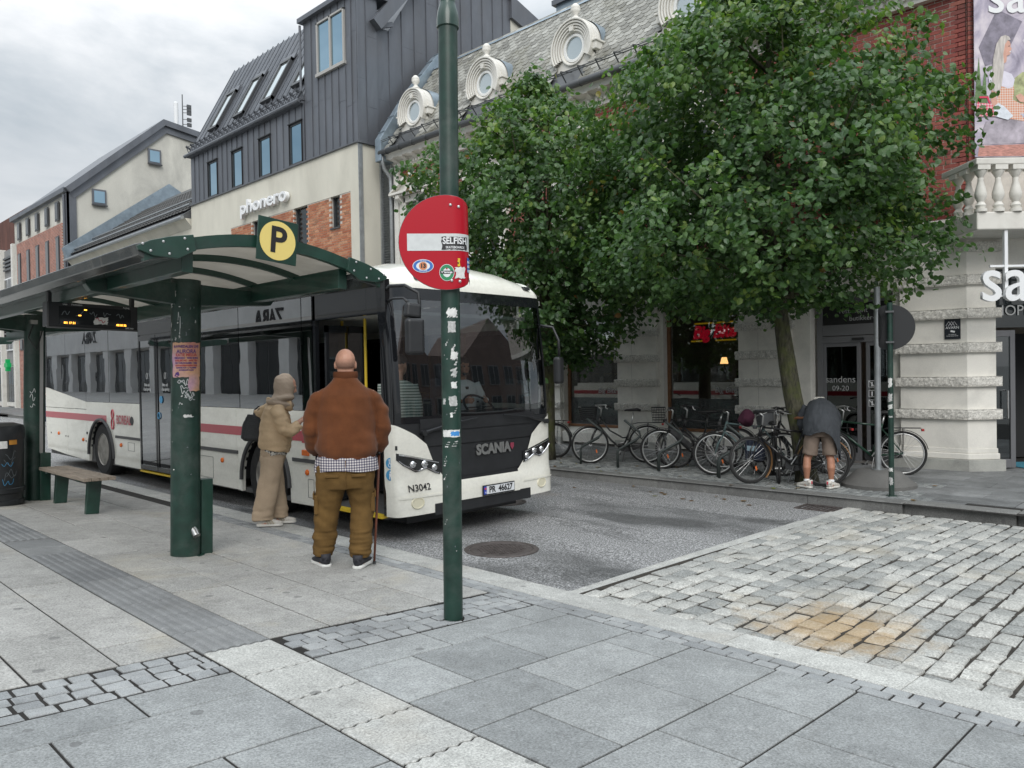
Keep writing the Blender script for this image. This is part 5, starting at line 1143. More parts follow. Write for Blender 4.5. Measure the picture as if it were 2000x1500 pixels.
# front lettering, plate, wipers, mirrors
yf = FY(.08, .97)-.022
text('front_lettering', 'SCANIA', (6.215, yf-.008, .975), (1,0,0), (0,0,1), .158, M('brushed letter metal', (.45,.45,.44), .35, .9), bus, .006, bold=.008, xs=.98)
p = FP(.385, .985, .02); obj('badge', MB().prism([(-.03,.035),(.03,.035),(.03,-.01),(0,-.045),(-.03,-.01)], p, (1,.03,0), (0,0,1), (0,-.006,0)), M('badge', (.25,.04,.07), .3), bus)
pl = obj('number_plate', MB().box(5.98,6.50,6.315,6.328,.455,.575), M_bm, bus, bevel=.008)
obj('plate_face', MB().box(6.035,6.485,6.309,6.316,.472,.562), M('plate white', (.72,.74,.76), .4), pl); obj('plate_band', MB().box(5.995,6.034,6.309,6.316,.472,.562), M('plate blue', (.03,.07,.42), .4), pl)
obj('plate_flag', MB().box(6.003,6.026,6.306,6.310,.525,.548), M('plate red', (.6,.05,.08), .4), pl); text('plate_lettering', 'N', (6.0145,6.307,.492), (1,0,0), (0,0,1), .03, M_wht, pl)
text('plate_lettering', 'PR  46627', (6.26,6.306,.517), (1,0,0), (0,0,1), .098, M_black, pl, bold=.003, xs=.93)
FLEET = True
for z, kd in ((.925,0),(.80,1)):
    p = V(BX0+.002, 6.515, z); n = V(-.93,-.36,0); r_ = n.cross(V(0,0,1)) * -1
    st = obj('sticker', MB().prism([(.054*math.cos(q),.058*math.sin(q)) for q in np.linspace(0,6.283,20,endpoint=False)], p+n*.012, r_, (0,0,1), n*.003), M_blue, bus)
    k = MB(); c = p+n*.017
    if kd: k.sph(c+V(0,0,.032), .009, 8, 5).bar(c+V(0,0,.02), c-V(0,0,.012), .022, .004, n).bar(c+V(0,0,-.01)+r_*.006, c-V(0,0,.042)+r_*.01, .007, .004, n).bar(c+V(0,0,-.01)-r_*.006, c-V(0,0,.042)-r_*.01, .007, .004, n)
    else:
        k.sph(c+V(0,0,.034)-r_*.01, .008, 8, 5).bar(c+V(0,0,.024)-r_*.01, c-V(0,0,.005)-r_*.008, .008, .004, n).bar(c-V(0,0,.005)-r_*.008, c-V(0,0,.005)+r_*.014, .007, .004, n).bar(c-V(0,0,.005)+r_*.014, c-V(0,0,.03)+r_*.024, .006, .004, n)
        k.tube([c-V(0,0,.018)+r_*(.02*math.cos(q)-.002)+V(0,0,.02*math.sin(q)) for q in np.linspace(2.4,6.4,12)], .003, 4)
    obj('pictogram', k, M_wht, st)
obj('sensor', MB().obox(V(BX0+.03, 6.46, 1.085), (.012,.02,0), (.01,-.006,0), (0,0,.022)), M_bm, bus)
def mirror(p, q, r, w, h, d, top=None):
    mm = obj('mirror', MB().obox(p, V(*q)*w, V(*r)*d, (0,0,h)), M_bm, bus, bevel=.035, seg=3); return mm
m1 = mirror((4.90, 6.14, 2.235), (.90,-.35,0), (.35,.90,0), .098, .185, .06); obj('mirror_wide', MB().obox((4.90,6.17,2.50), (.075,-.03,-.01), (.02,.055,0), (.01,0,.075)), M_bm, m1, bevel=.03, seg=3)
obj('mirror_arm', MB().tube([(4.90,6.62,2.74),(4.83,6.45,2.77),(4.86,6.24,2.76),(4.95,6.13,2.68),(4.955,6.12,2.56),(4.955,6.13,2.40)], .018, 8).tube([(4.90,6.60,2.62),(4.85,6.42,2.64),(4.86,6.26,2.63),(4.9,6.2,2.56)], .014, 8), M_bm, m1, smooth=True)
m2 = mirror((7.38, 6.36, 1.87), (.95,.3,0), (-.3,.95,0), .075, .17, .05); obj('mirror_arm', MB().tube([(7.24,6.62,2.45),(7.38,6.45,2.42),(7.40,6.37,2.25),(7.39,6.36,2.05)], .018, 8), M_bm, m2, smooth=True)
for a, b_, z0 in ((-.72,-.10,1.285),(.90,.25,1.30)):
    k = MB().tube([FP(a, z0-.06, .05), FP((a+b_)/2, z0+.02, .055), FP(b_, z0+.06, .05)], [.020,.012,.008], 6); k.tube([FP(b_-.3*(1 if b_ > a else -1), 1.42, .03), FP(b_, 1.40, .03), FP(b_+.25*(1 if b_ > a else -1), 1.40, .03)], .008, 5); k.cyl(FP(a, z0-.06, .0), FP(a, z0-.06, .07), .03); obj('wiper', k, M_bm, bus)
# interior: floor, ceiling, seats, dash, rails, open door leaves
obj('floor', MB().box(BX0+.06,BX1-.05,6.7,13.6,.30,.36).box(BX0+.06,BX1-.05,13.6,18.7,.3,.62), M_bfl, bus); obj('ceiling', MB().box(BX0+.1,BX1-.05,6.8,18.7,2.52,2.56), M_bin, bus)
obj('underbody', MB().box(BX0+.38,BX1-.32,6.75,18.5,.20,.34), M_bm, bus)
for i in range(6):
    for x in (5.15,5.62,6.5,6.95):
        y = 10.3+i*.86 if i < 2 else 12.4+i*.86
        if x < 5.8 and 11.6 < y < 13.8: continue
        z = .36 if y < 13.5 else .62
        s = obj('seat', MB().box(x-.2,x+.2,y,y+.42,z+.38,z+.46).box(x-.2,x+.2,y+.40,y+.48,z+.44,z+1.08), M_seat, bus, bevel=.03)
        obj('seat_handle', MB().tube([(x-.15,y+.48,z+1.0),(x-.15,y+.46,z+1.14),(x+.15,y+.46,z+1.14),(x+.15,y+.48,z+1.0)], .014, 6), M_yelp, s)
for x, y in ((5.32,7.60),(5.3,8.05),(5.6,9.8),(6.4,9.8),(5.3,11.9),(5.3,13.5)): obj('grab_pole', MB().cyl((x,y,.36),(x,y,2.52),.017), M_yelp, bus)
obj('dashboard', MB().box(5.75,7.18,6.62,7.0,.4,1.28).box(5.95,7.1,6.78,7.12,1.28,1.40), M_bm, bus, bevel=.06); obj('driver_screen', MB().box(5.70,5.75,6.9,8.4,.4,1.5), M_bm, bus)
sw_ = obj('steering_wheel', MB().tube([V(6.72,7.13,1.42)+V(.23*math.cos(q),.16*math.sin(q),.15*math.sin(q)) for q in np.linspace(0,6.283,25)[:-1]], .016, 6, close=True), M_bm, bus, smooth=True); obj('spoke', MB().bar((6.5,7.13,1.42),(6.94,7.13,1.42),.03,.02).cyl((6.72,7.13,1.42),(6.72,6.95,1.25),.04), M_bm, sw_)
obj('driver_seat', MB().box(6.54,7.04,7.38,7.85,1.08,1.18).box(6.54,7.04,7.80,7.92,1.15,1.80).box(6.64,6.94,7.81,7.91,1.80,2.0), M_seat, bus, bevel=.04)
obj('ticket_machine', MB().box(5.95,6.15,6.95,7.1,1.38,1.58), M_bm, bus, bevel=.02); obj('phone_holder', MB().box(7.02,7.1,6.75,6.78,1.45,1.72), M_bm, bus, bevel=.01)
for y, x0_ in ((7.80,4.90),):
    d = obj('door', MB().box(x0_,x0_+.04,y-.02,y+.02,.40,2.44).box(x0_+.50,x0_+.54,y-.02,y+.02,.40,2.44).box(x0_,x0_+.54,y-.02,y+.02,.40,.5).box(x0_,x0_+.54,y-.02,y+.02,2.36,2.44), M_bb, bus)
    obj('pane', MB().box(x0_+.04,x0_+.50,y-.004,y+.004,.5,2.36), G_bus, d)
obj('notice', MB().box(5.3,5.55,8.3,8.31,1.3,1.75), M('inside notice', (.6,.6,.58), .6), bus)
# ---------------------------------------------------------------- bus shelter and street furniture
M_grn2 = M('dark green paint', (0.012, 0.045, 0.032), 0.35, var=.25, vs=7, coat=.3, dirt_or_shade=(.03,.05,.045), dfac=.5, ds=5)
M_chip = M('chipped dark green paint', (0.010, 0.036, 0.026), 0.42, var=.3, vs=9, dirt_or_shade=(.10,.11,.10), dfac=.35, ds=4)
M_gutg = M('dark glossy gutter', (0.05, 0.055, 0.055), 0.12, var=.3, vs=3, dirt_or_shade=(.2,.19,.17), dfac=.3, ds=6)
M_bolt = M('bolt head', (.6,.6,.6), .35, .8)
M_steel = M('stainless pipe', (.45,.45,.44), .3, .9)
M_paper = M('white torn paper', (.66,.66,.64), .8, var=.15, vs=40)
M_film2 = M('faded paint pen', (.14,.16,.17), .7)
M_tag = M('white paint pen', (.55,.57,.57), .6)
gm = G('roof polycarbonate'); n = gm.noise(1.6, 5, .6, None, .5); col = gm.mix(gm.ramp(n, [(.35,0),(.7,1)]), (.27,.245,.205), (.44,.405,.35)); gm.set(Base_Color=col, Roughness=.35)
tl = gm.new('BsdfTranslucent'); gm.lk(col, tl.inputs[0]); mx = gm.new('MixShader'); mx.inputs[0].default_value = .34; gm.lk(gm.b.outputs[0], mx.inputs[1]); gm.lk(tl.outputs[0], mx.inputs[2]); gm.lk(mx.outputs[0], gm.o.inputs[0]); M_poly = gm.m
SH = thing('bus_shelter', 'open dark green bus shelter with an arched translucent roof on thick round posts', 'bus shelter', (2.79, 6.75, .30), rot=(0, .026, 0))
AZ = lambda x: 2.575 - .20*(x/.94)**2
XS = np.linspace(-.93, .93, 25)
def archbeam(y, w, h, drop=0.0, x0=-.93, x1=.93):
    xs = np.linspace(x0, x1, 24); pts = [(x, AZ(x)-drop) for x in xs] + [(x, AZ(x)-drop-h) for x in xs[::-1]]
    return MB().prism(pts, (0,y-w/2,0), (1,0,0), (0,0,1), (0,w,0))
obj('roof_end_beam', archbeam(-1.55, .05, .085), M_grn2, SH)
ribs = [-.80, -.05, .72, 1.48, 2.25, 3.0, 3.75, 4.5, 5.3, 6.1, 6.9, 7.7, 8.5]
for y in ribs: obj('roof_rib', archbeam(y, .045, .05, .05, -.72, .72), M_grn2, SH)
ye = [-1.53] + ribs
for a, b_ in zip(ye, ye[1:]):
    obj('roof_panel', MB().grid(lambda u, v: V(-.95+1.9*u, a+(b_-a)*v, AZ(-.95+1.9*u)-.035), 24, 3), M_poly, SH, True)
for s in (-1, 1):
    pts = [(s*.985, 2.385), (s*.90, 2.43), (s*.78, 2.47), (s*.62, 2.505), (s*.60, 2.40), (s*.72, 2.33), (s*.88, 2.33), (s*.975, 2.36)]
    g_ = obj('gusset_plate', MB().prism(pts, (0,-1.60,0), (1,0,0), (0,0,1), (0,.03,0)), M_grn2, SH, bevel=.004)
    k = MB()
    for x, z in ((.95,2.40),(.82,2.43),(.68,2.47),(.66,2.40),(.78,2.355),(.9,2.36)): k.sph((s*x,-1.602,z), .009, 8, 5, 1, .5, 1)
    obj('bolt', k, M_bolt, g_)
obj('gutter', MB().prism([(-.985,2.40),(-.965,2.33),(-.90,2.30),(-.66,2.36),(-.66,2.40),(-.89,2.35),(-.95,2.41)], (0,-1.57,0), (1,0,0), (0,0,1), (0,10.4,0)), M_gutg, SH, bevel=.006)
obj('gutter', MB().prism([(.985,2.38),(.965,2.33),(.90,2.30),(.66,2.34),(.66,2.38),(.89,2.34),(.95,2.39)], (0,-1.57,0), (1,0,0), (0,0,1), (0,10.4,0)), M_gutg, SH, bevel=.006)
for s in (-1, 1): obj('side_beam', MB().box(min(s*.58,s*.66), max(s*.58,s*.66), -1.5, 8.8, 2.26, 2.42), M_grn2, SH, bevel=.006)
for yp in (0.0, 4.70, 9.4):
    p = obj('post', MB().cyl((0,yp,-.12),(0,yp,2.41),.122,n=28), M_chip, SH, autos=40)
    for s in (-1, 1): obj('cantilever_beam', MB().prism([(s*.05,2.38),(s*.80,2.36),(s*.82,2.30),(s*.78,2.245),(s*.05,2.19)], (0,yp-.05,0), (1,0,0), (0,0,1), (0,.10,0)), M_chip, SH, bevel=.006)
    obj('post_flange', MB().cyl((0,yp,-.01),(0,yp,.004),.16,n=24), M_grn2, p)
obj('service_box', MB().box(.12,.225,-.05,.06,-.02,.66), M_grn2, SH, bevel=.006); obj('drain_pipe', MB().tube([(.02,-.08,.25),(.03,-.12,.22),(.035,-.15,.185)], .033, 12).tube([(.035,-.15,.185),(.0351,-.1501,.1849)], .026, 10), M_steel, SH, autos=40)
obj('conduit', MB().box(.03,.07,4.58,4.62,.6,2.2), M_steel, SH); obj('service_box', MB().box(.03,.15,4.53,4.68,-.02,.62), M_grn2, SH, bevel=.006)
obj('lamp_cable', MB().tube([(-.05,4.55,2.3),(-.12,4.5,2.1),(-.02,4.52,1.95),(.05,4.55,2.2)], .008, 5), M_bm, SH); obj('sensor', MB().box(-.1,-.02,4.48,4.56,2.28,2.33), M_steel, SH)
# --- text and stickers mapped onto curved sheets
def cylmap(c, r, ang, tilt=0.0):
    c = Vector(c)
    def f(x, z, o=0.0):
        a = ang + x/r; return c + V((r+o)*math.cos(a) + tilt*z, (r+o)*math.sin(a), z)
    return f
def mappatch(name, fn, x0, x1, z0, z1, m, o=.001, parent=None, n=12, jag=0.0):
    mb = MB(); r_ = random.Random(int((x0+z0)*1e4)); vs = []; nz_ = 6
    for j in range(nz_+1):
        for i in range(n+1):
            e = (r_.random()-.5)*2*jag if (i in (0, n) or j in (0, nz_)) else 0
            vs.append(fn(x0+(x1-x0)*i/n + e, z0+(z1-z0)*j/nz_ + e*.8, o))
    mb.add(vs, [(j*(n+1)+i, j*(n+1)+i+1, (j+1)*(n+1)+i+1, (j+1)*(n+1)+i) for j in range(nz_) for i in range(n)])
    return obj(name, mb, m, parent)
def mapdisc(name, fn, x, z, rx, rz, m, o, parent, r0=0.0, n=24):
    mb = MB()
    if r0: 
        vs = [fn(x+rx*k*math.cos(q), z+rz*k*math.sin(q), o) for k in (r0, 1) for q in np.linspace(0,6.28318,n,endpoint=False)]
        mb.add(vs, [(i, (i+1) % n, n+(i+1) % n, n+i)[::-1] for i in range(n)])
    else: mb.add([fn(x, z, o)] + [fn(x+rx*math.cos(q), z+rz*math.sin(q), o) for q in np.linspace(0,6.28318,n,endpoint=False)], [(0, 1+i, 1+(i+1) % n) for i in range(n)])
    return obj(name, mb, m, parent)
def maptext(name, s, fn, x, z, size, m, o, parent, bold=0.0, shear=0.0, xs=1.0, rot=0.0):
    t_ = text(name, s, (0,0,0), (1,0,0), (0,0,1), size, m, parent, bold=bold, shear=shear); me = t_.data
    t_.matrix_basis = Matrix.Identity(4); c, sn = math.cos(rot), math.sin(rot)
    bm = bmesh.new(); bm.from_mesh(me); bmesh.ops.triangulate(bm, faces=bm.faces[:])
    for v in bm.verts: a, b_ = v.co.x*xs, v.co.y; v.co = fn(x+a*c-b_*sn, z+a*sn+b_*c, o)
    bm.to_mesh(me); bm.free(); return t_
def scribble(name, fn, pts, w, m, o, parent):
    mb = MB(); L = [Vector((a, b_, 0)) for a, b_ in pts]; vs = []
    for i, p in enumerate(L):
        d = (L[min(i+1,len(L)-1)]-L[max(i-1,0)]); d = d.normalized() if d.length > 0 else V(1,0,0); q = V(-d.y, d.x, 0)*w/2
        vs += [fn(p.x+q.x, p.y+q.y, o), fn(p.x-q.x, p.y-q.y, o)]
    mb.add(vs, [(2*i, 2*i+1, 2*i+3, 2*i+2) for i in range(len(L)-1)]); return obj(name, mb, m, parent)
def curve(seed, x0, z0, w, h, n=5):
    r_ = random.Random(seed); k = [(x0+w*i/(n-1)+r_.uniform(-.3,.3)*w/n, z0+r_.uniform(-.5,.5)*h) for i in range(n)]; out = []
    for i in range(n-1):
        p = [k[max(i-1,0)], k[i], k[i+1], k[min(i+2,n-1)]]
        for t_ in np.linspace(0, 1, 7)[:-1]:
            out.append(tuple(.5*((2*p[1][d])+(-p[0][d]+p[2][d])*t_+(2*p[0][d]-5*p[1][d]+4*p[2][d]-p[3][d])*t_*t_+(-p[0][d]+3*p[1][d]-3*p[2][d]+p[3][d])*t_**3) for d in (0,1)))
    return out
PA = math.atan2(-6.75, -2.79)
pf = cylmap((2.79,6.75,.30), .1235, PA, .026)
SH_tags = obj('post_graffiti', MB().box(0,.0001,0,.0001,0,.0001), M_tag, SH) if False else None
def post_child(o): o.parent = SH; o.matrix_parent_inverse = (Matrix.Translation((2.79,6.75,.30)) @ Matrix.Rotation(.026, 4, 'Y')).inverted(); return o
po = thing('concert_poster', 'orange and lilac concert poster with torn lower edge pasted round the nearest shelter post', 'poster', (2.75, 6.64, 1.9), static=True)
gp_ = G('poster paper'); s_ = gp_.new('SeparateXYZ'); gp_.lk(gp_.pos(), s_.inputs[0]); gp_.set(Base_Color=gp_.mix(1.0, gp_.ramp(gp_.math('MULTIPLY_ADD', s_.outputs['Z'], 1.0) if False else gp_.noise(2.6,2,.5), [(.35,(.62,.25,.22)),(.52,(.70,.40,.24)),(.66,(.56,.34,.48))]), gp_.ramp(gp_.noise(40,3,.6), [(.3,.85),(.7,1.1)]), 'MULTIPLY'), Roughness=.6)
mappatch('sheet', pf, -.125, .135, 1.56, 1.86, gp_.m, .002, po, 18, .006); mappatch('sheet', pf, .02, .13, 1.44, 1.565, gp_.m, .002, po, 8, .006)
M_ink = M('poster purple ink', (.10,.04,.20), .7); M_ink2 = M('poster red ink', (.50,.07,.07), .7)
for s, z, sz, m in (('RAVNEDALEN LIVE', 1.825, .030, M_ink), ('AURORA', 1.782, .046, M_ink), ('KATIE MELUA', 1.752, .034, M_ink2), ('FERNANDO · MARI BOINE', 1.726, .020, M_ink), ('KVELERTAK · MAKTEN', 1.704, .022, M_ink2), ('FAY WILDHAGEN · NILS', 1.682, .020, M_ink), ('STAVANGERKAMERATENE', 1.661, .018, M_ink2), ('GUNDELACH · LÖR JOHNS', 1.642, .016, M_ink), ('RAVNEDALEN 4-6 JULI', 1.622, .014, M_ink)):
    maptext('poster_lettering', s, pf, .003, z, sz, m, .0035, po, bold=.0012, xs=.86)
k = MB(); k.add([pf(-.085,1.60,.004), pf(-.06,1.61,.004), pf(-.05,1.58,.004), pf(-.07,1.565,.004), pf(-.10,1.57,.004)], [(0,4,3,2,1)]); obj('bird_print', k, M_ink, po)
rr_ = random.Random(3)
for i, (x, z, w_, h_) in enumerate(((-.02,1.51,.10,.07),(.0,1.45,.09,.08),(.03,1.40,.08,.06),(-.05,1.98,.01,.22),(-.06,2.08,.012,.1),(.08,2.0,.01,.12),(.05,1.38,.06,.05),(-.04,1.33,.03,.03),(.04,1.22,.06,.01))):
    for j in range(2 if i in (0,1,2) else 1): post_child(scribble('graffiti', pf, curve(20+i*3+j, x-w_/2, z, w_, h_, 5+(i < 3)*2), 0.0055 if i < 3 else .004, M_tag, .0015, None))
post_child(mappatch('torn_sticker', pf, -.02, .05, 1.215, 1.235, M_paper, .0015, None, 6, .006))
pf2 = cylmap((2.79,11.45,.30), .1235, math.atan2(-11.45,-2.79), .026)
for i in range(3): post_child(scribble('graffiti', pf2, curve(70+i, -.05, 1.25+.08*i, .06, .09, 6), .006, M_tag, .0015, None))
# P sign, display
ps = thing('stop_sign', 'green sign with a black P on a yellow disc at the shelter roof edge', 'sign', (2.84, 5.13, 2.84), rot=(0, .09, 0))
obj('plate', MB().box(-.158,.158,-.006,.006,-.158,.158), M_grn2, ps, bevel=.002); obj('disc', MB().lathe([(.142,0),(.142,-.002)], (0,-.007,0), 48, 'Y'), M('yellow sign face', (.78,.62,.20), .35), ps)
text('sign_lettering', 'P', (.0,-.0115,-.004), (1,0,0), (0,0,1), .265, M_black, ps, bold=.006)
dd_ = thing('departure_display', 'black electronic departure board hanging under the shelter roof with amber figures', 'display', (2.49, 8.0, 2.46), rot=(0, .02, 0))
obj('housing', MB().box(-.40,.40,.0,.14,-.115,.115), M_bm, dd_, bevel=.008); obj('frame', MB().box(-.40,-.385,-.008,.0,-.115,.115).box(-.40,.40,-.008,0,-.13,-.115), M_trim, dd_)
M_led = M('amber led', (.8,.35,.03), .5, emit=(1.0,.42,.05), es=3.0)
obj('screen', MB().box(-.30,.335,-.004,.001,-.085,.08), M('display glass', (.025,.026,.028), .08), dd_)
for s, x, z, sz, m in (('Linje', -.25,.098,.020,M_wht),('Destinasjon',-.15,.098,.020,M_wht),('Avgang',.29,.098,.020,M_wht),('akt.no',.32,-.10,.030,M_wht)): text('display_lettering', s, (x,-.006,z), (1,0,0), (0,0,1), sz, m, dd_)
for s, x in (('M1 17 31',-.21),('09:10 32',.245)): text('led_digits', s, (x,-.006,-.075), (1,0,0), (0,0,1), .026, M_led, dd_, bold=.001)
for x, z in ((-.075,.055),(-.125,.0)): obj('led_dot', MB().box(x-.012,x+.012,-.007,-.005,z-.005,z+.005), M_led, dd_)
dfn = lambda x, z, o=0: V(x, -.005-o, z)
mappatch('sticker', dfn, .0, .12, -.075, -.01, M_paper, .001, dd_, 8, .008); scribble('graffiti', dfn, curve(5,.01,-.04,.09,.05,8), .006, M_br, .002, dd_)
for i in range(5): scribble('graffiti', dfn, curve(140+i, -.28+.12*i, .02, .07, .06, 5), .006, M_film2, .001, dd_)
obj('bracket', MB().box(-.38,-.35,.03,.09,.115,.22).box(.35,.38,.03,.09,.115,.2), M_bm, dd_)
# bench
bn_ = thing('bench', 'backless bench with weathered wooden slats on two dark green flat legs under the shelter', 'bench', (2.95, 10.35, nz(2.95)), rot=(0, .03, 0))
M_slat = M('weathered bench wood', (.27,.225,.18), .8, var=.25, vs=9, bump=.4, bs=40, stretch=(4,.4,4))
for i in range(4): obj('slat', MB().box(-.17+i*.087,-.09+i*.087,-.90,.86,.405,.445), M_slat, bn_, bevel=.006)
for y in (-.62, .58): obj('leg', MB().prism([(-.07,0),(.07,0),(.10,.40),(-.05,.40)], (0,y-.035,0), (1,0,0), (0,0,1), (0,.07,0)), M_grn2, bn_, bevel=.006)
for y in (-.62, .58): obj('bearer', MB().box(-.16,.16,y-.03,y+.03,.385,.405), M_grn2, bn_)
# bin
bi = thing('litter_bin', 'round black litter bin with a small orange sticker beside the far shelter post', 'litter bin', (2.33, 11.2, nz(2.33)))
M_binb = M('black bin enamel', (.018,.02,.022), .35, var=.3, vs=6)
obj('body', MB().lathe([(.29,0),(.29,.05),(.275,.06),(.285,.14),(.30,.15),(.30,.2),(.285,.21),(.30,.80)], n=36), M_binb, bi, autos=30); obj('lid', MB().lathe([(.31,.80),(.31,.93),(.29,.97),(.2,1.0),(.02,1.01)], n=36), M_binb, bi, autos=30)
bf = cylmap((2.33,11.2,nz(2.33)), .3, math.atan2(-11.2,-2.33))
def bin_child(o): o.parent = bi; o.matrix_parent_inverse = Matrix.Translation((2.33,11.2,nz(2.33))).inverted(); return o
bin_child(mappatch('opening', bf, -.2,.12,.70,.79, M_paper, .004, None)); bin_child(mappatch('sticker', bf, .14,.24,.74,.80, M('orange sticker', (.55,.25,.04), .6), .004, None))
for i in range(6): bin_child(scribble('graffiti', bf, curve(40+i, .06+.02*(i % 3), .28+.07*i, .13, .13, 6), .0045, M_film2 if i % 3 else M_blue, .002, None))
# green pole with the bent no entry sign
PB = V(3.24, 3.72, nz(3.24))
gpole = thing('lamp_post', 'tall dark green pole in front of the bus covered in torn sticker remains', 'pole', tuple(PB), rot=(0, .012, 0))
obj('lower_tube', MB().cyl((0,0,-.05),(0,0,3.80),.0615,n=24), M_chip, gpole, autos=40); obj('collar', MB().lathe([(.062,3.78),(.071,3.785),(.071,3.84),(.064,3.89),(.054,3.92),(.05,3.94)], n=24), M_grn2, gpole, autos=40)
obj('upper_tube', MB().cyl((0,0,3.6),(0,0,6.5),.05,n=20), M_grn2, gpole, autos=40); obj('base_joint', MB().lathe([(.061,0),(.072,.002),(.072,-.02)], n=20), M_joint, gpole)
VA = math.atan2(-PB.y, -PB.x); lf = cylmap((0,0,0), .0620, VA)
PAP = [M_paper, M('grey paper remains', (.45,.45,.44), .85, var=.3, vs=60)]
for i, (x, z, w_, h_, j) in enumerate(((.01,1.96,.06,.05,.012),(.008,1.87,.05,.07,.003),(.025,1.69,.04,.05,.012),(.022,1.58,.03,.05,.014),(.02,1.50,.035,.04,.006),(.012,1.40,.055,.06,.006),(.0,1.31,.012,.03,.004),(-.05,1.395,.02,.035,.006))): mappatch('torn_sticker', lf, x-w_/2, x+w_/2, z-h_/2, z+h_/2, PAP[i % 2], .0008, gpole, 8, j)
mappatch('torn_sticker', lf, -.062, .06, 1.17, 1.215, M_paper, .0009, gpole, 10, .003); mappatch('torn_sticker', lf, -.005, .055, 1.178, 1.205, M('blue sticker print', (.05,.25,.60), .5), .0014, gpole, 8, .004)
for i, (x, z, w_, h_) in enumerate(((.012,1.76,.02,.1),(.03,1.65,.02,.05),(-.03,1.12,.03,.03),(.02,1.12,.04,.02),(-.05,1.02,.015,.01),(-.05,1.0,.02,.03),(-.052,.92,.015,.05),(.02,1.33,.02,.02),(-.05,.62,.012,.01),(-.03,1.78,.01,.06),(.045,1.95,.01,.04))):
    for q in range(3): mappatch('paint_chip', lf, x-w_/2+.01*q, x+w_/4+.006*q, z-h_/2+.017*q, z-h_/4+.012*q, PAP[(i+q) % 2], .0010, gpole, 3, .004)
def bentsign(name, label, base, zc, ang, red, tiltx=0.0):
    t = thing(name, label, 'sign', tuple(base + V(0,0,zc)), static=True)
    n_ = V(math.cos(ang), math.sin(ang), 0); r_ = V(-n_.y, n_.x, 0)
    rb, s0 = .095, .045
    def f(s, z, o=0.0):
        off = .068+o
        if s < s0: p = r_*s + n_*off
        else:
            a = (s-s0)/rb; p = r_*(s0+(rb+o)*math.sin(a)) + n_*(off-(rb+o)*(1-math.cos(a)))
        return base + V(0,0,zc+z) + p
    R0 = .30
    def grid(o, k, x0=-1, x1=1):
        vs = []; N, Mz = 40, 24
        for j in range(Mz+1):
            z = R0*k*math.sin((j/Mz-.5)*math.pi); hw = math.sqrt(max(0, (R0*k)**2-z*z))
            for i in range(N+1): vs.append(f(-hw+2*hw*i/N, z, o))
        return vs, [(j*(N+1)+i, j*(N+1)+i+1, (j+1)*(N+1)+i+1, (j+1)*(N+1)+i) for j in range(Mz) for i in range(N)]
    v1, f1 = grid(.0, 1); v2, _ = grid(-.004, 1)
    mb = MB(); mb.add(v1, f1); mb.add(v2, [q[::-1] for q in f1]); 
    obj('back_plate', mb, red[1], t, True)
    return t, f, grid
M_red = M('no entry red', (.40, .002, .014), .35, coat=.12, spec=.3)
M_bar = M('reflective white', (.58,.60,.60), .45, var=.08, vs=20)
ne, sf, sgr = bentsign('no_entry_sign', 'red no entry sign bent round the green pole and dotted with stickers', PB, 2.40, VA, (None, M_gut))
mb = MB(); v_, f_ = sgr(.002, .99); mb.add(v_, f_); obj('sign_face', mb, M_red, ne, True)
mappatch('white_bar', sf, -.245, .245, -.052, .055, M_bar, .0035, ne, 30)
for x, z in ((.03,.235),(.08,.225),(.03,-.24),(.08,-.245)): obj('rivet', MB().sph(sf(x,z,.004), .010, 10, 6), M_bolt, ne, smooth=True)
def sticker(fn, t, x, z, rx, rz, m): return mapdisc('sticker', fn, x, z, rx, rz, m, .005, t)
M_s1, M_s2, M_s3 = M('sticker white', (.74,.75,.76), .4), M('sticker blue', (.03,.14,.45), .4), M('sticker green', (.02,.22,.09), .4)
st = sticker(sf, ne, -.148, -.148, .066, .042, M_s1); mapdisc('sticker_ring', sf, -.148, -.148, .062, .039, M_s2, .006, st, .70); mapdisc('sticker_disc', sf, -.148, -.148, .026, .025, M('sticker orange', (.60,.22,.10), .4), .0062, st); maptext('sticker_lettering', '13', sf, -.148, -.148, .036, M_black, .0075, st, bold=.002)
maptext('sticker_lettering', 'VIKING', sf, -.148, -.117, .013, M_s1, .0075, st); maptext('sticker_lettering', 'FANZINE', sf, -.148, -.179, .013, M_s1, .0075, st)
st = sticker(sf, ne, -.0, -.19, .047, .053, M_s1); mapdisc('sticker_ring', sf, .0, -.19, .044, .050, M_s3, .006, st, .58); mappatch('sticker_band', sf, -.042, .042, -.198, -.178, M_black, .0068, st); maptext('sticker_lettering', 'Vålerenga', sf, 0, -.188, .0175, M_s1, .008, st, bold=.0006)
mapdisc('sticker_star', sf, 0, -.165, .005, .005, M_red, .0075, st)
st = mappatch('sticker', sf, .052, .118, -.225, -.155, M_paper, .005, ne, 8, .006); st = mappatch('sticker', sf, .068, .082, -.15, -.10, M('sticker yellow', (.70,.48,.03), .4), .005, ne, 4, .003); mappatch('sticker_print', sf, .067, .075, -.135, -.125, M_black, .006, st)
st = mappatch('sticker', sf, .14, .18, -.185, -.09, M_s2, .005, ne, 6, .0)
for i in range(6): mapdisc('sticker_print', sf, .15+.022*(i % 2), -.175+.028*(i//2), .008, .010, M_s1, .006, st, n=10)
st = mappatch('sticker', sf, .165, .21, -.262, -.215, M_s1, .005, ne, 6); scribble('sticker_print', sf, curve(9,.168,-.238,.038,.03,7), .006, M_black, .0062, st)
st = mappatch('sticker', sf, -.03, .14, -.045, .035, M_black, .0048, ne, 14, .004)
maptext('sticker_lettering', 'SELFISH', sf, .055, .008, .056, M_s1, .0065, st, bold=.0014, xs=.84); maptext('sticker_lettering', 'SKATEBOARDS', sf, .055, -.032, .020, M_s1, .0065, st, bold=.0004, xs=.88)
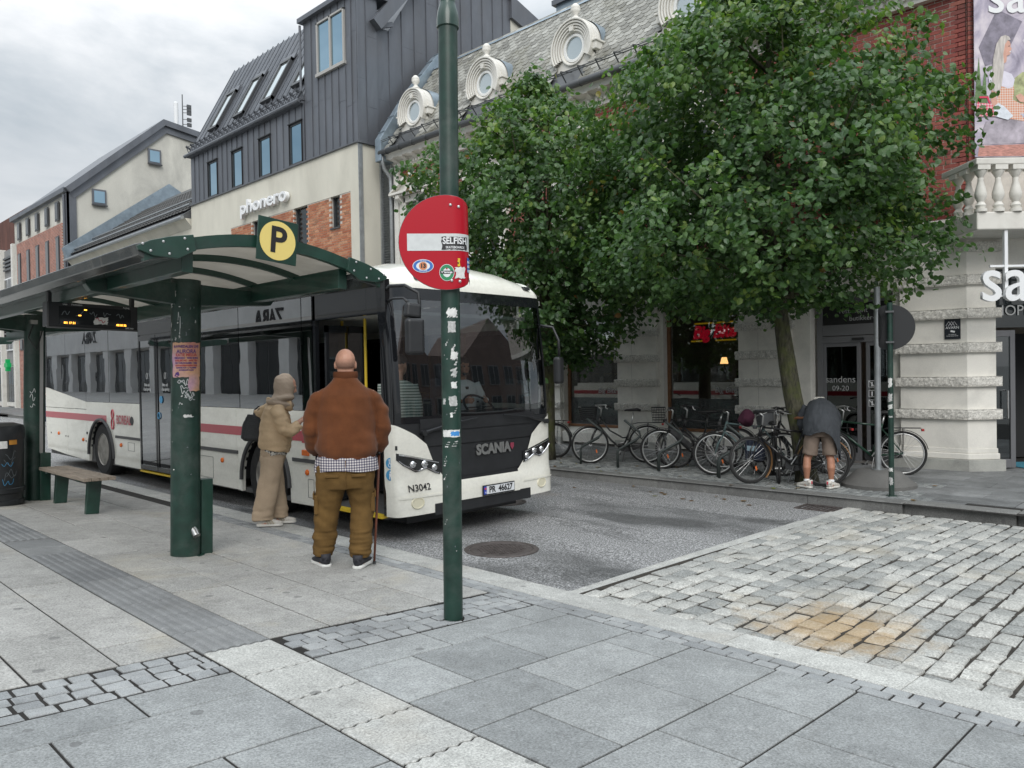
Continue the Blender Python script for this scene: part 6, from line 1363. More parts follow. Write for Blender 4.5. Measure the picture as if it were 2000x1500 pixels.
# posts on the far pavement
cb_ = thing('concrete_post_base', 'round flared concrete block carrying a thin grey steel pole beside the corner pillar', 'post', (11.5, 3.92, .135))
M_conc = M('grey concrete', (.13,.127,.12), .9, var=.15, vs=5, grain=.12, gs=90, bump=.3)
obj('block', MB().lathe([(.50,0),(.50,.05),(.44,.09),(.30,.215),(.26,.235),(.05,.24)], n=40), M_conc, cb_, autos=30); obj('flange', MB().cyl((0,0,.24),(0,0,.25),.09,n=16), M_pipe, cb_); obj('pole', MB().cyl((0,0,.24),(.03,.0,2.85),.042,n=16), M_pipe, cb_, autos=40)
G2 = V(10.73, 3.49, .135)
gp2 = thing('sign_post', 'thin dark green post with chipped paint standing at the far kerb', 'post', tuple(G2)); obj('tube', MB().cyl((0,0,0),(0,0,2.55),.034,n=14), M_chip, gp2, autos=40); obj('foot', MB().cyl((0,0,0),(0,0,.01),.07,n=14), M_grn2, gp2)
lf2 = cylmap((0,0,0), .0345, math.atan2(-3.49,-10.73))
for i, (z, h_) in enumerate(((1.5,.12),(1.3,.1),(1.18,.06),(1.05,.02),(.35,.05),(.2,.1))): mappatch('paint_chip', lf2, -.03, .02, z-h_/2, z+h_/2, PAP[i % 2], .001, gp2, 4, .012)
A2 = math.atan2(3.49, 10.73)
s2, f2_, g2_ = bentsign('road_sign', 'dark back of a bent round road sign on the thin green post', G2, 2.23, A2, (None, M('sign back grey', (.022,.023,.025), .5)))
for z in (-.2, .2): obj('clamp', MB().obox(G2+V(0,0,2.23+z), (.05*math.cos(A2),.05*math.sin(A2),0), (-.05*math.sin(A2),.05*math.cos(A2),0), (0,0,.012)), M_gut, s2)
maptext('fleet_number', 'N3042', lambda x, z, o=0: FP(-.775+x/1.215, .64+z, .022+o), 0, 0, .098, M_black, .008, bus, bold=.0015, xs=1.05)

rc = random.Random(12)
for i in range(30):
    x, z = (rc.uniform(-.15,-.03) if i % 3 else rc.uniform(-.1,.14)), (rc.uniform(1.88,2.3) if i % 4 else rc.uniform(.1,1.4)); w_ = rc.uniform(.004,.016); h_ = rc.uniform(.008,.05) if i % 2 else .008
    post_child(mappatch('paint_chip', pf, x-w_/2, x+w_/2, z-h_/2, z+h_/2, PAP[i % 2] if i % 3 else M_film2, .0012, None, 3, .004))
for i in range(12):
    x, z = rc.uniform(-.06,.06), rc.uniform(.05,1.9); w_ = rc.uniform(.003,.007)
    mappatch('paint_chip', lf, x-w_/2, x+w_/2, z-w_*.6, z+w_*.8, PAP[i % 2] if i % 2 else M_film2, .0012, gpole, 2, .002)
# ---------------------------------------------------------------- street trees
def leafmat(name, cols):
    g = G(name); c = g.ramp(g.attr(), cols); g.set(Base_Color=c, Roughness=.36); g.b.inputs['Specular IOR Level'].default_value = .5
    tr = g.new('BsdfTranslucent'); g.lk(g.mix(1.0, c, (1.3,1.5,.7), 'MULTIPLY'), tr.inputs[0]); mx = g.new('MixShader'); mx.inputs[0].default_value = .36
    g.lk(g.b.outputs[0], mx.inputs[1]); g.lk(tr.outputs[0], mx.inputs[2]); g.lk(mx.outputs[0], g.o.inputs[0]); return g.m
gb_ = G('lime bark'); n = gb_.noise(26, 5, .65, None, .3, (1,1,.25)); c = gb_.ramp(n, [(.35,(.025,.023,.017)),(.6,(.09,.085,.055)),(.8,(.16,.15,.11))]); c = gb_.mix(gb_.ramp(gb_.noise(5,4,.6), [(.45,0),(.62,.6)]), c, (.075,.09,.02)); gb_.set(Base_Color=c, Roughness=.9); gb_.bump(n, .9, .02); M_bark = gb_.m
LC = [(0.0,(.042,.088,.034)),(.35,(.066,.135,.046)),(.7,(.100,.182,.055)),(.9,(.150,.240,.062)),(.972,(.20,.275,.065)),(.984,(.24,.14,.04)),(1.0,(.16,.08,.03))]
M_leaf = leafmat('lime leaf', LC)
def lime_tree(label, base, trunk, prof, cx, cy, ncl, npl, seed, lsize):
    rg = np.random.default_rng(seed); r_ = random.Random(seed)
    t = thing('street_tree', label, 'tree', base, group='lime trees along the far pavement', static=True)
    tm = MB(); P = [Vector(p[:3]) for p in trunk]; tm.tube(P, [p[3] for p in trunk], 14)
    for i in range(5):
        p = P[min(2+i % 3, len(P)-2)].lerp(P[min(3+i % 3, len(P)-1)], r_.random()); tm.sph(p+V(r_.uniform(-.1,.1),r_.uniform(-.1,.1),0), .05, 8, 5)
    obj('trunk', tm, M_bark, t, True)
    zs = [p[0] for p in prof]; rs = [p[1] for p in prof]
    top = P[-1]; centers = []
    z0, z1 = zs[0], zs[-1]
    while len(centers) < ncl:
        z = rg.uniform(z0, z1); rp = np.interp(z, zs, rs)
        if rg.random() > (rp/max(rs))**1.2: continue
        a = rg.uniform(0, 2*math.pi)
        lump = 1 + .30*mnoise.noise(V(math.cos(a)*1.6, math.sin(a)*1.6, z*.75)+V(seed,0,0)) + .16*mnoise.noise(V(math.cos(a)*4, math.sin(a)*4, z*2.1))
        q = rg.random()**.42 * rp*lump
        c = V(cx + q*math.cos(a), cy + q*math.sin(a), z)
        if mnoise.noise(c*1.15 + V(seed*3,0,0)) < -.13 and q < rp*.97: continue
        centers.append((c, a, q/rp))
    bm_ = MB()
    for i in range(46):
        c, a, f = centers[i*7 % ncl]; s = P[min(len(P)-1, 3+i % max(1, len(P)-3))]; s = V(s.x, s.y, min(max(s.z, z0+.1), c.z-.2 if c.z-.2 > z0 else z0+.1))
        m_ = s.lerp(c, .5) + V(0,0,.22); bm_.tube([s, m_, c], [.035, .02, .008], 5)
    obj('branches', bm_, M_bark, t, True)
    vs = []; fs = []; at = []
    for c, a, f in centers:
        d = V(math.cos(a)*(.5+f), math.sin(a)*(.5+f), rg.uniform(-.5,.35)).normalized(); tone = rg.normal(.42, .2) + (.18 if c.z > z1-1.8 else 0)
        brown = rg.random() < .003
        L = rg.uniform(.25,.55)
        for k in range(npl):
            u_ = (k+rg.random())/npl; p = c + d*(L*(u_-.35)) + V(*(rg.normal(0,.085,3)))
            p.z -= .12*u_*u_
            n = V(*(rg.normal(0,.55,3))) + V(math.cos(a)*.55, math.sin(a)*.55, .75); n.normalize()
            w = n.cross(V(*(rg.normal(0,1,3)))); w.normalize()
            l_ = w.cross(n); l_ = (l_ + V(0,0,-.5)).normalized(); w = n.cross(l_).normalized()
            s = lsize*rg.uniform(.62,1.2); o = len(vs); cu = n*(s*.16)
            vs += [p, p+l_*s*.18+w*s*.40-cu*.5, p+l_*s*.62+w*s*.42-cu, p+l_*s*1.08-cu*.6, p+l_*s*.62-w*s*.42-cu, p+l_*s*.18-w*s*.40-cu*.5, p+l_*s*.5]
            fs += [(o,o+1,o+6),(o+1,o+2,o+6),(o+2,o+3,o+6),(o+3,o+4,o+6),(o+4,o+5,o+6),(o+5,o,o+6)]
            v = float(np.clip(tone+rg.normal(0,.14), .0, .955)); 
            if brown or rg.random() < .002: v = float(rg.uniform(.975,1.0))
            at += [v]*6
    mb = MB(); mb.v = [tuple(q) for q in vs]; mb.f = fs; mb.a = at
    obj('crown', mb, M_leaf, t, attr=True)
    return t
lime_tree('large lime tree with a mossy leaning trunk and broad dark crown before the glass entrance', (11.3,4.90,.14),
    [(11.3,4.86,.05,.19),(11.3,4.89,.35,.155),(11.3,4.97,.9,.14),(11.3,5.08,1.45,.135),(11.3,5.15,1.9,.13),(11.28,5.21,2.4,.115),(11.3,5.3,3.2,.10),(11.3,5.4,4.4,.08),(11.3,5.4,5.8,.05),(11.3,5.4,7.0,.025)],
    [(2.82,1.2),(3.1,2.15),(3.5,2.62),(4.0,2.76),(4.8,2.70),(5.6,2.45),(6.4,2.1),(7.0,1.65),(7.6,1.0),(7.95,.35)], 11.35, 5.68, 1750, 27, 5, .090)
lime_tree('smaller lime tree with a straight dark trunk standing right behind the front of the bus', (11.24,10.03,.14),
    [(11.24,10.03,.05,.19),(11.24,10.03,.4,.165),(11.24,10.0,1.2,.15),(11.24,9.98,2.0,.14),(11.24,9.98,2.8,.12),(11.3,10.1,4,.10),(11.3,10.2,5.4,.06),(11.3,9.9,6.8,.03)],
    [(2.0,1.0),(2.5,1.7),(3.2,2.1),(4.2,2.35),(5.2,2.45),(6.0,2.15),(6.6,1.5),(7.1,.8),(7.7,.2)], 11.3, 10.25, 1150, 27, 11, .098)
# ---------------------------------------------------------------- people
def remesh(mb, vox, name, it=4, fac=.5, disp=None, dec=None):
    me = mb.mesh(name); o = bpy.data.objects.new(name, me); COL.objects.link(o)
    r = o.modifiers.new('r', 'REMESH'); r.mode = 'VOXEL'; r.voxel_size = vox; r.use_smooth_shade = True
    if it: s = o.modifiers.new('s', 'SMOOTH'); s.iterations = it; s.factor = fac
    dg = bpy.context.evaluated_depsgraph_get(); out = bpy.data.meshes.new_from_object(o.evaluated_get(dg)); bpy.data.objects.remove(o); bpy.data.meshes.remove(me)
    if disp:
        out.calc_loop_triangles(); ns = [v.normal.copy() for v in out.vertices]
        for v, n in zip(out.vertices, ns): v.co += n*disp(v.co)
    out.polygons.foreach_set('use_smooth', [True]*len(out.polygons)); out.name = name; return out
def finger(mb, p, d, n, L, r, curl):
    pts = [Vector(p)]; d = Vector(d).normalized(); n = Vector(n).normalized(); ax = d.cross(n)
    for i, f in enumerate((.45,.32,.23)):
        d = (Matrix.Rotation(curl*(.7 if i == 0 else 1), 3, ax) @ d).normalized(); pts.append(pts[-1]+d*L*f)
    mb.tube(pts, [r, r*.95, r*.85, r*.7], 7)
def hand(mb, w, d, n, side, curl=.5, s=1.0):
    """w wrist, d pointing along the palm, n palm normal, side +1 when the thumb leaves towards d x n"""
    w, d, n = Vector(w), Vector(d).normalized(), Vector(n).normalized(); n = (n - d*n.dot(d)).normalized(); t = d.cross(n)*side
    mb.tube([w-d*.03, w, w+d*.045*s, w+d*.095*s], [(.026,.021),(.027*s,.019*s),(.042*s,.016*s),(.040*s,.013*s)], 10, ref=t)
    for i, (o, L) in enumerate(((.031,.068),(.0105,.078),(-.0105,.072),(-.031,.056))): finger(mb, w+d*.085*s+t*o*s, d+t*o*1.5, n, L*s, .0088*s, curl*(1+.12*i))
    b = w+d*.03*s+t*.026*s; m_ = b+(t*.8+d*.6+n*.2).normalized()*.035*s; mb.tube([b-t*.01, m_, m_+(d*.85+t*.25+n*.45).normalized()*.032*s, m_+(d*.75+n*.7).normalized()*.055*s], [.013*s,.011*s,.0095*s,.007*s], 7)
def head(mb, c, f, u, s=1.0):
    """head centred on c, facing f, crown towards u"""
    c, f, u = Vector(c), Vector(f).normalized(), Vector(u).normalized(); r = f.cross(u).normalized(); f = u.cross(r)
    q = lambda x, y, z: c + (r*x + f*y + u*z)*s
    def ell(p, rx, ry, rz, n=14, m=9):
        t = MB().sph((0,0,0), 1, n, m); mb.add([p + (r*v[0]*rx + f*v[1]*ry + u*v[2]*rz)*s for v in t.v], t.f)
    ell(q(0,-.012,.03), .078, .098, .092); ell(q(0,.03,-.045), .060, .070, .070); ell(q(0,.055,-.085), .036, .038, .030); ell(q(0,.02,-.02), .070, .078, .075)
    mb.tube([q(0,.088,.02), q(0,.112,-.018), q(0,.098,-.034)], [.010*s,.017*s,.012*s], 7); ell(q(0,.082,-.062), .024, .012, .010, 8, 5); ell(q(0,.084,.036), .05, .014, .012, 8, 5)
    for k in (-1, 1): ell(q(k*.079,-.008,-.005), .011, .020, .032, 8, 6)
    return q
def limb(mb, pts, rs, n=12): mb.tube(pts, rs, n)
SKIN = M('skin', (.50,.27,.19), .5, var=.10, vs=18, spec=.4); SKIN2 = M('tanned skin', (.42,.20,.125), .5, var=.12, vs=14)
def noise_fold(a, f, st=(1,1,1), seed=0.0, fine=.3):
    s = V(seed, seed*.7, 0)
    return lambda p: a*(mnoise.noise(V(p.x*st[0], p.y*st[1], p.z*st[2])*f + s) + fine*mnoise.noise(V(p.x*st[0], p.y*st[1], p.z*st[2])*f*2.3 + s))
def shoe(parent, x, y, z, ang, L, m, ms, w=.048, name='shoe', zs=1.0, pitch=0.0):
    d = V(math.sin(ang), math.cos(ang), 0); r = V(d.y, -d.x, 0); c = V(x, y, z)
    up = MB(); P = lambda t, h: c + d*(L*(t-.32)) + V(0,0,h+max(0,(.45-t))*pitch)
    up.tube([P(-.0,.055),P(.12,.062),P(.30,.062),P(.5,.054),P(.72,.042),P(.9,.036),P(1.0,.034)], [(.026,.030),(w*.78,.042*zs),(w*.82,.044*zs),(w*.92,.036*zs),(w,.026),(w*.8,.020),(w*.35,.012)], 12, ref=r)
    up.tube([P(.10,.06),P(.12,.115*zs)], [(.038,.04),(.042,.046)], 12, ref=d)
    o = obj(name, up, m, parent, True)
    so = MB(); pr = [(-.0,.022),(.06,.036),(.2,.042),(.45,.042),(.68,.052),(.85,.046),(.97,.026),(1.02,.0)]
    pts = [(a, b_*w/.048) for a, b_ in pr] + [(a, -b_*w/.048) for a, b_ in pr[::-1][1:]]
    so.prism([(L*(a-.32), b_) for a, b_ in pts], c+V(0,0,.002), d, r, (0,0,.028)); obj('sole', so, ms, o, bevel=.008); return o
M_hairg = M('short grey hair', (.16,.125,.10), .9, var=.3, vs=120); M_hairw = M('white hair', (.55,.53,.48), .8, var=.2, vs=60); M_hairb = M('black hair', (.015,.012,.011), .6)
# ---- man in the brown jacket, seen from behind
def cloth(name, col, a=.12, vs=6, bs=280, rough=.9, bump=.25, sheen=0.0, grain=.08):
    m = M(name, col, rough, var=a, vs=vs, grain=grain, gs=240, bump=bump, bs=bs, spec=.25, obj=True)
    if sheen: m.node_tree.nodes['Principled BSDF'].inputs['Sheen Weight'].default_value = sheen
    return m
face = math.atan2(.83, .56) - math.pi/2
t = thing('person', 'bald man in a rust brown suede bomber jacket and khaki cargo trousers seen from behind', 'person', (3.655, 5.515, nz(3.655)), face)
b = MB(); head(b, (0,.035,1.745), (0,1,.02), (0,0,1), 1.13)
b.tube([(0,.0,1.45),(0,.01,1.58),(0,.018,1.66),(0,.03,1.72)], [.075,.073,.074,.068], 14)
b.tube([(0,.02,.88),(0,.03,1.0),(0,.02,1.2),(0,0,1.4),(0,0,1.5),(0,0,1.56)], [(.19,.15),(.21,.17),(.21,.16),(.22,.13),(.2,.09),(.08,.06)], 16, ref=(1,0,0))
for s in (-1, 1):
    b.tube([(s*.19,0,1.49),(s*.31,.0,1.30),(s*.33,.02,1.17),(s*.29,.16,1.02),(s*.26,.20,.985)], [.065,.058,.05,.042,.03], 12)
    hand(b, (s*.26,.20,.985), (-.45*s,.75,-.45), (-s*.8,-.2,-.3), s, .75)
    xk = -.185 if s < 0 else .125; xa = -.225 if s < 0 else .095; ya = .06 if s < 0 else -.06
    b.tube([(s*.11,.01,.92),(xk*1.0,.02,.48),(xa,ya-.01,.10),(xa,ya,.04)], [.10,.065,.045,.045], 12)
    b.tube([(xa,ya-.05,.04),(xa,ya+.1,.035)], [.04,.035], 10)
obj('body', remesh(b, .0075, 'body', 3), SKIN, t)
hm = MB(); hb = MB(); head(hb, (0,.035,1.745), (0,1,.02), (0,0,1), 1.06)
for k, (a0, z0) in enumerate(((0,0),)):
    vs = []; N, Mz = 28, 8
    for j in range(Mz+1):
        zz = 1.70 + .095*j/Mz
        for i in range(N+1):
            q = R(-196 + 212*i/N); rr2 = math.sqrt(max(0, 1-((zz-1.777)/.0985)**2))
            wob = 1.0 if zz > 1.72 else .985
            vs.append((.0885*rr2*math.cos(q)*wob*1.02, .0223+.111*rr2*math.sin(q)*wob*1.01, zz))
    hm.add(vs, [(j*(N+1)+i, j*(N+1)+i+1, (j+1)*(N+1)+i+1, (j+1)*(N+1)+i) for j in range(Mz) for i in range(N)])
gh_ = G('shaved hair'); n_ = gh_.noise(420, 2, .6); s_ = gh_.new('SeparateXYZ'); gh_.lk(gh_.pos(True), s_.inputs[0])
a_ = gh_.math('MULTIPLY', gh_.ramp(n_, [(.3,.6),(.7,1.0)]), gh_.math('MULTIPLY', gh_.math('SUBTRACT', 1.795, s_.outputs['Z']), 6.5, True))
gh_.set(Base_Color=(.15,.105,.085), Roughness=.9, Alpha=a_); obj('hair', hm, gh_.m, t, True)
# suede bomber jacket
M_sued = cloth('rust suede', (.125,.043,.016), .22, 5, 150, .95, .2, .12); M_rib = cloth('rust ribbing', (.105,.036,.015), .1, 10)
j = MB(); j.tube([(0,.03,.93),(0,.03,.97),(.0,.025,1.05),(0,.015,1.2),(0,.0,1.36),(0,-.005,1.46),(0,.0,1.535),(0,.005,1.60),(0,.01,1.645)], [(.235,.185),(.265,.21),(.272,.215),(.262,.20),(.265,.185),(.25,.16),(.19,.125),(.115,.10),(.098,.092)], 28, ref=(1,0,0))
for s in (-1, 1): j.tube([(s*.06,0,1.475),(s*.16,0,1.475),(s*.245,-.005,1.425),(s*.293,.0,1.32),(s*.312,.02,1.17),(s*.295,.10,1.05),(s*.28,.15,1.00)], [.06,.078,.083,.081,.076,.069,.058], 18)
def jf(p):
    z = p.z; a = mnoise.noise(V(p.x*3+p.z*5, p.y*3, p.z*13))*.008; e = mnoise.noise(V(p.x*9, p.y*9, p.z*9))*.005
    blouse = .008*math.exp(-((z-1.01)/.05)**2); arm = mnoise.noise(V(p.x*7+p.z*9, p.y*7, p.z*15))*.013 if abs(p.x) > .25 else mnoise.noise(V(p.x*2.5, p.y*4, p.z*11+4+abs(p.x)*9))*.006*(2.0 if z < 1.2 else 1.3)
    seam = -.004*math.exp(-((abs(p.x)-.262+max(0, z-1.42)*.6)/.008)**2) if z > 1.06 else 0
    return a+e+blouse+arm+seam
obj('jacket', remesh(j, .0095, 'jacket', 5, .5, jf), M_sued, t)
rb = MB(); vs = []
for z, k in ((.912,1.0),(.922,1.03),(.965,1.04),(.985,1.0)):
    for i in range(120): a = 2*math.pi*i/120; q = 1+.012*math.sin(60*a)*(1 if z != .985 else .3); vs.append((.243*k*q*math.cos(a), .03+.192*k*q*math.sin(a), z))
rb.add(vs, [(jj*120+i, jj*120+(i+1) % 120, (jj+1)*120+(i+1) % 120, (jj+1)*120+i) for jj in range(3) for i in range(120)]); obj('waistband', rb, M_rib, t, True)
cl = MB(); cl.lathe([(.104,1.625),(.110,1.64),(.108,1.675),(.102,1.685),(.098,1.67)], (0,.012,0), 30, cap=False); obj('collar', cl, M_rib, t, True)
for s in (-1, 1): obj('cuff', MB().tube([(s*.30,.13,1.02),(s*.275,.18,.985)], .05, 14), M_rib, t, True)
gp3 = G('checked shirt'); sx = gp3.new('SeparateXYZ'); gp3.lk(gp3.pos(True), sx.inputs[0])
ckx = gp3.math('GREATER_THAN', gp3.math('FRACT', gp3.math('MULTIPLY', sx.outputs['X'], 46)), .5); ckz = gp3.math('GREATER_THAN', gp3.math('FRACT', gp3.math('MULTIPLY', sx.outputs['Z'], 46)), .5)
gp3.set(Base_Color=gp3.ramp(gp3.math('MULTIPLY', gp3.math('ADD', ckx, ckz), .5), [(0,(.60,.58,.55)),(.5,(.22,.20,.24)),(1,(.045,.045,.075))]), Roughness=.9)
sh_ = MB(); vs = []
for z, k in ((.832,1.13),(.86,1.12),(.92,1.07),(.96,.98)):
    for i in range(80): a = 2*math.pi*i/80; q = 1+.02*math.sin(7*a+z*20)+.012*math.sin(17*a); vs.append((.25*k*q*math.cos(a)-.005, .025+.19*k*q*math.sin(a), z+.010*math.sin(3*a+1)*(1 if z < .85 else 0)))
sh_.add(vs, [(jj*80+i, jj*80+(i+1) % 80, (jj+1)*80+(i+1) % 80, (jj+1)*80+i) for jj in range(3) for i in range(80)]); obj('shirt', sh_, gp3.m, t, True)
M_khk = cloth('khaki cotton', (.125,.072,.023), .2, 7, 240, .92, .25)
k = MB(); k.tube([(-.015,.015,.94),(-.015,.015,.86),(-.02,.01,.77),(-.02,.01,.68)], [(.235,.17),(.262,.188),(.262,.185),(.245,.165)], 24, ref=(1,0,0))
for s in (-1, 1):
    xk = -.185 if s < 0 else .125; xa = -.225 if s < 0 else .095; ya = .05 if s < 0 else -.07; xt = -.145 if s < 0 else .105
    k.tube([(xt,.01,.80),(xt*1.06,.01,.66),(xk,.03,.50),((xk+xa)/2,(ya+.03)/2,.30),(xa,ya,.14),(xa,ya,.085)], [.135,.125,.110,.102,.097,.088], 18, ref=(1,0,0))
def tf(p): return mnoise.noise(V(p.x*3, p.y*3+p.x*4, p.z*13+p.x*10))*.010 + mnoise.noise(V(p.x*8, p.y*8, p.z*20))*.006 + (mnoise.noise(V(p.x*6, p.y*6, p.z*38))*.013 if p.z < .32 else 0)
tr_ = obj('trousers', remesh(k, .0095, 'trousers', 4, .5, tf), M_khk, t)
for s in (-1, 1):
    o = V(-.275 if s < 0 else .215, .02, .545); pk = MB().obox(o, (.02,0,.0), (0,.075,0), (0,0,.085)); obj('cargo_pocket', pk, M_khk, t, bevel=.012); obj('pocket_flap', MB().obox(o+V(s*.022,0,.075), (.006,0,0), (0,.08,0), (0,0,.028)), M_khk, t, bevel=.004)
    obj('back_pocket', MB().obox((-.02+s*.115,-.172,.80), (.062,-.012*s*-1,0), (0,.004,0), (0,0,.012)), M_khk, t, bevel=.003)
k = MB(); k.tube([(-.015,-.178,.93),(-.015,-.183,.80),(-.018,-.17,.70)], .004, 6); obj('seat_seam', k, M_khk, t)
M_shb, M_sow = M('black shoe', (.022,.022,.028), .7, var=.3, vs=60), M('white sole', (.66,.66,.63), .6)
shoe(t, -.225, .03, .0, R(-22), .31, M_shb, M_sow, .060); shoe(t, .095, -.09, -.002, R(20), .31, M_shb, M_sow, .060)
t.scale = (.945,.95,.97)
ca = thing('walking_cane', 'brown wooden walking cane held at the right side of the man in the brown jacket', 'cane', (3.655, 5.515, nz(3.655)), face)
obj('shaft', MB().tube([(.285,.12,.94),(.268,.08,.70),(.243,.03,.35),(.218,-.02,.02)], [.012,.012,.011,.010], 10), M('cane wood', (.115,.035,.018), .35), ca, True); obj('handle', MB().tube([(.285,.08,.955),(.285,.14,.965),(.285,.19,.945)], [.013,.016,.013], 8), M_black, ca, True); obj('ferrule', MB().cyl((.2185,-.019,.025),(.217,-.021,0.0),.014,.015), M_black, ca)
# ---- woman in the beige headscarf
wf = math.atan2(-.444, .896) - math.pi/2
t = thing('person', 'woman in a beige headscarf and tan jacket looking at her phone by the bus', 'person', (4.16, 7.80, nz(4.16)), wf); WOM = t
ca.scale = (.945,.95,.97)
b = MB(); head(b, (0,.145,1.535), (0,.92,-.38), (0,.38,.92), .92); b.tube([(0,.03,1.30),(0,.07,1.40),(0,.11,1.47)], [.06,.052,.05], 12)
b.tube([(0,0,.80),(0,.01,.95),(0,.02,1.12),(0,.03,1.26),(0,.04,1.33)], [(.15,.11),(.14,.10),(.15,.105),(.15,.085),(.06,.05)], 14, ref=(1,0,0))
b.tube([(.15,.04,1.30),(.20,.09,1.16),(.21,.14,1.06),(.16,.26,1.14),(.13,.33,1.20)], [.045,.04,.037,.03,.022], 10); hand(b, (.13,.33,1.20), (-.25,.75,.55), (-.6,-.3,.6), 1, .7, .9)
b.tube([(-.15,.03,1.30),(-.30,-.06,1.25),(-.40,-.13,1.20),(-.34,-.02,1.10),(-.30,.05,1.06)], [.045,.04,.037,.03,.022], 10); hand(b, (-.30,.05,1.06), (.3,.7,-.3), (.5,-.3,.2), -1, .8, .9)
for s, y in ((1, -.06), (-1, .08)): b.tube([(s*.085,0,.82),(s*.09,y*.4,.45),(s*.095,y,.09),(s*.095,y,.04)], [.085,.055,.038,.04], 10); b.tube([(s*.095,y-.04,.035),(s*.095,y+.08,.03)], [.035,.03], 8)
obj('body', remesh(b, .0065, 'body', 2), SKIN, t)
M_scarf = cloth('beige scarf', (.42,.33,.255), .08, 8, 200, .85); M_tanj = cloth('tan jacket', (.56,.40,.245), .12, 5, 300, .6, .12); M_tant = cloth('tan trousers', (.44,.335,.235), .1, 6, 300, .8)
k = MB()
def el(c, rx, ry, rz, rot): 
    s_ = MB().sph((0,0,0), 1, 18, 12); m_ = Matrix.Rotation(rot, 3, 'X'); k.add([Vector(c)+m_ @ V(v[0]*rx, v[1]*ry, v[2]*rz) for v in s_.v], s_.f)
k.tube([(0,.09,1.676),(0,.095,1.66),(0,.10,1.625),(0,.107,1.575),(0,.11,1.52),(0,.107,1.47),(0,.10,1.425),(0,.085,1.385),(0,.07,1.345),(0,.065,1.30)], [(.012,.015),(.05,.062),(.082,.098),(.097,.113),(.097,.115),(.092,.108),(.093,.104),(.112,.108),(.145,.12),(.15,.12)], 24, ref=(1,0,0)); k.tube([V(.128*math.cos(q), .075+.118*math.sin(q), 1.395+.03*math.sin(q)+.012*math.cos(2*q)) for q in np.linspace(0,6.283,28)[:-1]], .030, 10, close=True); k.tube([V(.135*math.cos(q), .07+.125*math.sin(q), 1.345-.02*math.sin(q)) for q in np.linspace(0,6.283,28)[:-1]], .026, 10, close=True); k.tube([(0,.12,1.42),(.01,.165,1.35),(.015,.175,1.27)], [(.07,.05),(.06,.04),(.02,.02)], 14, ref=(1,0,0))
obj('headscarf', remesh(k, .007, 'headscarf', 5, .5, lambda p: .0045*mnoise.noise(V(p.x*8, p.y*16+p.z*22, p.z*9-p.y*8))+.002*mnoise.noise(V(p.x*20, p.y*40+p.z*52, p.z*20))), M_scarf, t)
k = MB(); k.tube([(0,.02,.83),(0,.03,.90),(0,.03,1.05),(0,.03,1.18),(0,.03,1.28),(0,.04,1.345)], [(.205,.165),(.22,.178),(.215,.172),(.205,.155),(.185,.125),(.09,.08)], 26, ref=(1,0,0))
k.tube([(.13,.03,1.29),(.195,.06,1.21),(.225,.12,1.07),(.215,.17,1.045),(.165,.265,1.12)], [.082,.080,.076,.072,.058], 16); k.tube([(-.13,.02,1.29),(-.27,-.04,1.265),(-.395,-.13,1.21),(-.385,-.10,1.16),(-.33,.0,1.10)], [.082,.075,.070,.064,.052], 16)
def wj(p): return .010*mnoise.noise(V(p.x*4+p.z*6, p.y*4-p.z*5, p.z*14)) + .006*mnoise.noise(V(p.x*11+p.z*8, p.y*11, p.z*24)) + (.010*mnoise.noise(V(p.x*9, p.y*16, p.z*30)) if p.y > .12 or p.x < -.25 else 0)
obj('jacket', remesh(k, .0085, 'jacket', 3, .5, wj), M_tanj, t)
obj('lapel', MB().tube([(.09,.09,1.36),(.12,.14,1.33),(.10,.185,1.27)], [(.05,.008),(.06,.008),(.02,.006)], 8, ref=(0,1,0)).tube([(.10,.0,1.36),(.03,-.06,1.375),(-.05,-.07,1.375)], [(.03,.006),(.04,.006),(.03,.006)], 8, ref=(0,0,1)), M_tanj, t, True)
ze = MB(); vs = []
for z in (.79,.82,.86):
    for i in range(50): a = 2*math.pi*i/50; vs.append((.175*math.cos(a), .02+.14*math.sin(a), z+.008*math.sin(5*a)))
ze.add(vs, [(jj*50+i, jj*50+(i+1) % 50, (jj+1)*50+(i+1) % 50, (jj+1)*50+i) for jj in range(2) for i in range(50)])
gz_ = G('zebra print'); n_ = gz_.noise(26, 2, .5, gz_.pos(True), 2.0, (1,1,2.2)); gz_.set(Base_Color=gz_.ramp(n_, [(.49,(.02,.02,.02)),(.51,(.65,.62,.56))]), Roughness=.8); obj('blouse', ze, gz_.m, t, True)
k = MB(); k.tube([(0,.015,.88),(0,.01,.80),(0,.0,.70)], [(.16,.13),(.172,.14),(.165,.13)], 22, ref=(1,0,0))
for s, y in ((1, -.085), (-1, .085)): k.tube([(s*.09,0,.76),(s*.09,y*.25,.55),(s*.095,y*.6,.32),(s*.095,y*.95,.16),(s*.095,y,.075)], [(.095,.122),(.095,.115),(.095,.112),(.093,.113),(.092,.112)], 18, ref=(1,0,0))
obj('trousers', remesh(k, .0085, 'trousers', 3, .5, lambda p: .012*mnoise.noise(V(p.x*9, p.y*11+p.z*1.5, p.z*3.5)) + .005*mnoise.noise(V(p.x*10, p.y*10, p.z*16)) + (.010*mnoise.noise(V(p.x*8, p.y*8, p.z*30)) if p.z < .22 else 0)), M_tant, t)
M_wsh, M_wso = M('white trainer', (.60,.57,.52), .6, var=.15, vs=30), M('cream sole', (.68,.66,.61), .6)
shoe(t, .098, -.06, .01, R(-4), .275, M_wsh, M_wso, .046, zs=1.0); shoe(t, -.095, .09, .008, R(4), .275, M_wsh, M_wso, .046)
k = MB()
for x, y in ((.098,-.06),(-.095,.09)):
    for q in (-1, 1):
        for i in range(3): k.obox((x+q*.043, y+.02+i*.028, .062), (.003,0,0), (0,.006,.004), (0,-.014,.02))
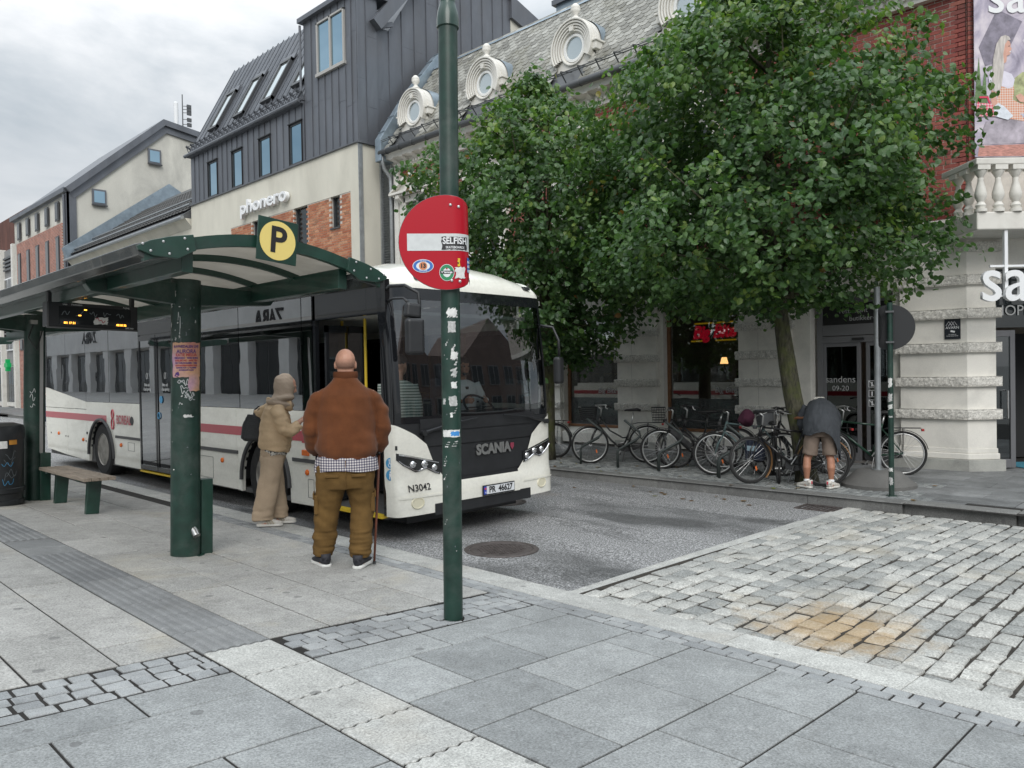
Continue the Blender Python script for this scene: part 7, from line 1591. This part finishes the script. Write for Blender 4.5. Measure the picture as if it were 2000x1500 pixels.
obj('shoe_stripe', k, M('beige stripe', (.42,.37,.28), .6), t)
M_blk = M('black quilted leather', (.014,.015,.016), .38, var=.3, vs=30, bump=.7, bs=70)
bg = thing('handbag', 'black quilted leather handbag hanging from the arm of the woman in the headscarf', 'handbag', (4.16, 7.80, nz(4.16)), wf)
bx = MB(); bx.tube([(-.36,-.16,.90),(-.36,-.16,.93),(-.36,-.16,1.07),(-.37,-.14,1.19)], [(.14,.06),(.175,.08),(.165,.06),(.13,.03)], 22, ref=(.25,.97,0)); obj('bag', remesh(bx, .01, 'bag', 2, .5, lambda p: .003*math.sin((p.y+p.z)*150)*math.sin((p.y-p.z)*150)), M_blk, bg)
obj('strap', MB().tube([(-.40,-.20,1.17),(-.41,-.19,1.25),(-.36,-.15,1.295),(-.37,-.06,1.27),(-.40,-.02,1.17)], .009, 6).tube([(-.40,-.20,1.17),(-.33,-.16,1.24),(-.26,-.08,1.33),(-.30,-.03,1.25),(-.40,-.02,1.17)], .009, 6), M_blk, bg, True); obj('phone_bag', MB().obox((-.38,-.06,1.205),(.02,.01,0),(0,.04,0),(0,0,.02)), M_wht, bg, bevel=.008)
ph = thing('mobile_phone', 'small dark mobile phone in the hands of the woman in the headscarf', 'phone', (4.16, 7.80, nz(4.16)), wf); obj('case', MB().obox((.085,.425,1.275), (.037,0,.005), (0,.035,.062), (0,.004,-.002)), M('phone case', (.05,.045,.045), .4), ph, bevel=.004)
# ---- man bending over the bicycles
for q_ in (WOM, bg, ph): q_.rotation_euler = (-.045, 0, wf)
t = thing('person', 'man in a dark grey jacket, shorts and white trainers bending over the parked bicycles', 'person', (10.83, 4.47, .14), math.atan2(.42, .91)-math.pi/2); t.scale = (.92,1,1)
b = MB(); head(b, (.04,.60,1.12), (0,.35,-.94), (0,.94,.35), .98); b.tube([(.02,.40,1.10),(.03,.50,1.12)], [.06,.055], 12)
b.tube([(0,-.02,.86),(0,.06,.96),(.01,.22,1.05),(.02,.36,1.08),(.02,.42,1.09)], [(.14,.11),(.14,.09),(.15,.085),(.15,.075),(.07,.05)], 16, ref=(1,0,0))
for s in (-1, 1):
    b.tube([(s*.17,.36,1.10),(s*.25,.38,.90),(s*.22,.42,.78),(s*.12,.52,.62)], [.05,.045,.04,.03], 10); hand(b, (s*.12,.52,.62), (-s*.2,.5,-.8), (-s*.5,.2,.2), s, .9)
    xa = -.20 if s < 0 else .15
    b.tube([(s*.10,-.02,.86),(s*.13+(-.015),.01,.52),(xa*.97,-.035,.40),(xa*.99,-.055,.30),(xa,-.02,.13),(xa,-.01,.06)], [.10,.062,.057,.060,.036,.036], 14); b.tube([(xa,-.05,.05),(xa,.10,.04)], [.036,.032], 10)
obj('body', remesh(b, .007, 'body', 2), SKIN2, t)
hb = MB(); hb.sph((.035,.585,1.15), .1, 14, 9, 1, 1.1, .95); obj('hair', remesh(hb, .01, 'hair', 1, .5, noise_fold(.012, 40)), M_hairw, t); hb = MB().sph((0.01,.40,1.245), .075, 12, 8, 1.3, .9, .45); obj('hair', remesh(hb, .01, 'hair', 1, .5, noise_fold(.014, 45)), M_hairw, t)
M_gj = cloth('charcoal jacket', (.050,.055,.062), .15, 5, 260, .8); M_srt = cloth('taupe shorts', (.20,.155,.125), .12, 6, 260, .9)
vs = []; N = 40; rows_ = [(-.13,.76,.27,.28,1),(-.125,.84,.27,.275,.6),(-.09,.95,.265,.25,.25),(-.03,1.06,.25,.22,.1),(.08,1.15,.225,.19,.05),(.22,1.20,.20,.17,0),(.36,1.20,.17,.15,0),(.43,1.18,.08,.09,0)]
jm = MB(); 
for (y, z, rx, rz2, hem) in rows_:
    for i in range(N+1):
        q = R(-205+230*i/N); x = rx*math.cos(q); dd2 = -math.sin(q)*rz2
        tail = hem*(.10*max(0, math.cos(q))**2 + .26*max(0, math.cos(q)-.55)*2.2 + .07*max(0,-math.cos(q)-.5) + .02*math.sin(q*5))
        vs.append((x+.02, y + .12 - dd2*(.9 if z < 1.0 else .55), z - tail + dd2*(.1 if z < 1.0 else .75) - .06*(1 if z > 1.0 else 0)))
jm.add(vs, [(jj*(N+1)+i, jj*(N+1)+i+1, (jj+1)*(N+1)+i+1, (jj+1)*(N+1)+i) for jj in range(len(rows_)-1) for i in range(N)])
o = obj('jacket', jm, M_gj, t, True); so = o.modifiers.new('t', 'SOLIDIFY'); so.thickness = .012; sb = o.modifiers.new('s', 'SUBSURF'); sb.levels = 2; sb.render_levels = 2
tx = bpy.data.textures.new('cloth folds', 'CLOUDS'); tx.noise_scale = .11; dm = o.modifiers.new('d', 'DISPLACE'); dm.texture = tx; dm.strength = .05; dm.mid_level = .5
k = MB()
for s in (-1, 1): k.tube([(s*.17,.34,1.13),(s*.245,.36,1.0),(s*.265,.385,.88),(s*.22,.43,.76)], [.085,.075,.068,.055], 14)
obj('sleeves', remesh(k, .011, 'sleeves', 3, .5, noise_fold(.012, 14)), M_gj, t)
k = MB(); k.tube([(0,-.01,.95),(0,-.02,.85),(0,-.015,.74)], [(.175,.14),(.20,.155),(.205,.15)], 20, ref=(1,0,0))
for s in (-1, 1): k.tube([(s*.105,-.015,.82),(s*.125,-.01,.66),(s*.145-.01,-.015,.47)], [(.115,.13),(.112,.125),(.11,.118)], 16, ref=(1,0,0))
obj('shorts', remesh(k, .010, 'shorts', 3, .5, noise_fold(.008, 12)), M_srt, t)
M_rd = M('red shoe tab', (.50,.03,.06), .6)
for x, a in ((-.20,-42),(.15,34)):
    s_ = shoe(t, x, -.02, .0, R(a), .30, M_wsh, M_wso, .05); obj('heel_tab', MB().obox((x-.085*math.sin(R(a)),-.02-.085*math.cos(R(a)),.085), (.022,0,0), (0,.018,0), (0,0,.022)), M_rd, s_, bevel=.006); obj('sock', MB().cyl((x,-.02,.09),(x,-.015,.125),.043,n=14), M_wht, t)
# ---- simpler figures seen through glass or far away
def figure(label, loc, rz, top, bottom, hair, seat=False, tilt=.0, arms='down', skin=SKIN, hs=1.0, h=1.0, vox=.012, group=None, face_=True):
    t = thing('person', label, 'person', loc, rz, group); z0 = .0 if not seat else -.40; b = MB(); q = head(b, (0,.05+tilt*.3,1.60+z0), (0,1,-.1-tilt), (0,.1+tilt,1), 1.0); b.tube([(0,tilt*.2,1.38+z0),(0,.02+tilt*.3,1.52+z0)], [.06,.055], 12)
    ts = [(0,0,.90+z0),(0,.02,1.05+z0),(0,.03+tilt*.1,1.25+z0),(0,tilt*.2,1.38+z0),(0,tilt*.22,1.43+z0)]; b.tube(ts, [(.15,.11),(.15,.11),(.17,.11),(.16,.08),(.06,.05)], 14, ref=(1,0,0))
    k = MB(); k.tube(ts, [(.185,.14),(.185,.15),(.205,.145),(.19,.11),(.075,.07)], 18, ref=(1,0,0)); lk = MB()
    for s in (-1, 1):
        sh0 = V(s*.19, tilt*.2, 1.37+z0); e_, w_ = (V(s*.25,.02,1.12+z0), V(s*.22,.10,.90+z0)) if arms == 'down' else (V(s*.27,.10,1.14+z0), V(s*.16,.36,1.16+z0))
        b.tube([sh0, e_, w_], [.045,.038,.025], 10); hand(b, w_, (w_-e_), (-s,0,-.2), s, .6); k.tube([sh0, e_, e_.lerp(w_, .75)], [.075,.062,.05], 12)
        if seat: L = [(s*.10,0,.50),(s*.12,.42,.52),(s*.12,.45,.10),(s*.12,.45,.05)]
        else: L = [(s*.09,0,.92),(s*.10,.02,.50),(s*.10,0,.10),(s*.10,0,.05)]
        b.tube(L, [.085,.055,.038,.038], 10); f = L[-1]; b.tube([f, (f[0],f[1]+.14,.04)], [.04,.03], 8); lk.tube(L, [.115,.085,.075,.075], 12)
    obj('body', remesh(b, vox*.7, 'body', 2), skin, t); obj('top', remesh(k, vox, 'top', 3, .5, noise_fold(.010, 11)), top, t); obj('trousers', remesh(lk, vox, 'trousers', 3, .5, noise_fold(.008, 10)), bottom, t)
    hb = MB(); hc = q(0,-.02,.055); hb.sph(hc, .093, 14, 9, .95, 1.1, .85); obj('hair', remesh(hb, .011, 'hair', 1, .5, noise_fold(.008, 40)), hair, t)
    if face_:
        for s in (-1, 1): obj('eye', MB().sph(q(s*.031,.088,.012), .0105, 8, 6), M_hairb, t)
    return t, q
M_shw, M_jean, M_dk = cloth('white shirt', (.62,.63,.64), .05), cloth('blue jeans', (.05,.08,.15), .2), cloth('black clothing', (.012,.013,.016), .2)
t, q = figure('bus driver with dark hair and beard in a white shirt behind the windscreen', (6.80, 7.55, .74), math.pi-.25, M_shw, M_dk, M_hairb, True, 0, 'fwd', SKIN2)
obj('beard', MB().sph(q(0,.062,-.078), .042, 10, 7, 1.1, .8, .8), M_hairb, t, True); obj('tie', MB().obox((0,.145,.80), (.022,0,0), (0,.006,0), (0,0,.14)), M_hairb, t)
gs_ = G('striped shirt'); s_ = gs_.new('SeparateXYZ'); gs_.lk(gs_.pos(True), s_.inputs[0]); gs_.set(Base_Color=gs_.mix(gs_.math('GREATER_THAN', gs_.math('FRACT', gs_.math('MULTIPLY', s_.outputs['Z'], 30)), .55), (.50,.54,.50), (.10,.15,.13)), Roughness=.9)
figure('passenger with black hair in a green striped shirt boarding at the front door', (5.50, 7.22, .36), math.atan2(.6,.8)-math.pi/2-.3, gs_.m, M_jean, M_hairb)
figure('passenger in dark clothes sitting behind the rear quarter window of the bus', (5.28, 16.3, .58), math.pi, M_dk, M_dk, M_hairb, True)
figure('old man with white beard sitting in the burger shop window over a table', (15.3, 8.22, .16), math.pi/2+.5, M_shw, M_dk, M_hairw, True, .5, 'fwd', SKIN2)
figure('man in a pale shirt sitting deeper inside the burger shop window', (15.9, 8.95, .16), math.pi/2, M_shw, M_dk, M_hairg, True, 0)
tb = thing('cafe_table', 'small dark table in front of the old man in the burger shop', 'table', (14.8, 8.15, .16)); obj('top', MB().box(-.25,.25,-.5,.5,.70,.74), M_dark, tb); obj('leg', MB().cyl((0,0,0),(0,0,.7),.04), M_dark, tb)
# rider on the pink kick scooter far down the road
SP = V(8.9, 35.2, .02)
t, q = figure('rider in a dark jacket standing on a pink electric scooter behind the bus', tuple(SP+V(0,0,.14)), math.pi-.2, M_dk, M_jean, M_hairg, False, 0, 'fwd')
sc_ = thing('kick_scooter', 'pink electric scooter ridden down the road behind the bus', 'scooter', tuple(SP), math.pi-.2); M_pink = M('pink scooter', (.55,.04,.12), .4)
obj('deck', MB().box(-.08,.08,-.35,.30,.10,.14), M_pink, sc_, bevel=.01); obj('stem', MB().tube([(0,.30,.13),(0,.40,.25),(0,.36,1.05)], .03, 8), M_pink, sc_); obj('handlebar', MB().tube([(-.25,.36,1.08),(.25,.36,1.08)], .016, 6), M_bm, sc_)
for y in (-.40, .42): w_ = obj('wheel', MB().lathe([(.06,-.03),(.125,-.03),(.135,0),(.125,.03),(.06,.03)], (0,y,.135), 18, 'X'), M_rub, sc_)
# ---------------------------------------------------------------- bicycles and racks
M_tyre = M('bicycle tyre', (.018,.018,.018), .8); M_brim = M('bright wheel rim', (.62,.62,.61), .28, .7); M_drim = M('dark wheel rim', (.09,.09,.09), .4, .5)
M_spk = M('spoke wire', (.40,.40,.40), .35, .9); M_bk = M('black bicycle frame', (.013,.013,.014), .3, coat=.3); M_bgrn = M('bottle green bicycle frame', (.010,.045,.026), .3, coat=.3)
M_bgry = M('grey green bicycle frame', (.10,.15,.15), .35, coat=.3); M_sil = M('silver alloy', (.55,.55,.54), .3, .9); M_sadl = M('black saddle', (.02,.02,.02), .55); M_lea = M('brown leather', (.17,.07,.03), .45)
M_wic = M('wooden guard', (.36,.19,.08), .6); M_purp = M('dark purple cloth', (.06,.012,.03), .9); M_bask = M('grey basket', (.16,.165,.17), .6); M_refl = M('orange reflector', (.75,.18,.03), .3)
def bicycle(label, loc, heading, frame=M_bk, style='step', r=.335, rim=M_brim, basket=None, saddle=M_sadl, steer=0.0, rack=True, ebike=False, lean=0.03, post=M_sil, flat=False, guard=None, fold=False):
    """loc is the front tyre's contact point, heading points from rear to front"""
    L = 1.06 if not fold else .95
    hd = math.atan2(heading[1], heading[0]); c = V(loc[0]-math.cos(hd)*L/2, loc[1]-math.sin(hd)*L/2, loc[2])
    t = thing('bicycle', label, 'bicycle', tuple(c), group='bicycles parked along the far pavement', rot=(lean, 0, hd))
    hx = L/2 - .17; F = lambda p: V(hx + (p[0]-hx)*math.cos(steer) - p[1]*math.sin(steer), (p[0]-hx)*math.sin(steer) + p[1]*math.cos(steer), p[2])
    def wheel_(xc, tr):
        ps = [tr(V(xc + r*math.cos(a), 0, r + r*math.sin(a)*.995)) for a in np.linspace(0, 2*math.pi, 40, endpoint=False)]
        w = obj('wheel', MB().tube(ps, .019, 8, close=True), M_tyre, t, True)
        k = MB(); k.tube([tr(V(xc + (r-.028)*math.cos(a), 0, r+(r-.028)*math.sin(a))) for a in np.linspace(0, 2*math.pi, 36, endpoint=False)], [(.011,.014)]*36, 6, close=True); obj('rim', k, rim, w, True)
        k = MB(); n = 28
        for i in range(n): a = 2*math.pi*i/n; q = a + (.5 if i % 2 else -.5); k.tube([tr(V(xc+.02*math.cos(q), .028*(1 if i % 4 < 2 else -1), r+.02*math.sin(q))), tr(V(xc+(r-.035)*math.cos(a), 0, r+(r-.035)*math.sin(a)))], .0016, 3, cap=False)
        obj('spokes', k, M_spk, w, kind='stuff'); obj('hub', MB().cyl(tr(V(xc,-.045,r)), tr(V(xc,.045,r)), .024 if not (ebike and xc < 0) else .06, n=12), M_sil, w)
        f0, f1 = (.15, 2.6) if xc > 0 else (.25, 2.95)
        fe = MB(); A = np.linspace(f0 if xc < 0 else .5, f1 if xc < 0 else 2.75, 14) if guard is None or xc < 0 else np.linspace(2.3, 3.9, 14); fe.tube([tr(V(xc+(r+.035)*math.cos(a), 0, r+(r+.035)*math.sin(a))) for a in A], [(.006,.028)]*14, 8); obj('mudguard', fe, M_bk if guard is None else M_wic, w if guard is None else t, True)
        return w
    wf_ = wheel_(L/2, F); wr_ = wheel_(-L/2, lambda p: p)
    zt = .93 if not fold else .80
    bb = V(-.09, 0, .29); stt = V(-.25, 0, .80 if style == 'diamond' else .70); h0, h1 = V(hx+.02, 0, .70), V(hx-.03, 0, .86); rx = V(-L/2, 0, r); k = MB(); tr_ = .019 if not ebike else .03
    k.tube([bb, stt], .017, 10); k.tube([h0, h1], .021, 10)
    if fold: k.tube([V(hx,0,.42), V(-.05,0,.40), bb], .024, 10); k.tube([V(hx,0,.40), h1], .02, 10)
    elif style == 'diamond': k.tube([h0, bb], .019, 10); k.tube([stt+V(.01,0,-.03), h1+V(0,0,-.03)], .015, 10)
    else: k.tube([h0+V(0,0,.02), V(.14,0,.42), V(.02,0,.31), bb], tr_, 10); k.tube([h1+V(0,0,-.03), V(.16,0,.60), V(-.08,0,.46), V(-.15,0,.47)], .015, 10)
    for s in (-1, 1): k.tube([bb+V(0,s*.03,0), rx+V(0,s*.055,0)], .009, 8); k.tube([stt+V(0.02,s*.02,-.06), rx+V(0,s*.055,0)], .008, 8)
    obj('frame', k, frame, t, True)
    k = MB()
    for s in (-1, 1): k.tube([F(V(hx+.03,s*.05,.66)), F(V(L/2-.05,s*.055,.50)), F(V(L/2,s*.055,r))], [.014,.013,.009], 8)
    k.tube([F(V(hx+.03,-.055,.67)), F(V(hx+.03,.055,.67))], .015, 8); obj('fork', k, frame if not ebike else M_bk, t, True)
    k = MB(); k.tube([h1, F(V(hx-.05,0,1.0)), F(V(hx+.02,0,1.05))], .014, 8); obj('stem', k, M_sil, t, True)
    hb = MB(); W = .29
    pts = [(hx-.20,-W,1.03),(hx-.08,-W*.95,1.08),(hx+.04,-.12,1.07),(hx+.03,0,1.05),(hx+.04,.12,1.07),(hx-.08,W*.95,1.08),(hx-.20,W,1.03)] if not flat else [(hx-.06,-.30,1.04),(hx+.02,-.1,1.05),(hx+.02,.1,1.05),(hx-.06,.30,1.04)]
    hd_ = obj('handlebar', hb.tube([F(V(*p)) for p in pts], .0115, 8), M_bk if flat else (M_sil if rim is M_brim else M_bk), t, True)
    for s in (0, -1): p, q = V(*pts[s]), V(*pts[1 if s == 0 else -2]); obj('grip', MB().tube([F(p), F(p.lerp(q, .75))], .017, 8), M_tyre, hd_, True); obj('brake_lever', MB().tube([F(q), F(q.lerp(p, .5)+V(.05,0,-.03)), F(p.lerp(q, .2)+V(.05,0,-.035))], .006, 6), M_sil, hd_)
    k = MB(); b_ = F(V(hx+.02,.05,1.05)); k.tube([b_, b_+V(.07,.0,-.10), F(V(hx+.04,.02,.78))], .004, 5); obj('cable', k, M_bk, t)
    obj('seat_post', MB().tube([stt+V(.01,0,-.04), V(-.28,0,zt)], .014, 8), post, t, True)
    sd = MB(); sd.tube([V(-.42,0,zt+.035), V(-.36,0,zt+.05), V(-.25,0,zt+.045), V(-.16,0,zt+.045), V(-.12,0,zt+.035)], [(.04,.02),(.082,.03),(.055,.026),(.024,.02),(.012,.012)], 12, ref=(0,1,0)); obj('saddle', sd, saddle, t, True)
    cr = obj('crankset', MB().lathe([(.09,-.003),(.09,.003)], bb+V(0,-.045,0), 24, 'Y').tube([bb+V(0,-.06,0), bb+V(.09,-.07,-.14)], .011, 6).tube([bb+V(0,.06,0), bb+V(-.09,.07,.14)], .011, 6), M_sil if not ebike else M_bk, t)
    for s in (-1, 1): p = bb+V(.09,-.12,-.14) if s < 0 else bb+V(-.09,.12,.14); obj('pedal', MB().obox(p, (.045,0,0), (0,.045,0), (0,0,.011)), M_tyre, cr, bevel=.004)
    obj('chain_guard', MB().prism([(-.03,-.10),(.10,-.06),(.10,.06),(-.05,.09),(-.44,.06),(-.46,-.02)], bb+V(0,-.055,0), (1,0,0), (0,0,1), (0,.02,0)), M_bk, t, bevel=.006)
    if rack:
        k = MB(); z = .735
        for s in (-1, 1): k.tube([V(-.27,s*.03,z-.02), V(-.36,s*.07,z), V(-.78,s*.07,z), V(-.80,0,z)], .0055, 6); k.tube([V(-.55,s*.07,z), rx+V(0,s*.06,.01)], .0055, 6)
        for x in (-.45,-.55,-.65): k.tube([V(x,-.07,z), V(x,.07,z)], .0045, 5)
        obj('carrier', k, M_bk, t, True); obj('rear_lamp', MB().box(-.84,-.80,-.035,.035,z-.05,z-.01), M('rear lamp red', (.35,.02,.02), .3) if 'rear lamp red' not in bpy.data.materials else bpy.data.materials['rear lamp red'], t, bevel=.006)
    obj('kickstand', MB().tube([bb+V(-.03,.03,-.02), V(-.06,.14,.02)], .009, 6), M_bk, t); obj('headlamp', MB().obox(F(V(hx+.09,0,.83)), (.03,0,0), (0,.028,0), (0,0,.028)), M_bk, t, bevel=.01)
    obj('reflector', MB().obox((L/2-.12,.02,r-.12) if True else 0, (.008,0,.03), (0,.005,0), (-.01,0,.01)), M_refl, wf_)
    if ebike: obj('battery', MB().obox(h0.lerp(bb,.5)+V(.03,0,.02), (h0-bb)*.36, (0,.04,0), ((h0-bb).cross(V(0,1,0))).normalized()*.05), M_bk, t, bevel=.015); obj('motor', MB().lathe([(.09,-.05),(.10,-.04),(.10,.04),(.09,.05)], bb, 20, 'Y'), M_bk, t, bevel=.01)
    if basket:
        m_, w_, h_, d_ = basket; o = V(hx+.20, 0, .80); k = MB()
        def P(x, y, z): s_ = .80+.2*z; return F(o+V(x*d_/2*s_, y*w_/2*s_, z*h_))
        for z in np.linspace(0, 1, 7): k.tube([P(-1,-1,z),P(1,-1,z),P(1,1,z),P(-1,1,z)], .004 if z < 1 else .008, 4, close=True)
        for i in np.linspace(-1, 1, 9):
            for a in (-1, 1): k.tube([P(i,a,0),P(i,a,1)], .003, 4); k.tube([P(a,i,0),P(a,i,1)], .003, 4)
            k.tube([P(i,-1,0),P(i,1,0)], .003, 4)
        bk_ = obj('basket', k, m_, t); k = MB()
        for a in (-1, 1): k.add([P(-.97,a*.97,0),P(.97,a*.97,0),P(.97,a*.97,1),P(-.97,a*.97,1)], [(0,1,2,3)]); k.add([P(a*.97,-.97,0),P(a*.97,.97,0),P(a*.97,.97,1),P(a*.97,-.97,1)], [(0,1,2,3)])
        if m_ is M_bask: obj('basket_wall', k, m_, bk_)
    return t
ZF = .142
bicycle('black city bicycle with a wire basket and bright rims, leftmost before the white pillar', (11.28,8.98,ZF), (-.64,.77), M_bk, 'step', basket=(M_bk,.36,.24,.30), steer=.12)
bicycle('black electric bicycle with a thick battery tube and a tall front basket', (11.33,7.46,ZF), (-.60,.80), M_bk, 'step', ebike=True, basket=(M_bk,.26,.26,.24), flat=True, steer=-.05, post=M_bk)
bicycle('dark bicycle mostly hidden behind the electric bicycle before the shop window', (11.62,7.35,ZF), (-.62,.78), M_bk, 'diamond', rim=M_drim, rack=False, steer=.1)
bicycle('grey green sport bicycle with flat bars standing in front of the white middle pillar', (11.18,6.33,ZF), (-.52,.85), M_bgry, 'diamond', rack=False, flat=True, post=M_bk, rim=M_brim)
bicycle('black racing bicycle with its front wheel turned, wooden mudguard and brown leather saddle', (10.72,5.52,ZF), (-.28,.96), M_bk, 'diamond', steer=.75, rim=M_drim, saddle=M_lea, rack=False, lean=.10, guard=True)
b5 = bicycle('small wheeled folding bicycle leaning at the foot of the lime tree', (10.93,5.14,ZF), (-.86,-.5), M_bk, 'step', r=.215, fold=True, rim=M_drim, rack=False, flat=True)
bicycle('black bicycle with a solid grey front basket and a purple cover behind the lime tree', (11.62,5.62,ZF), (-.72,.70), M_bk, 'step', basket=(M_bask,.30,.24,.26), rim=M_drim)
bicycle('bottle green bicycle with bright rims and a carrier behind the grey steel pole', (12.42,4.98,ZF), (-.42,.90), M_bgrn, 'diamond', rim=M_brim, saddle=M_sadl)
bicycle('dark bicycle standing behind the tree trunk next to the bus mirror', (11.35,11.15,ZF), (-.25,.97), M_bk, 'step', rim=M_drim)
pc_ = thing('saddle_bag', 'dark blue pannier bag with a pale patch standing between the parked bicycles', 'bag', (11.35,5.72,ZF+.25)); obj('bag', MB().box(-.07,.07,-.15,.15,0,.34), M('navy pannier', (.018,.024,.045), .7), pc_, bevel=.03); obj('patch', MB().box(-.075,-.07,-.06,.10,.16,.24), M('pale blue patch', (.35,.48,.55), .6), pc_)
pv = thing('saddle_cover', 'dark purple cloth bundle in the grey bicycle basket', 'cloth', (11.36,5.86,ZF+.82)); k = MB().sph((0,0,.10), .13, 12, 8, 1, 1, 1.1); obj('bundle', remesh(k, .02, 'bundle', 1, .5, noise_fold(.03, 9)), M_purp, pv)
M_rack = M('grey green rack tube', (.045,.055,.052), .45)
rk0 = None
for i, (x, y) in enumerate(((11.05,9.02),(11.02,8.15),(11.0,7.28),(10.9,6.10))):
    lb = ('bent tube bicycle rack under the black bicycle with wire basket', 'bent tube bicycle rack right of the black wire basket bicycle', 'bent tube bicycle rack before the front wheel of the electric bicycle', 'bent tube bicycle rack at the front wheel of the grey green bicycle')[i]
    if rk0 is None:
        rk0 = thing('bicycle_rack', lb, 'bicycle rack', (x, y, .138), R(-50), 'bent tube bicycle racks')
        obj('tube', MB().tube([(0,0,0),(0,0,.27),(.03,.0,.33),(.34,.0,.50),(.40,0,.56),(.38,0,.63),(.12,0,.84)], .021, 10), M_rack, rk0, True); obj('tube', MB().tube([(0,.12,0),(0,.12,.25),(.03,.12,.31),(.34,.03,.48)], .021, 10), M_rack, rk0, True)
    else: copy_tree(rk0, (x, y, .138), None, lb)
# a few fallen leaves
lm = MB()
for i in range(60):
    x, y = (rnd.uniform(10.2,12), rnd.uniform(3,11)) if i < 40 else (rnd.uniform(9.2,10.1), rnd.uniform(4,10)); z = .147 if x > 10.2 else .012; a = rnd.uniform(0,6.28); s = rnd.uniform(.03,.055)
    lm.add([(x+s*math.cos(a+q)*k_, y+s*math.sin(a+q)*k_, z+rnd.uniform(0,.012)) for q, k_ in ((0,1.1),(1.2,.7),(2.4,.8),(3.8,.8),(5.1,.7))], [(0,1,2,3,4)], .975+rnd.random()*.025)
o = obj('fallen_leaves', lm, M_leaf, attr=True, kind='stuff')
